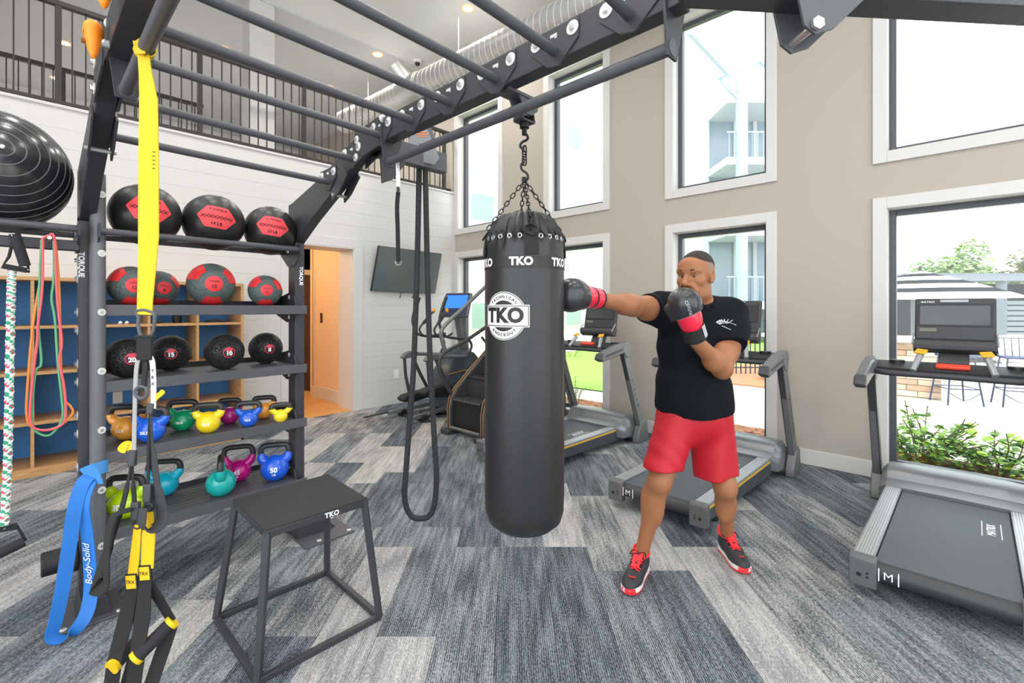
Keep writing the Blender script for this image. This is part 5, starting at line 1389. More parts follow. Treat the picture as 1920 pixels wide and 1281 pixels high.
MB().tube(smooth_path([(3.98, 4.40, 1.12), (4.10, 4.36, 0.98), (4.22, 4.30, 0.93)], 5), 0.016, 8).build('cable_guard', M_dark, sc_)
MB().box(4.55, 4.70, 3.84, 4.48, 1.2, 2.0).box(4.50, 4.60, 3.95, 4.36, 1.55, 2.05).build('console_mast', M_dark, sc_, bevel=0.02)
MB().box(4.02, 4.10, 4.18, 4.34, 1.39, 1.52).build('accessory_tray', M_black, sc_, bevel=0.02)
MB().bar((4.08, 4.3, 1.45), (4.56, 4.3, 1.6), 0.03, 0.03).build('tray_arm', M_dark, sc_)

# ---------------------------------------------------------------- elliptical
el = thing('elliptical', 'charcoal elliptical trainer with a blue lit screen in the corner by the wall', 'elliptical', (4.0, 5.35, 0))
MB().box(4.05, 4.75, 5.22, 5.50, 0.02, 0.10).box(3.75, 4.1, 5.30, 5.42, 0.02, 0.09).build('base_frame', M_dark, el, bevel=0.015)
for y in (5.12, 5.62):
    MB().bar((3.40, y, 0.075), (4.25, y + (0.06 if y < 5.3 else -0.06), 0.13), 0.055, 0.05).build('guide_rail', M_silver2, el, bevel=0.006)
    MB().cyl((3.05 if y > 5.3 else 3.42, y, 0.075), (3.75, y, 0.10), 0.012, 10).build('slide_rod', M_dark if y > 5.3 else M_silver, el)
    MB().cyl((3.62, y - 0.05, 0.05), (3.62, y + 0.05, 0.05), 0.05, 16).build('wheel', M_black, el)
MB().box(3.6, 3.68, 5.05, 5.7, 0.0, 0.03).box(4.55, 4.65, 5.05, 5.65, 0.0, 0.03).build('cross_foot', M_dark, el, bevel=0.008)
# shroud over the flywheel
pf = [(4.02, 0.10), (4.00, 0.40), (4.06, 0.62), (4.20, 0.80), (4.38, 0.90), (4.56, 0.86), (4.72, 0.70), (4.78, 0.45), (4.78, 0.10)]
rings = []
for y, k in ((5.16, 0.84), (5.20, 0.97), (5.36, 1.02), (5.52, 0.97), (5.56, 0.84)):
    rings.append([(4.4 + (a - 4.4) * k, y, 0.10 + (b - 0.10) * k) for a, b in pf])
MB().loft(rings).build('shroud', mat('shroud_blue_grey', '#4a545b', 0.35, metal=0.2), el)
MB().tube([(4.05, 5.157, 0.57), (4.3, 5.153, 0.60), (4.6, 5.157, 0.60)], 0.008, 6).build('shroud_trim', M_cop, el)
# mast, console
MB().bar((4.52, 5.36, 0.80), (4.40, 5.36, 1.36), 0.14, 0.09, (1, 0, 0.2)).build('mast', M_silver2, el, bevel=0.02)
O = Vector((4.30, 5.30, 1.52)); tl_ = R(22); ex = Vector((0, -1, 0)); ez = Vector((math.sin(tl_), 0, math.cos(tl_))); en = Vector((-math.cos(tl_), 0, math.sin(tl_)))
yaw = Matrix.Rotation(R(20), 3, 'Z')
ex, ez, en = yaw @ ex, yaw @ ez, yaw @ en
def plate2(x0, x1, z0, z1, d0, d1):
    v = [O + ex * a + ez * b + en * d for d in (d0, d1) for a, b in ((x0, z0), (x1, z0), (x1, z1), (x0, z1))]
    return MB().add(v, [(0, 1, 2, 3), (7, 6, 5, 4), (0, 4, 5, 1), (1, 5, 6, 2), (2, 6, 7, 3), (3, 7, 4, 0)])
cn = plate2(-0.215, 0.215, -0.17, 0.20, -0.06, 0.0).build('console', M_silver2, el, bevel=0.02)
plate2(-0.20, 0.20, -0.155, 0.185, 0.0, 0.006).build('console_face', mat('console_navy', '#2a3350', 0.35), cn, bevel=0.003)
plate2(-0.175, 0.175, -0.045, 0.155, 0.006, 0.008).build('screen', mat('screen_lit', '#2b63c8', 0.2, emit='#2f6fe0', estr=0.7), cn)
for s in (-1, 1):
    yy = 5.36 + s * 0.17
    MB().tube(smooth_path([(4.22, yy * 0.4 + 5.36 * 0.6, 1.12), (4.05, yy, 1.09), (3.90, yy, 1.10), (3.84, yy, 1.19), (3.93, yy, 1.30), (4.06, 5.36 + s * 0.15, 1.43)], 6), 0.015, 10).build('fixed_handle', M_dark, el)
    MB().ball((4.07, 5.36 + s * 0.15, 1.445), 0.03, 14, 10, (0.8, 0.8, 1.2)).build('grip_sensor', M_ylw, el)
    MB().cyl((3.90, yy, 1.265), (3.99, 5.36 + s * 0.16, 1.36), 0.022, 12).build('foam_grip', M_rubber, el)
    # swing arm: grip up high, pivot at the mast, link down to the pedal arm
    ya = 5.36 + s * 0.31
    MB().tube(smooth_path([(3.93, ya, 1.62), (3.87, ya, 1.50), (3.82, ya, 1.30), (3.90, ya, 1.12), (4.10, ya, 1.07), (4.30, ya, 1.05), (4.38, ya, 0.95), (4.30, ya, 0.80)], 6), 0.018, 10).build('swing_arm', M_dark, el)
    MB().cyl((3.935, ya, 1.63), (3.855, ya, 1.44), 0.023, 12).build('swing_grip', M_rubber, el)
    # rear pivot frame with its link down to the pedal
    yb = 5.36 + s * 0.27
    MB().tube([(4.30, yb, 0.80), (3.95, yb, 0.83), (3.72, yb, 0.84)], 0.026, 10).build('upper_link', M_silver2, el)
    MB().prism([(3.60, 0.80), (3.64, 0.78), (3.80, 0.80), (3.90, 0.86), (3.74, 0.885), (3.66, 0.86)], yb - 0.035, yb + 0.035, 'y').build('pivot_cap', M_silver2, el, bevel=0.012)
    MB().tube([(3.66, yb, 0.80), (3.68, yb, 0.55), (3.74, yb, 0.30)], 0.022, 10).build('drop_link', M_dark, el)
    MB().tube([(3.80, yb, 0.79), (3.92, yb, 0.55), (4.08, yb, 0.28)], 0.024, 10).build('drop_link', M_dark, el)
    yp = 5.36 + s * 0.24; zp = 0.22 if s > 0 else 0.36
    MB().prism([(3.56, zp + 0.03), (3.60, zp - 0.02), (3.78, zp - 0.01), (4.02, zp + 0.02), (4.06, zp + 0.07), (3.92, zp + 0.10), (3.80, zp + 0.095), (3.62, zp + 0.07)], yp - 0.08, yp + 0.08, 'y').build('pedal', M_rubber, el, bevel=0.02)
    MB().bar((3.70, yp, zp - 0.03), (4.25, 5.36 + s * 0.2, 0.28), 0.05, 0.06).build('pedal_arm', M_dark, el, bevel=0.008)
    MB().cyl((4.22, 5.36 + s * 0.14, 0.30), (4.22, 5.36 + s * 0.24, 0.30), 0.06, 18).build('crank', M_dark, el)
# ================================================================ THE BOXING MAN
# modelled in a survey frame: r to the right, f away from the room's open corner, z up (metres)
class Field:
    """signed-distance grid, polygonised with surface nets into one smooth skin"""
    def __init__(s, lo, hi, h):
        s.h = h; s.lo = np.array(lo, float); n = np.ceil((np.array(hi) - s.lo) / h).astype(int) + 1
        s.ax = [s.lo[i] + h * np.arange(n[i]) for i in range(3)]
        s.D = np.full(n, 0.2, np.float32)
    def _blk(s, lo, hi, pad):
        sl = []
        for i in range(3):
            a = int(np.clip(np.floor((lo[i] - pad - s.lo[i]) / s.h), 0, len(s.ax[i]) - 1)); b = int(np.clip(np.ceil((hi[i] + pad - s.lo[i]) / s.h) + 1, a + 1, len(s.ax[i])))
            sl.append(slice(a, b))
        g = np.meshgrid(s.ax[0][sl[0]], s.ax[1][sl[1]], s.ax[2][sl[2]], indexing='ij', sparse=True)
        return tuple(sl), g
    def _join(s, sl, d, k, mode='add'):
        A = s.D[sl]
        if mode == 'add':
            hh = np.maximum(k - np.abs(A - d), 0) / k if k > 0 else 0
            s.D[sl] = np.minimum(A, d) - (hh * hh * k * 0.25 if k > 0 else 0)
        else:
            d = -d; hh = np.maximum(k - np.abs(A - d), 0) / k if k > 0 else 0
            s.D[sl] = np.maximum(A, d) + (hh * hh * k * 0.25 if k > 0 else 0)
    def cone(s, a, b, ra, rb, k=0.03, clip=None, mode='add', noise=None):
        a, b = np.array(a, float), np.array(b, float); R_ = max(ra, rb)
        sl, (X, Y, Z) = s._blk(np.minimum(a, b) - R_, np.maximum(a, b) + R_, k + 0.03)
        ba = b - a; L2 = ba @ ba + 1e-9
        t = np.clip(((X - a[0]) * ba[0] + (Y - a[1]) * ba[1] + (Z - a[2]) * ba[2]) / L2, 0, 1)
        d = np.sqrt((X - a[0] - t * ba[0]) ** 2 + (Y - a[1] - t * ba[1]) ** 2 + (Z - a[2] - t * ba[2]) ** 2) - (ra + (rb - ra) * t)
        for (p, n) in (clip or []):
            n = np.array(n, float); n /= np.linalg.norm(n)
            d = np.maximum(d, (X - p[0]) * n[0] + (Y - p[1]) * n[1] + (Z - p[2]) * n[2])
        s._join(sl, d.astype(np.float32), k, mode); return s
    def ell(s, c, r, k=0.03, yaw=0.0, M=None, clip=None, mode='add'):
        c, r = np.array(c, float), np.array(r, float); R_ = r.max()
        sl, (X, Y, Z) = s._blk(c - R_, c + R_, k + 0.03)
        if M is None:
            cy, sy = math.cos(yaw), math.sin(yaw); M = np.array([[cy, sy, 0], [-sy, cy, 0], [0, 0, 1]])
        x, y, z = X - c[0], Y - c[1], Z - c[2]
        q = [(M[i][0] * x + M[i][1] * y + M[i][2] * z) for i in range(3)]
        k0 = np.sqrt(sum((q[i] / r[i]) ** 2 for i in range(3))); k1 = np.sqrt(sum((q[i] / r[i] ** 2) ** 2 for i in range(3))) + 1e-9
        d = k0 * (k0 - 1) / k1
        for (p, n) in (clip or []):
            n = np.array(n, float); n /= np.linalg.norm(n)
            d = np.maximum(d, (X - p[0]) * n[0] + (Y - p[1]) * n[1] + (Z - p[2]) * n[2])
        s._join(sl, d.astype(np.float32), k, mode); return s
    def cut(s, p, n):
        X, Y, Z = np.meshgrid(*s.ax, indexing='ij', sparse=True); n = np.array(n, float); n /= np.linalg.norm(n)
        s.D = np.maximum(s.D, ((X - p[0]) * n[0] + (Y - p[1]) * n[1] + (Z - p[2]) * n[2]).astype(np.float32)); return s
    def ripple(s, fn):
        X, Y, Z = np.meshgrid(*s.ax, indexing='ij', sparse=True); s.D = (s.D + fn(X, Y, Z)).astype(np.float32); return s
    def mesh(s):
        D = s.D; I = D < 0; n = np.array(D.shape) - 1
        cnt = np.zeros(n, np.uint8); acc = [np.zeros(n, np.float32) for _ in range(3)]
        cor = lambda a, o: a[o[0]:o[0] + n[0], o[1]:o[1] + n[1], o[2]:o[2] + n[2]]
        for axi in range(3):
            for u in (0, 1):
                for v in (0, 1):
                    o = [0, 0, 0]; o[(axi + 1) % 3] = u; o[(axi + 2) % 3] = v; p = list(o); p[axi] = 1
                    A, B = cor(D, o), cor(D, p); m = cor(I, o) != cor(I, p)
                    t = np.where(m, A / np.where(m, A - B, 1), 0)
                    cnt += m
                    for j in range(3): acc[j] += np.where(m, t if j == axi else o[j], 0)
        act = cnt > 0; idx = np.full(n, -1, np.int64); ii = np.argwhere(act); idx[act] = np.arange(len(ii))
        P = np.stack([(ii[:, j] + acc[j][act] / cnt[act]) * s.h + s.lo[j] for j in range(3)], 1)
        F = []
        for axi in range(3):
            sh = [slice(0, None)] * 3; a = [slice(1, -1)] * 3; a[axi] = slice(0, -1); b = list(a); b[axi] = slice(1, None)
            m = I[tuple(a)] != I[tuple(b)]; w = np.argwhere(m)
            off = np.array([1, 1, 1]); off[axi] = 0; w = w + off; e = np.eye(3, dtype=int); u, v = e[(axi + 1) % 3], e[(axi + 2) % 3]
            q = [idx[tuple((w - x).T)] for x in (u * 0, u, u + v, v)]
            fl_ = I[tuple(w.T)]
            quad = np.stack(q, 1); quad[fl_] = quad[fl_][:, ::-1]
            F.append(quad)
        F = np.concatenate(F); F = F[(F >= 0).all(1)]
        return P, F
W_AX = np.array([[RDIR.x, RDIR.y, 0], [FDIR.x, FDIR.y, 0], [0, 0, 1]])
def to_world(P): return np.asarray(P) @ W_AX
def wv_(r, f, z): return RDIR * r + FDIR * f + UP * z
def skin_obj(name, parts, mats_, parent, matfn=None, smooth_it=0):
    me = bpy.data.meshes.new(name); V, Fs = [], []; o = 0
    for P, F in parts:
        V.append(P); Fs.append(F + o); o += len(P)
    V = np.concatenate(V); Fs = np.concatenate(Fs); Wd = to_world(V) - np.array(ORG[parent.name])
    me.from_pydata([tuple(p) for p in Wd], [], [tuple(int(i) for i in f) for f in Fs])
    me.polygons.foreach_set('use_smooth', [True] * len(Fs))
    for m_ in mats_: me.materials.append(m_)
    if matfn is not None:
        me.polygons.foreach_set('material_index', matfn(V[Fs].mean(1)).astype(np.int32))
    me.validate(); me.update()
    ob = bpy.data.objects.new(name, me); COL.objects.link(ob); ob.parent = parent; ORG[ob.name] = ORG[parent.name].copy()
    return ob

M_skin = mat('skin', '#9c6745', 0.5, var=0.10, vscale=18, spec=0.4, trans=0.06)
M_skin.node_tree.nodes['Principled BSDF'].inputs['Subsurface Radius'].default_value = (0.02, 0.008, 0.004)
M_stub = mat('shaved_hair', '#8d7260', 0.65)
M_lip = mat('lips', '#9a5d4a', 0.45)
M_shirt = mat('black_jersey', '#0d1117', 0.9, bump=0.15, bscale=500, spec=0.2)
M_short = mat('red_shorts', '#b4061f', 0.6, bump=0.08, bscale=400)
M_gl = mat('glove_black', '#2b2c2f', 0.33, coat=0.2, bump=0.04, bscale=60)
M_glr = mat('glove_red', '#e3203e', 0.35, coat=0.3)

man = thing('person', 'man in black T-shirt, red shorts and boxing gloves punching the heavy bag', 'person', tuple(wv_(0.95, 2.66, 0.0)))
J = dict(shR=(0.785, 2.545, 1.475), shL=(1.225, 2.68, 1.440), elR=(0.587, 2.315, 1.497), wrR=(0.425, 2.125, 1.513),
         elL=(1.105, 2.50, 1.165), wrL=(0.912, 2.350, 1.315), neck=(1.045, 2.625, 1.50), pel=(1.03, 2.70, 0.84),
         hipR=(0.925, 2.665, 0.83), hipL=(1.145, 2.735, 0.83), knR=(0.800, 2.575, 0.535), knL=(1.195, 2.66, 0.475),
         anR=(0.715, 2.640, 0.095), anL=(1.298, 2.865, 0.095))
for k_ in J: J[k_] = np.array(J[k_])
def mid(a, b, t): return J[a] + (J[b] - J[a]) * t

# ---- body: torso, arms and legs in one field, head in a finer one that grows out of the same neck
B_ = Field((0.30, 2.00, 0.02), (1.45, 3.05, 1.62), 0.0065)
B_.ell((1.02, 2.66, 1.28), (0.19, 0.115, 0.24), 0.05, yaw=R(16)).ell((1.03, 2.69, 0.98), (0.17, 0.115, 0.22), 0.06).ell(J['pel'], (0.165, 0.12, 0.12), 0.05)
B_.cone(J['shR'], J['shL'], 0.062, 0.062, 0.05).cone(J['neck'], (1.02, 2.60, 1.60), 0.066, 0.060, 0.05)
B_.cone(J['shR'], J['elR'], 0.064, 0.047, 0.03).ell(mid('shR', 'elR', 0.45) + [0, 0, -0.012], (0.055, 0.055, 0.050), 0.05)
B_.cone(J['elR'], J['wrR'], 0.046, 0.033, 0.03).ell(mid('elR', 'wrR', 0.28) + [0, 0, -0.004], (0.062, 0.062, 0.047), 0.04, yaw=R(48))
B_.ell(J['elR'] + [0.005, 0.0, -0.02], (0.035, 0.035, 0.032), 0.03)
B_.cone(J['shL'], J['elL'], 0.070, 0.056, 0.03).ell(mid('shL', 'elL', 0.72) + [-0.012, -0.012, 0.0], (0.056, 0.056, 0.075), 0.04).ell(mid('shL', 'elL', 0.6) + [0.035, 0.02, 0.0], (0.056, 0.056, 0.11), 0.04)
B_.cone(J['elL'], J['wrL'], 0.050, 0.035, 0.02).ell(mid('elL', 'wrL', 0.30) + [0.0, 0.0, 0.0], (0.062, 0.055, 0.062), 0.03, yaw=R(30))
B_.ell(J['elL'] + [0.012, 0.01, -0.022], (0.034, 0.034, 0.034), 0.025)
for h_, kn, an, sg in (('hipR', 'knR', 'anR', -1), ('hipL', 'knL', 'anL', 1)):
    B_.cone(J[h_], J[kn], 0.092, 0.062, 0.04)
    B_.cone(J[kn], J[an], 0.054, 0.034, 0.03)
    B_.ell(mid(kn, an, 0.28) + [0.012 * sg, 0.028, 0.0], (0.052, 0.056, 0.115), 0.035)
    B_.ell(mid(kn, an, 0.30) + [-0.012 * sg, -0.002, 0.0], (0.040, 0.040, 0.11), 0.03)
    B_.ell(J[kn] + [0, -0.028, 0.01], (0.040, 0.034, 0.046), 0.025)
    B_.ell(J[an] + [0.022, 0.004, 0.01], (0.017, 0.019, 0.02), 0.012).ell(J[an] + [-0.022, 0.004, 0.012], (0.017, 0.019, 0.02), 0.012)
    fd = np.array((-0.5, -0.85, 0)) if sg < 0 else np.array((-0.06, -1.0, 0)); fd /= np.linalg.norm(fd)
    B_.cone(J[an] + [0, 0, -0.03], J[an] + fd * 0.13 + [0, 0, -0.055], 0.036, 0.03, 0.03)
P1 = B_.mesh()

HC = np.array((0.995, 2.565, 1.648)); HS = 1.06
hy = np.array((-0.735, -0.675, -0.06)); hy /= np.linalg.norm(hy); hx = np.cross(hy, (0, 0, 1.0)); hx /= np.linalg.norm(hx); hz = np.cross(hx, hy)
HM = np.array((hx, hy, hz))
def hp(x, y, z): return HC + HS * (hx * x + hy * y + hz * z)
H = Field(HC - 0.20, HC + np.array((0.20, 0.20, 0.165)), 0.0032)
def hell(c, r, k=0.02, mode='add', rx=None): H.ell(hp(*c), np.array(r) * HS, k, M=HM, mode=mode)
def hcone(a, b, ra, rb, k=0.012, mode='add'): H.cone(hp(*a), hp(*b), ra * HS, rb * HS, k, mode=mode)
hell((0, -0.020, 0.048), (0.077, 0.098, 0.083)); hell((0, 0.018, 0.030), (0.070, 0.082, 0.075), 0.03)
hell((0, 0.026, -0.035), (0.062, 0.074, 0.088), 0.03); hell((0, 0.034, -0.086), (0.054, 0.056, 0.042), 0.03); hell((0, 0.080, -0.112), (0.024, 0.018, 0.018), 0.03)
for sx in (-1, 1):
    hell((sx * 0.044, 0.064, -0.020), (0.022, 0.024, 0.019), 0.03)
    hell((sx * 0.046, 0.000, -0.080), (0.018, 0.033, 0.030), 0.03)
    hcone((sx * 0.012, 0.094, 0.030), (sx * 0.054, 0.076, 0.030), 0.0105, 0.009, 0.018)
    hell((sx * 0.032, 0.106, 0.006), (0.019, 0.020, 0.0135), 0.012, 'sub')
    hell((sx * 0.079, -0.012, 0.004), (0.011, 0.022, 0.034), 0.010); hell((sx * 0.087, -0.008, 0.004), (0.006, 0.013, 0.022), 0.006, 'sub'); hell((sx * 0.078, -0.002, -0.024), (0.009, 0.010, 0.012), 0.008)
    hcone((sx * 0.016, 0.0905, 0.0155), (sx * 0.048, 0.080, 0.0125), 0.0052, 0.0048, 0.006)
    hcone((sx * 0.017, 0.0885, -0.0055), (sx * 0.046, 0.080, -0.0045), 0.0050, 0.0046, 0.008)
    hell((sx * 0.016, 0.106, -0.036), (0.0105, 0.0125, 0.0095), 0.010)
    hcone((sx * 0.026, 0.094, -0.044), (sx * 0.040, 0.080, -0.070), 0.008, 0.008, 0.02)
hcone((0, 0.094, 0.022), (0, 0.121, -0.028), 0.0095, 0.0140, 0.012); hell((0, 0.123, -0.031), (0.0145, 0.012, 0.011), 0.010)
hell((0, 0.079, 0.060), (0.050, 0.017, 0.030), 0.035)
hell((0, 0.095, -0.0645), (0.027, 0.0125, 0.0068), 0.007); hell((0, 0.094, -0.0785), (0.024, 0.0125, 0.0078), 0.007); hcone((-0.024, 0.098, -0.071), (0.024, 0.098, -0.071), 0.0028, 0.0028, 0.004, 'sub')
H.cone(hp(0, -0.030, -0.05), (1.035, 2.615, 1.47), 0.060, 0.066, 0.03)
H.cone(hp(0.045, -0.04, -0.05), (1.01, 2.585, 1.49), 0.018, 0.016, 0.02)
P2 = H.mesh()
def body_mats(c):
    q = (c - HC) @ HM.T / HS; out = np.zeros(len(c), int)
    near = np.linalg.norm(c - HC, axis=1) < 0.22
    stub = near & (q[:, 2] > 0.012 + 0.10 * np.clip(q[:, 1] - 0.0, 0, 1)) & (q[:, 1] < 0.028) & (np.abs(q[:, 0]) > 0.03) & (np.abs(q[:, 0]) < 0.0795)
    stub |= near & (q[:, 1] < -0.06) & (q[:, 2] > -0.03)
    out[stub] = 1
    lip = near & (q[:, 1] > 0.089) & (np.abs(q[:, 0]) < 0.027) & (q[:, 2] < -0.0585) & (q[:, 2] > -0.0865)
    out[lip] = 2
    return out
body_ob = skin_obj('body', [P1, P2], [M_skin, M_stub, M_lip], man, body_mats)
# hair cap, brows, eyes
Hh = Field(HC - 0.16, HC + np.array((0.16, 0.16, 0.175)), 0.0035)
Hh.ell(hp(0, -0.020, 0.051), np.array((0.077, 0.098, 0.085)) * HS, 0.01, M=HM).ell(hp(0, 0.020, 0.040), np.array((0.0715, 0.0835, 0.0765)) * HS, 0.02, M=HM)
Hh.cut(hp(0, 0.045, 0.082), -(hz * 0.92 + hy * -0.40)).cut(hp(0, 0.074, 0.095), hy * 0.9 + hz * 0.2)
def hairfade(X, Y, Z): return 0.0007 * np.sin(X * 900) * np.sin(Y * 870) * np.sin(Z * 910)
Hh.ripple(hairfade)
skin_obj('hair', [Hh.mesh()], [mat('cropped_hair', '#2a2420', 0.7, bump=0.8, bscale=700)], man)
def hw(x, y, z): return Vector(to_world(hp(x, y, z)))
M_eye = mat('eye_white', '#b5a294', 0.2, coat=0.5); M_iris = mat('iris', '#1e120c', 0.15, coat=0.6)
for sx in (-1, 1):
    e = MB().ball(hw(sx * 0.0315, 0.0775, 0.0045), 0.0135 * HS, 18, 12).build('eye', M_eye, man)
    gz = Vector(to_world(hy * 0.95 - hx * 0.22))
    MB().ball(hw(sx * 0.0315, 0.0775, 0.0045) + gz.normalized() * 0.0072 * HS, 0.0086, 14, 10).build('iris', M_iris, e)
    MB().tube([hw(sx * 0.012, 0.1035, 0.028), hw(sx * 0.026, 0.102, 0.0355), hw(sx * 0.040, 0.095, 0.0365), hw(sx * 0.054, 0.082, 0.030)], 0.004, 8, rs=[0.0042, 0.0052, 0.0046, 0.0018]).build('eyebrow', mat('brow_hair', '#1f1712', 0.8), man)

# ---- T-shirt
S = Field((0.55, 2.25, 0.80), (1.48, 2.98, 1.62), 0.0062)
yw = R(14)
S.ell((1.015, 2.655, 1.30), (0.215, 0.142, 0.27), 0.05, yaw=yw).ell((1.02, 2.68, 1.05), (0.208, 0.150, 0.25), 0.06, yaw=yw * 0.6).ell((1.035, 2.695, 0.92), (0.218, 0.158, 0.20), 0.06, yaw=yw * 0.5)
S.cone(J['shR'] + [0.03, 0.01, -0.005], J['shL'] + [-0.03, 0, -0.005], 0.078, 0.080, 0.05)
S.cone((1.035, 2.63, 1.50), J['shR'] + [0.03, 0, 0.03], 0.060, 0.052, 0.05).cone((1.045, 2.63, 1.50), J['shL'] + [-0.03, 0, 0.03], 0.060, 0.052, 0.05)
eR = J['elR'] - J['shR']; eR /= np.linalg.norm(eR); eL = J['elL'] - J['shL']; eL /= np.linalg.norm(eL)
S.cone(J['shR'], J['shR'] + eR * 0.24, 0.083, 0.066, 0.035, clip=[(J['shR'] + eR * 0.135, eR + np.array((0.0, 0, -0.25)))])
S.cone(J['shR'] + [0.02, 0.01, -0.05], J['shR'] + eR * 0.13 + [0, 0, -0.030], 0.06, 0.05, 0.03, clip=[(J['shR'] + eR * 0.135, eR + np.array((0.0, 0, -0.25)))])
S.cone(J['shL'] + [0.008, -0.01, 0], J['shL'] + eL * 0.30 + [0.022, -0.012, 0], 0.094, 0.096, 0.04, clip=[(J['shL'] + eL * 0.215, eL + np.array((0.25, 0, 0.0)))])
S.ell(J['shL'] + [0.035, 0.01, -0.08], (0.080, 0.080, 0.13), 0.04, clip=[(J['shL'] + eL * 0.215, eL + np.array((0.25, 0, 0.0)))])
def folds(X, Y, Z):
    a = 0.006 * np.sin(26 * (X + 0.6 * Z) + 2.2 * np.sin(9 * Z)) * np.clip((1.35 - Z) * 3, 0, 1)
    b = 0.005 * np.sin(38 * (X * 0.5 - Z) + 3 * np.sin(12 * X)) * np.clip((Z - 0.9) * 3, 0, 1)
    c = 0.0050 * np.sin(70 * (X * 0.75 + Y * 0.65)) * np.clip(1 - np.abs(X - 0.76) * 9, 0, 1) * np.clip((Z - 1.40) * 12, 0, 1)
    return a + b + c
S.ripple(folds)
S.cut((1.02, 2.69, 0.912), (-0.03, 0.22, -1.0))
S.cone((1.03, 2.615, 1.50), hp(0, -0.02, -0.05), 0.070, 0.078, 0.008, mode='sub')
shirt = skin_obj('t_shirt', [S.mesh()], [M_shirt], man)
nk = []
for a in np.linspace(0, 2 * PI, 40, endpoint=False):
    nk.append(wv_(1.022 + 0.076 * math.cos(a), 2.602 + 0.072 * math.sin(a), 1.512 + 0.022 * math.sin(a) + 0.006 * math.cos(a)))
MB().tube(nk, 0.0075, 8, closed=True).build('collar', M_shirt, man)
# chest print, a little winged mark built from feather strokes
pc = Vector(to_world(np.array((1.135, 2.535, 1.40))))
cn_ = (RDIR * 0.28 - FDIR * 0.95).normalized(); cu_ = UP; cr_ = cu_.cross(cn_).normalized()
if cr_.dot(RDIR) < 0: cr_ = -cr_
dep = bpy.context.evaluated_depsgraph_get()
from mathutils.bvhtree import BVHTree
def bvh_of(ob):
    me = ob.data; o = ORG[ob.name]
    return BVHTree.FromPolygons([v.co + o for v in me.vertices], [tuple(p.vertices) for p in me.polygons])
BS = bvh_of(shirt)
def on_shirt(x, y, off=0.0012):
    o = pc + cr_ * x + cu_ * y + cn_ * 0.3
    h_, n_, _, _ = BS.ray_cast(o, -cn_)
    return (h_ + cn_ * off) if h_ is not None else pc + cr_ * x + cu_ * y
pm = MB()
for i in range(7):
    a0 = R(155 - i * 17)
    p0, p1 = (0.0, -0.012), (0.040 * math.cos(a0) + 0.004 * i, 0.030 * math.sin(a0) - 0.008)
    for sg in (0,):
        q = [on_shirt(p0[0] + (p1[0] - p0[0]) * t_, p0[1] + (p1[1] - p0[1]) * t_) for t_ in (0.3, 0.6, 1.0)]
        pm.ribbon(q, 0.004, 0.0012, cr_ * math.sin(a0) - cu_ * math.cos(a0))
pm.ribbon([on_shirt(x, y) for x, y in ((-0.038, 0.004), (-0.01, 0.014), (0.02, 0.006), (0.046, -0.010))], 0.006, 0.0012, cu_)
pm.ribbon([on_shirt(x, y) for x, y in ((-0.008, -0.014), (0.004, -0.026), (0.012, -0.034))], 0.007, 0.0012, cr_)
pm.build('chest_print', mat('print_grey', '#c9cdd2', 0.7), shirt, smooth=False)

# ---- shorts
T = Field((0.60, 2.36, 0.36), (1.50, 3.0, 1.02), 0.0062)
T.ell((1.03, 2.70, 0.87), (0.205, 0.148, 0.18), 0.05, yaw=R(8))
aR, aL = J['knR'] - J['hipR'], J['knL'] - J['hipL']; aR /= np.linalg.norm(aR); aL /= np.linalg.norm(aL)
cR = [(J['hipR'] + aR * 0.255, aR * 0.4 + np.array((0.12, 0, -0.9)))]; cL = [(J['hipL'] + aL * 0.300, np.array((0.16, 0.0, -0.98)))]
T.cone(J['hipR'] + [0, 0, 0.03], J['hipR'] + aR * 0.40, 0.108, 0.102, 0.035, clip=cR)
T.cone(J['hipL'] + [0, 0, 0.03], J['hipL'] + np.array((0.015, -0.04, -0.42)), 0.118, 0.124, 0.035, clip=cL)
def sfold(X, Y, Z):
    lf = np.clip((1.02 - X) * 8, 0, 1)
    a = 0.0028 * np.sin(60 * (Z + 0.55 * X) + 2 * np.sin(14 * X)) * lf * np.clip((0.86 - Z) * 8, 0, 1)
    b = 0.0060 * np.sin(44 * X + 1.5 * np.sin(7 * Z)) * (1 - lf) * np.clip((0.90 - Z) * 4, 0.2, 1)
    return a + b
T.ripple(sfold).cut((1.03, 2.7, 0.985), (0, 0, 1))
shorts = skin_obj('shorts', [T.mesh()], [M_short], man)
MB().tube([wv_(1.032 + 0.19 * math.cos(a), 2.70 + 0.13 * math.sin(a), 0.945) for a in np.linspace(0, 2 * PI, 48, endpoint=False)], 0.012, 8, closed=True).build('waistband', M_short, shorts)

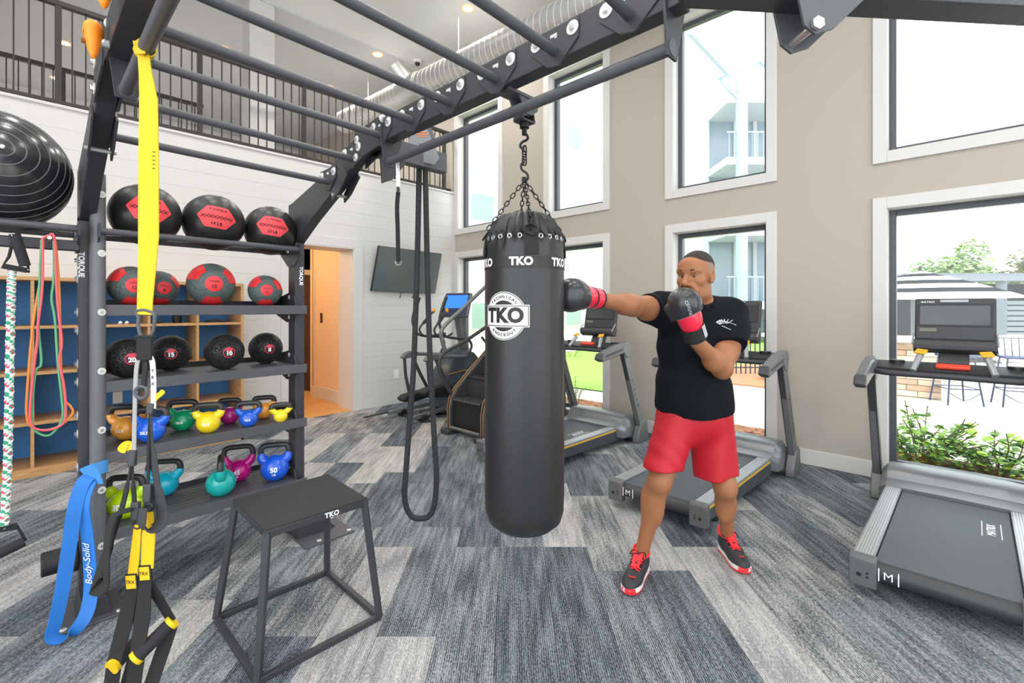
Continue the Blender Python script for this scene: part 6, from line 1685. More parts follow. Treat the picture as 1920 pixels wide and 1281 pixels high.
# ---- gloves
def glove(nm, wr, c, nrm, thumb_sg, label, S_):
    """wr = wrist end of the cuff, c = centre of the mitt, nrm = back-of-hand direction"""
    wr, c, nrm = np.array(wr, float), np.array(c, float), np.array(nrm, float)
    ax = c - wr; ax /= np.linalg.norm(ax); nrm -= ax * (nrm @ ax); nrm /= np.linalg.norm(nrm); sd = np.cross(ax, nrm)
    M_ = np.array((ax, sd, nrm))
    E_ = lambda *v: np.array(v) * S_
    A_, N_, D_ = ax * S_, nrm * S_, sd * S_
    g = Field(c - 0.20, c + 0.20, 0.0045)
    g.ell(c + A_ * 0.012, E_(0.080, 0.064, 0.060), 0.03, M=M_).ell(c + A_ * 0.030 + N_ * 0.012, E_(0.062, 0.063, 0.052), 0.03, M=M_).ell(c - A_ * 0.045, E_(0.055, 0.052, 0.045), 0.04, M=M_)
    g.ell(c + A_ * 0.045 - N_ * 0.03, E_(0.045, 0.056, 0.038), 0.03, M=M_)
    g.cone(c - A_ * 0.05 + D_ * thumb_sg * 0.045 - N_ * 0.012, c + A_ * 0.025 + D_ * thumb_sg * 0.062 - N_ * 0.030, 0.026 * S_, 0.024 * S_, 0.012)
    g.cut(c - A_ * 0.026, -ax + nrm * 0.30)
    gl = skin_obj('boxing_glove', [g.mesh()], [M_gl], man); gl['label'] = label
    q = Field(c - A_ * 0.08 - 0.19, c - A_ * 0.08 + 0.19, 0.0045)
    q.ell(c - A_ * 0.035, E_(0.065, 0.0555, 0.0500), 0.02, M=M_).cone(c - A_ * 0.07, c - A_ * 0.165, 0.045 * S_, 0.045 * S_, 0.02)
    q.cut(c - A_ * 0.004, ax - nrm * 0.30).cut(c - A_ * 0.150, -ax)
    cu = skin_obj('cuff', [q.mesh()], [M_glr], gl)
    def ring(d, r, t_, nme, m_, tilt=0.0):
        pts = [Vector(to_world(c - A_ * (d - tilt * math.sin(a)) + (D_ * math.cos(a) + N_ * math.sin(a) * 0.93) * r)) for a in np.linspace(0, 2 * PI, 36, endpoint=False)]
        MB().tube(pts, t_, 8, closed=True).build(nme, m_, gl)
    ring(0.150, 0.0445, 0.0045, 'cuff_binding', M_web)
    ring(0.098, 0.0465, 0.0035, 'piping', M_web)
    ring(0.026, 0.0575, 0.0030, 'welt', mat('welt_grey', '#a8aaac', 0.5), 0.016)
    return gl, c, ax, sd, nrm
g1 = glove('right', (0.405, 2.085, 1.518), (0.262, 1.945, 1.532), (0.15, -0.1, 1.0), 1, 'black boxing glove with red cuff pressed against the heavy bag', 1.0)
g2 = glove('left', (0.906, 2.338, 1.330), (0.846, 2.298, 1.474), (0.10, -1.0, 0.10), -1, 'black boxing glove with red cuff held up at the chin', 1.1)
gl, c, ax, sd, nrm = g2
BG = bvh_of(gl)
def on_glove(x, y):
    p = c + ax * (0.026 + x) + sd * (y - 0.024); o = Vector(to_world(p + nrm * 0.2)); d = Vector(to_world(-nrm))
    h_, n_, _, _ = BG.ray_cast(o, d)
    return h_ - d * 0.0012 if h_ is not None else Vector(to_world(p + nrm * 0.07))
tx = MB(); put_text(tx, 'CENTURY', 0.0185, lambda a, b: on_glove(-a, -b), 0.005, 1.05, 1)
tx.build('lettering', mat('glove_print', '#b9bbb8', 0.5), gl, smooth=False)
# wrist strap of the guard glove: black wrap with a grey tab
def wrap(d0, d1, r, a0, a1, nme, m_):
    def fn(u, v):
        a = a0 + (a1 - a0) * u; d = d0 + (d1 - d0) * v
        return Vector(to_world(c - ax * d * 1.1 + (sd * math.cos(a) + nrm * math.sin(a)) * r * 1.1))
    MB().grid(fn, 30, 4).build(nme, m_, gl)
wrap(0.088, 0.146, 0.0505, 0, 2 * PI, 'wrist_wrap', M_web)
wrap(0.082, 0.138, 0.0525, -0.1, 1.25, 'strap_tab', mat('tab_grey', '#aeb1b4', 0.5))

# ---- shoes
M_sho = mat('shoe_black', '#2b2d31', 0.6, bump=0.2, bscale=500); M_shr = mat('shoe_red', '#e8222e', 0.5); M_shw = mat('midsole_white', '#dcdad8', 0.55)
def shoe(an, d, sgn):
    an = np.array(an, float); d = np.array((d[0], d[1], 0.0)); d /= np.linalg.norm(d); s_ = np.array((d[1], -d[0], 0.0)) * -1
    base = np.array((an[0], an[1], 0.0)) - d * 0.065
    sh = lambda x, y, z: base + d * x + s_ * y + np.array((0, 0, z))
    par = bpy.data.objects.new('shoe', None)
    u = Field(sh(0.13, 0, 0.07) - np.array((0.23, 0.23, 0.09)), sh(0.13, 0, 0.07) + np.array((0.23, 0.23, 0.12)), 0.004)
    Ms = np.array((d, s_, (0, 0, 1.0)))
    u.ell(sh(0.050, 0, 0.060), (0.062, 0.039, 0.060), 0.03, M=Ms).ell(sh(0.225, sgn * 0.004, 0.038), (0.075, 0.049, 0.038), 0.03, M=Ms).ell(sh(0.14, 0, 0.055), (0.085, 0.043, 0.052), 0.04, M=Ms)
    u.cone(sh(0.055, 0, 0.085), sh(0.060, 0, 0.118), 0.043, 0.044, 0.02).cone(sh(0.075, 0, 0.11), sh(0.18, 0, 0.075), 0.034, 0.030, 0.03)
    u.cone(sh(0.062, 0, 0.095), sh(0.062, 0, 0.16), 0.034, 0.037, 0.006, mode='sub').cut(sh(0, 0, 0.016), (0, 0, -1)).cut(sh(0.04, 0, 0.122), np.array((0, 0, 1.0)) + d * 0.25)
    so = skin_obj('shoe', [u.mesh()], [M_sho], man); so['label'] = 'black trainer with red laces and a white midsole'
    outline = [(0.0, 0.0), (0.004, 0.024), (0.03, 0.040), (0.09, 0.040), (0.15, 0.042), (0.21, 0.052), (0.26, 0.047), (0.293, 0.028), (0.303, 0.0)]
    full = outline + [(x, -y) for x, y in outline[-2:0:-1]]
    full = [(v.x, v.y) for v in smooth_path([(x, y + sgn * 0.004 * (x > 0.15), 0) for x, y in full] + [(full[0][0], full[0][1], 0)], 3)[:-1]]
    def slab(z0, z1, k0, k1, nme, m_, toe=0.0):
        rr = []
        for z, k_ in ((z0, k0), (z0 + (z1 - z0) * 0.5, max(k0, k1) * 1.01), (z1, k1)):
            rr.append([Vector(to_world(sh(0.15 + (x - 0.15) * k_, y * k_, z + toe * max(0, x - 0.2)))) for x, y in full])
        return MB().loft(rr).build(nme, m_, so)
    slab(0.0, 0.012, 0.97, 1.0, 'outsole', M_shr, 0.06); slab(0.010, 0.034, 1.0, 0.95, 'midsole', M_shw, 0.06)
    wpt = lambda x, y, z: Vector(to_world(sh(x, y, z)))
    MB().tube([wpt(0.30, y, 0.026) - Vector(to_world(d)) * (abs(y) * 0.55) for y in np.linspace(-0.032, 0.032, 9)], 0.011, 8).build('toe_bumper', M_shr, so)
    tongue = [wpt(0.085, 0, 0.148), wpt(0.105, 0, 0.128), wpt(0.14, 0, 0.110), wpt(0.18, 0, 0.092)]
    MB().ribbon(tongue, [0.05, 0.05, 0.046, 0.04], 0.008, Vector(to_world(s_))).build('tongue', M_shr, so)
    for i in range(6):
        x = 0.105 + i * 0.0155; z = 0.128 - i * 0.0073
        MB().tube([wpt(x, -0.030, z - 0.012), wpt(x + 0.003, 0, z + 0.002), wpt(x + 0.008, 0.030, z - 0.012)], 0.0042, 6).build('lace', M_shr if i % 3 else M_web, so)
    MB().tube(smooth_path([wpt(0.10, 0, 0.138), wpt(0.095, -0.03, 0.142), wpt(0.115, -0.045, 0.125), wpt(0.105, 0, 0.136), wpt(0.10, 0.03, 0.142), wpt(0.12, 0.045, 0.122)], 4), 0.003, 6).build('lace_bow', M_web, so)
    MB().tube([wpt(0.060 + 0.047 * math.cos(a), 0.043 * math.sin(a), 0.120 - 0.012 * math.cos(a) + 0.014 * (math.cos(a) < -0.5)) for a in np.linspace(0, 2 * PI, 30, endpoint=False)], 0.0085, 8, closed=True).build('collar', M_shr, so)
    MB().ribbon(smooth_path([wpt(0.245, -0.012, 0.0765), wpt(0.252, 0.0, 0.0765), wpt(0.240, 0.022, 0.074)], 4), [0.003] + [0.007] * 7 + [0.002], 0.0015, Vector(to_world(d))).build('swoosh', M_shr, so)
    return so
shoe(J['anR'], (-0.50, -0.86), -1)
shoe(J['anL'], (-0.02, -1.0), 1)
# ================================================================ OUTDOORS, BEYOND THE WINDOWS
GZ = -0.02
M_conc = mat('patio_concrete', '#cfc8bf', 0.85, var=0.08, vscale=1.5)
M_lawn = mat('lawn_green', '#7fa848', 0.95, var=0.3, vscale=14, bump=0.8, bscale=90)
M_mul = mat('mulch_brown', '#a8775a', 0.95, var=0.4, vscale=60, bump=1.0, bscale=120)
struct(MB().box(5.43, 70, -60, 60, -0.4, GZ - 0.02).build('ground_patio', M_conc, smooth=False))
lw = MB().add([(7.3, 4.7, GZ), (12.8, 3.9, GZ), (24, 6.5, GZ), (24, 10.0, GZ), (7.0, 10.0, GZ)], [(0, 1, 2, 3, 4)]).build('lawn', M_lawn, smooth=False)
tag(lw, 'bright green lawn beyond the corner windows', 'lawn', kind='stuff')
mu = MB()
mu.box(5.435, 6.35, -3.5, 9.9, GZ - 0.02, GZ + 0.012).box(9.8, 13.5, 2.6, 4.4, GZ - 0.02, GZ + 0.008)
rr = random.Random(5)
for _ in range(2500):
    x, y = rr.uniform(5.5, 6.33), rr.uniform(-1.5, 5.2); a = rr.uniform(0, PI); l = rr.uniform(0.015, 0.045); z = GZ + 0.012
    dx, dy = math.cos(a) * l, math.sin(a) * l
    mu.add([(x - dx, y - dy, z), (x + dx, y + dy, z + rr.uniform(0, 0.02)), (x + dx - dy * 0.25, y + dy + dx * 0.25, z + 0.012), (x - dx - dy * 0.25, y - dy + dx * 0.25, z + 0.004)], [(0, 1, 2, 3)])
tag(mu.build('mulch', M_mul, smooth=False), 'reddish brown bark mulch along the foot of the window wall', 'mulch', kind='stuff')

# ---- white apartment wing along the lawn
M_fac = mat('facade_white', '#eceae6', 0.8); M_pane = mat('pane_green_grey', '#8fa6a2', 0.15); M_blind = mat('blind_white', '#dcdfe0', 0.6); M_wfr = mat('window_white', '#f4f4f2', 0.5)
aw = thing('apartment_block', 'white apartment block with sash windows across the lawn', 'building', (16, 12, 0))
MB().box(6.6, 36, 10.1, 20, GZ - 0.02, 15).build('wall', M_fac, aw, smooth=False)
w0 = None
def sash(x, z, w, h):
    fr = MB().box(x - w / 2 - 0.06, x + w / 2 + 0.06, 10.06, 10.12, z - h / 2 - 0.06, z + h / 2 + 0.06).build('window', M_wfr, aw, smooth=False)
    MB().box(x - w / 2, x + w / 2, 10.045, 10.07, z + 0.03, z + h / 2).build('upper_pane', M_blind, fr, smooth=False)
    MB().box(x - w / 2, x + w / 2, 10.045, 10.07, z - h / 2, z - 0.03).build('lower_pane', M_pane, fr, smooth=False)
for fz in (1.65, 4.75, 7.85, 10.95):
    for x in (9.15, 13.45, 17.6, 21.5): sash(x, fz, 0.82, 1.5)
    for x in (25.65, 26.85): sash(x, fz + 0.8, 0.8, 1.6)
MB().box(6.6, 36, 9.95, 10.12, 14.6, 15.2).build('cornice', M_wfr, aw, smooth=False)

# ---- grey balcony tower
M_tow = mat('tower_grey', '#b8bec4', 0.6); M_tglass = mat('tower_glass', '#8d9aa6', 0.2); M_tcol = mat('tower_column', '#9fb0c0', 0.5)
tw = thing('balcony_tower', 'pale grey tower of stacked balconies with a round column and roof brackets', 'building', (21.5, 6.5, 0))
A, Bp = Vector((20.65, 7.45, 0)), Vector((23.6, 4.4, 0)); td = (Bp - A).normalized(); tn = Vector((td.y, -td.x, 0)); tn = tn if tn.x > 0 else -tn
for zz in (1.6, 4.7, 7.7, 10.3):
    MB().bar(A + UP * zz + tn * 1.2, Bp + UP * zz + tn * 1.2, 2.4, 0.32).build('balcony_slab', M_tow, tw, smooth=False)
    if zz < 10:
        rl = MB().bar(A + UP * (zz + 1.2), Bp + UP * (zz + 1.2), 0.06, 0.06).build('balcony_rail', M_tcol, tw, smooth=False)
        for i in range(18):
            p = A + td * (0.1 + i * 0.24) + UP * (zz + 0.16)
            MB().bar(p, p + UP * 1.04, 0.025, 0.025).build('rail_bar', M_tcol, rl, smooth=False)
MB().bar(A + UP * 5 + tn * 2.2, Bp + UP * 5 + tn * 2.2, 0.2, 10.4).build('back_wall', M_tglass, tw, smooth=False)
for q in (0.0, 1.3, 2.2, 4.0):
    MB().bar(A + td * q + tn * (2.05), A + td * q + tn * 2.05 + UP * 10.2, 0.16, 0.12, tn).build('mullion', M_tow, tw, smooth=False)
MB().cyl(A + td * 0.62, A + td * 0.62 + UP * 11.0, 0.24, 20).build('column', M_tcol, tw)
c_ = A + td * 0.62
for sg in (-1, 1): MB().bar(c_ + UP * 10.3 + td * sg * 0.15, c_ + UP * 11.2 + td * sg * 0.95, 0.12, 0.12).build('roof_bracket', M_tcol, tw, smooth=False)
MB().bar(c_ + UP * 11.2 - td * 1.0, c_ + UP * 11.9 + td * 0.75, 0.2, 0.16).bar(c_ + UP * 11.9 + td * 0.75, c_ + UP * 10.9 + td * 2.2, 0.2, 0.16).build('gable_beam', M_tcol, tw, smooth=False)
MB().bar((13.9, 6.1, 9.75), c_ + UP * 11.25 - td * 0.5, 0.14, 0.14).build('eave_beam', M_tcol, tw, smooth=False)

# ---- picket fence and white planter
fn_ = thing('picket_fence', 'dark metal picket fence beyond the path, seen past the boxing man', 'fence', (11.6, 3.2, GZ))
fa, fb = Vector((10.9, 4.25, GZ)), Vector((13.6, 1.7, GZ)); fd_ = (fb - fa).normalized()
pk = None
for i in range(34):
    p = fa + fd_ * (0.11 * i)
    if pk is None:
        o = MB().box(-0.012, 0.012, -0.012, 0.012, 0, 1.25).build('picket', mat('fence_dark', '#4a5058', 0.5), fn_, smooth=False, local=True); pk = o
    else:
        o = pk.copy(); COL.objects.link(o)
    o.location = p - ORG[fn_.name]
for zz in (0.15, 1.15): MB().bar(fa + UP * zz, fb + UP * zz, 0.03, 0.03).build('fence_rail', mat('fence_dark', '#4a5058', 0.5), fn_, smooth=False)
pt = thing('umbrella_base', 'white round patio base with a slim pole standing on the path', 'umbrella base', (9.35, 2.3, GZ))
MB().lathe([(0.24, 0), (0.25, 0.02), (0.22, 0.22), (0.2, 0.26), (0.05, 0.27)], (9.35, 2.3, GZ), 28).build('base', M_wfr, pt)
MB().cyl((9.35, 2.3, GZ + 0.25), (9.35, 2.3, 1.5), 0.03, 14).build('pole', M_wfr, pt)

# ---- leaves
def leaf_mesh(name, l, w, m_):
    mb = MB(); pts = [(0, 0), (0.25, 0.8), (0.55, 1.0), (0.85, 0.5), (1.0, 0.0)]
    vs = []; fs = []
    for x, k in pts:
        vs += [(x * l, -k * w / 2, 0.12 * l * math.sin(x * PI) - 0.05 * l * k), (x * l, 0, 0.12 * l * math.sin(x * PI) + 0.02 * l), (x * l, k * w / 2, 0.12 * l * math.sin(x * PI) - 0.05 * l * k)]
    for i in range(4):
        for j in range(2): fs.append((i * 3 + j, i * 3 + j + 1, i * 3 + 4 + j, i * 3 + 3 + j))
    o = mb.add(vs, fs).build(name, m_, local=True, recalc=False); d = o.data; bpy.data.objects.remove(o); return d
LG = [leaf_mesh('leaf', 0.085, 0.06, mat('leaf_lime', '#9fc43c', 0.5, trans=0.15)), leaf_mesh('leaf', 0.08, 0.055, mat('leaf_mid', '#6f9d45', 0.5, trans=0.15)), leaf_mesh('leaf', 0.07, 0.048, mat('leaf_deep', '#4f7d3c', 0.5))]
M_stem = mat('stem_brown', '#7a6a48', 0.8)
def shrub(label, c, h, w, nst, nlf, seed, joined=False):
    rr = random.Random(seed); t = thing('shrub', label, 'shrub', (c[0], c[1], GZ))
    big = MB()
    for s in range(nst):
        a = rr.uniform(0, 2 * PI); rad = w * 0.5 * math.sqrt(rr.random()); hh = h * rr.uniform(0.45, 1.0) * (1 - 0.35 * rad / (w * 0.5))
        top = Vector((c[0] + rad * math.cos(a), c[1] + rad * math.sin(a), GZ + hh)); bs = Vector((c[0] + rad * 0.25 * math.cos(a), c[1] + rad * 0.25 * math.sin(a), GZ))
        path = smooth_path([bs, bs.lerp(top, 0.5) + Vector((rr.uniform(-.04, .04), rr.uniform(-.04, .04), 0.03)), top], 4)
        if not joined: MB().tube(path, 0.005, 5).build('stem', M_stem, t)
        else: big.m(1).tube(path, 0.004, 4)
        for k in range(nlf // nst):
            q = rr.uniform(0.3, 1.0); p = path[min(len(path) - 1, int(q * (len(path) - 1)))]
            if not joined:
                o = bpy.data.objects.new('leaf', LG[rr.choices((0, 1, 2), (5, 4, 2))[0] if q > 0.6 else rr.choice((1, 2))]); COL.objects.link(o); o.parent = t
                o.location = p - ORG[t.name]; o.rotation_euler = (rr.uniform(-0.5, 0.5), rr.uniform(-0.7, 0.4), rr.uniform(0, 2 * PI)); sc = rr.uniform(0.7, 1.35); o.scale = (sc, sc, sc)
            else:
                aa = rr.uniform(0, 2 * PI); l = rr.uniform(0.02, 0.04); d = Vector((math.cos(aa), math.sin(aa), rr.uniform(-.3, .5))) * l; sd = Vector((-math.sin(aa), math.cos(aa), 0)) * l * 0.4
                big.m(0).add([p, p + d * 0.5 + sd, p + d, p + d * 0.5 - sd], [(0, 1, 2, 3)])
    if not joined:
        fill = MB()
        for k in range(nlf * 3):
            a = rr.uniform(0, 2 * PI); rad = w * 0.48 * math.sqrt(rr.random()); p = Vector((c[0] + rad * math.cos(a), c[1] + rad * math.sin(a), GZ + h * rr.uniform(0.05, 0.72) * (1 - 0.5 * rad / (w * 0.5))))
            aa = rr.uniform(0, 2 * PI); l = rr.uniform(0.03, 0.055); d = Vector((math.cos(aa), math.sin(aa), rr.uniform(-.4, .4))) * l; sd = Vector((-math.sin(aa), math.cos(aa), rr.uniform(-.3, .3))) * l * 0.38
            fill.m(k % 3).add([p, p + d * 0.5 + sd, p + d, p + d * 0.5 - sd], [(0, 1, 2, 3)])
        f_ = fill.build('small_leaves', [mat('leaf_lime', '#9fc43c'), mat('leaf_mid', '#6f9d45'), mat('leaf_deep', '#4f7d3c')], t, smooth=False, recalc=False); f_['kind'] = 'stuff'
    if joined:
        f_ = big.build('foliage', [mat('leaf_small', '#6e9a50', 0.6), M_stem], t, smooth=False, recalc=False); f_['kind'] = 'stuff'
    return t
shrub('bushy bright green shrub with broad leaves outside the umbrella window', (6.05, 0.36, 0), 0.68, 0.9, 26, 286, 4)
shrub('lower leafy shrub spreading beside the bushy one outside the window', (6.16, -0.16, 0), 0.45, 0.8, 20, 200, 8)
shrub('thin young shrub with tiny leaves beside the lawn path', (6.05, 3.75, 0), 0.5, 0.4, 10, 240, 11, True)
shrub('small twiggy shrub in the mulch by the corner window', (6.1, 5.6, 0), 0.75, 0.5, 12, 300, 12, True)
shrub('low wispy shrub growing at the lawn corner window', (6.0, 4.45, 0), 0.45, 0.4, 10, 240, 13, True)
hd = [shrub('long loose hedge along the far side of the lawn', (13.5, 8.7, 0), 0.8, 1.6, 14, 900, 20, True), shrub('grassy hedge clump at the lawn edge by the apartment wall', (11.8, 8.9, 0), 0.7, 1.5, 14, 900, 22, True)]
st = MB(); rr = random.Random(3)
for _ in range(120):
    a = rr.uniform(0, 2 * PI); l = rr.uniform(0.05, 0.12); p = Vector((5.98 + rr.gauss(0, .03), 0.30 + rr.gauss(0, .03), GZ + 0.01))
    st.tube([p, p + Vector((math.cos(a) * l * .6, math.sin(a) * l * .6, l * 1.3))], 0.0022, 3)
tag(st.build('straw_clump', mat('straw', '#b08a4a', 0.9), smooth=False), 'dry brown straw clump under the bushy shrub', 'straw', kind='stuff')

# ---- stone-faced outdoor counter with its bricks
ic = thing('outdoor_counter', 'brick-faced outdoor kitchen counter with a pale stone top', 'counter', (10.95, 1.3, GZ))
MB().box(10.56, 11.3, 0.38, 3.0, GZ - 0.02, 0.90).build('core', mat('mortar', '#cfc6bb', 0.9), ic, smooth=False)
MB().box(10.46, 11.4, 0.28, 3.1, 0.90, 0.97).build('stone_top', mat('stone_top', '#e6e2dc', 0.5), ic, bevel=0.008)
BM = []
for cc in ('#c9b3a2', '#d6c6b8', '#b89a86'):
    o = MB().box(-0.03, 0.03, -0.142, 0.142, -0.044, 0.044).build('brick', mat('brick_' + cc[1:], cc, 0.9, var=0.12, vscale=12), smooth=False, bevel=0); BM.append(o.data); bpy.data.objects.remove(o)
rr = random.Random(2)
for r_ in range(9):
    for k in range(10):
        y = 0.53 + k * 0.295 - (0.147 if r_ % 2 else 0)
        if y < 0.5: y = 0.53
        if y > 2.9: continue
        o = bpy.data.objects.new('brick', rr.choice(BM)); COL.objects.link(o); o.parent = ic
        o.location = Vector((10.555 + rr.uniform(-0.008, 0.004), y, 0.03 + r_ * 0.098)) - ORG[ic.name]
# ---- bar stools, white chair
M_wire = mat('stool_navy', '#2f3658', 0.5)
def stool(x, y, rz, label):
    t = thing('bar_stool', label, 'bar stool', (x, y, GZ), 'navy wire bar stools', rz)
    for sx in (-1, 1):
        for sy in (-1, 1): MB().tube([(sx * 0.15, sy * 0.15, 0.74), (sx * 0.23, sy * 0.23, 0.0)], 0.012, 8).build('leg', M_wire, t, local=True)
    for zz, k in ((0.25, 0.205), (0.48, 0.18)):
        MB().tube([(k, k, zz), (-k, k, zz), (-k, -k, zz), (k, -k, zz)], 0.008, 8, closed=True).build('foot_ring', M_wire, t, local=True)
    MB().box(-0.19, 0.19, -0.19, 0.19, 0.73, 0.76).build('seat', M_wire, t, bevel=0.015, local=True)
    for i in range(5): MB().tube([(-0.16 + i * 0.08, 0.17, 0.75), (-0.17 + i * 0.085, 0.22, 1.02)], 0.007, 6).build('back_wire', M_wire, t, local=True)
    MB().tube([(-0.18, 0.17, 0.75), (-0.19, 0.22, 1.03), (0.19, 0.22, 1.03), (0.18, 0.17, 0.75)], 0.011, 8).build('back_hoop', M_wire, t, local=True)
    MB().tube(smooth_path([(-0.21, -0.21, 0.2), (0, -0.2, 0.08), (0.21, -0.21, 0.2)], 5), 0.006, 6).build('brace_wire', M_wire, t, local=True)
stool(10.25, 0.20, R(-60), 'navy wire bar stool nearest the brick counter')
stool(10.6, -0.48, R(-75), 'navy wire bar stool standing apart from the brick counter')
wc_ = thing('patio_chair', 'white moulded patio chair with curved arms beside the bar stools', 'chair', (11.6, -0.55, GZ))
rg = []
for a in np.linspace(-2.2, 2.2, 15):
    hh = 0.86 + 0.16 * math.cos(a)
    rg.append([Vector((11.6 + 0.36 * math.cos(a), -0.55 + 0.36 * math.sin(a), 0.62)), Vector((11.6 + 0.42 * math.cos(a), -0.55 + 0.42 * math.sin(a), hh)), Vector((11.6 + 0.44 * math.cos(a), -0.55 + 0.44 * math.sin(a), hh)), Vector((11.6 + 0.38 * math.cos(a), -0.55 + 0.38 * math.sin(a), 0.62))])
MB().loft(rg).build('shell', M_wfr, wc_)
MB().lathe([(0.36, 0.60), (0.37, 0.63), (0.3, 0.66)], (11.6, -0.55, 0), 24).build('seat', M_wfr, wc_)
for k in range(4):
    a = PI / 4 + k * PI / 2
    MB().tube([(11.6 + 0.25 * math.cos(a), -0.55 + 0.25 * math.sin(a), 0.61), (11.6 + 0.33 * math.cos(a), -0.55 + 0.33 * math.sin(a), GZ)], 0.018, 8).build('leg', M_wfr, wc_)

# ---- striped umbrella and a plain white one behind it
def parasol(label, x, y, zr, zt, rad, bands, m_even, m_odd, yaw):
    t = thing('patio_umbrella', label, 'umbrella', (x, y, GZ))
    MB().cyl((x, y, GZ), (x, y, zt + 0.08), 0.025, 12).build('pole', M_wfr, t)
    MB().lathe([(0.3, 0), (0.3, 0.05), (0.06, 0.08)], (x, y, GZ), 20).build('base', M_tow, t)
    MB().lathe([(0.04, 0), (0.03, 0.08), (0.005, 0.12)], (x, y, zt), 12).build('finial', M_black, t)
    for s in range(8):
        a0, a1 = yaw + s * PI / 4, yaw + (s + 1) * PI / 4
        mb = MB()
        for b in range(bands):
            r0, r1 = rad * b / bands, rad * (b + 1) / bands
            def P(r, a): return Vector((x + r * math.cos(a), y + r * math.sin(a), zt + (zr - zt) * (r / rad) ** 1.15))
            mb.m(b % 2).add([P(max(r0, .01), a0), P(max(r0, .01), a1), P(r1, a1), P(r1, a0)], [(0, 1, 2, 3)])
            mb.add([P(max(r0, .01), a0) - UP * 0.006, P(max(r0, .01), a1) - UP * 0.006, P(r1, a1) - UP * 0.006, P(r1, a0) - UP * 0.006], [(3, 2, 1, 0)])
        mb.build('canopy_panel', [m_even, m_odd], t, smooth=False, recalc=False)
    for s in range(8):
        a = yaw + s * PI / 4
        MB().tube([(x, y, zt - 0.02), (x + rad * math.cos(a), y + rad * math.sin(a), zr - 0.01)], 0.008, 6).build('rib', M_wfr, t)
parasol('black and white striped patio umbrella', 13.8, 0.85, 1.70, 2.30, 1.75, 7, M_wfr, mat('canopy_black', '#1d1f24', 0.9, spec=0.05), R(20))
parasol('plain white patio umbrella behind the striped one', 16.6, 2.6, 1.75, 2.15, 1.6, 3, M_wfr, M_wfr, R(10))

# ---- grey slatted pavilion
M_pav = mat('pavilion_grey', '#6a717a', 0.6); M_pavd = mat('pavilion_dark', '#454c55', 0.6)
pv = thing('slatted_pavilion', 'grey slatted pavilion with a flat beam roof beyond the pool patio', 'pavilion', (19, -1, GZ))
pa, pb_ = Vector((16.9, 1.35, GZ)), Vector((24.0, -6.2, GZ)); pd_ = (pb_ - pa).normalized(); pn = Vector((pd_.y, -pd_.x, 0)); pn = pn if pn.x > 0 else -pn
MB().bar(pa + UP * 2.32, pb_ + UP * 2.32, 0.3, 0.16).build('roof_beam', M_pav, pv, smooth=False)
MB().bar(pa + UP * 2.42 + pn * 1.5, pb_ + UP * 2.42 + pn * 1.5, 3.2, 0.06).build('roof', M_pav, pv, smooth=False)
for q in (0.3, 2.6, 4.9, 7.2, 9.5): MB().bar(pa + pd_ * q, pa + pd_ * q + UP * 2.3, 0.22, 0.22).build('post', M_pav, pv, smooth=False)
for k in range(11): MB().bar(pa + pd_ * 0.3 + UP * (0.2 + k * 0.145) + pn * 0.1, pb_ + UP * (0.2 + k * 0.145) + pn * 0.1, 0.03, 0.11).build('slat', M_pav, pv, smooth=False)
MB().bar(pa + pn * 2.8 + UP * 1.15, pb_ + pn * 2.8 + UP * 1.15, 0.05, 2.3).build('back_wall', M_pavd, pv, smooth=False)
bh = thing('brick_pier', 'red brick pier and low wall behind the white umbrella', 'pier', (15.9, 2.2, GZ))
MB().box(15.6, 16.1, 1.55, 1.85, GZ - 0.02, 1.3).build('pier_shaft', mat('pier_brick', '#b5705a', 0.9, var=0.15, vscale=8), bh, smooth=False)
MB().box(15.55, 16.15, 1.5, 1.9, 1.3, 1.36).build('cap', M_conc, bh, smooth=False)
MB().box(15.6, 16.0, 1.0, 1.55, GZ - 0.02, 0.5).build('low_wall', mat('pier_brick', '#b5705a', 0.9), bh, smooth=False)

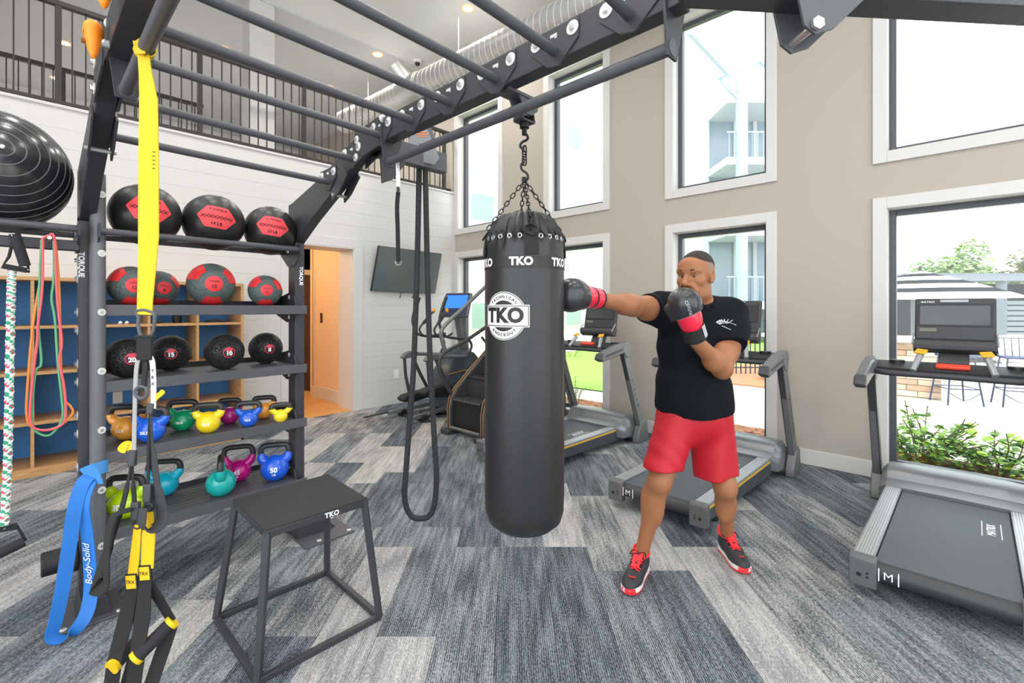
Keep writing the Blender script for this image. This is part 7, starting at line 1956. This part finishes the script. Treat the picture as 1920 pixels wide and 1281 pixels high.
# ---- trees behind
def tree(label, x, y, h, cr, seed, cols, nl=2600):
    rr = random.Random(seed); t = thing('tree', label, 'tree', (x, y, GZ), 'trees beyond the pavilion')
    MB().tube(smooth_path([(x, y, GZ), (x + 0.1, y, h * 0.4), (x, y + 0.1, h * 0.75)], 4), 0.12, 8, rs=list(np.linspace(0.16, 0.06, 9))).build('trunk', M_stem, t)
    mb = MB(); blobs = [(rr.gauss(0, cr * 0.45), rr.gauss(0, cr * 0.45), rr.uniform(0.5, 0.95) * h, rr.uniform(0.35, 0.6) * cr) for _ in range(9)]
    for _ in range(nl):
        bx, by, bz, br = rr.choice(blobs); d = Vector((rr.gauss(0, 1), rr.gauss(0, 1), rr.gauss(0, 0.7))).normalized() * br * rr.uniform(0.65, 1.0)
        p = Vector((x + bx, y + by, bz)) + d; a = rr.uniform(0, 2 * PI); l = rr.uniform(0.08, 0.17)
        u = Vector((math.cos(a), math.sin(a), rr.uniform(-.6, .6))) * l; v = Vector((-math.sin(a), math.cos(a), rr.uniform(-.5, .5))) * l * 0.6
        mb.m(rr.randrange(len(cols))).add([p - u, p - v, p + u, p + v], [(0, 1, 2, 3)])
    o = mb.build('crown', cols, t, smooth=False, recalc=False); o['kind'] = 'stuff'
LT = [mat('tree_light', '#c2d2a4', 0.8, spec=0.1), mat('tree_mid', '#a9c08c', 0.8, spec=0.1), mat('tree_dark', '#92ad80', 0.8, spec=0.1)]  # leaf colours paled, distance haze put into the albedo
LO = [mat('tree_olive', '#bcb99c', 0.8, spec=0.1), mat('tree_olive2', '#a8ac8e', 0.8, spec=0.1)]  # olive tones lightened for the same haze
tree('tall broad green tree rising behind the pavilion roof', 33.5, 0.0, 4.7, 1.5, 31, LT)
tree('rounded pale green tree beside the tall one behind the pavilion', 32.0, 1.9, 3.7, 1.5, 32, LT)
tree('olive brown tree at the far side of the pavilion roof', 34.8, -1.7, 4.1, 1.4, 33, LO)
tree('hazy olive tree furthest along the pavilion roof', 36.0, -3.4, 3.9, 1.5, 34, LO)
for i, (x, y, h_) in enumerate(((19.2, 1.9, 3.2), (20.5, 2.3, 3.1))):
    t = thing('palm_trunk', ('bare leaning palm trunk behind the striped umbrella' if i == 0 else 'second bare palm trunk, slightly apart behind the striped umbrella'), 'palm trunk', (x, y, GZ))
    MB().tube(smooth_path([(x, y, GZ), (x, y + 0.05, h_ * 0.6), (x + 0.05, y + 0.18, h_)], 6), 0.16, 12, rs=list(np.interp(np.linspace(0, 1, 13), [0, .8, 1], [.2, .14, .24]))).build('trunk', mat('palm_bark', '#9a8f86', 0.9, bump=0.6, bscale=30), t)
    MB().lathe([(0.26, 0), (0.3, 0.06), (0.12, 0.1)], (x + 0.05, y + 0.18, h_ - 0.02), 12).build('cut_crown', mat('palm_top', '#847a70', 0.9), t)
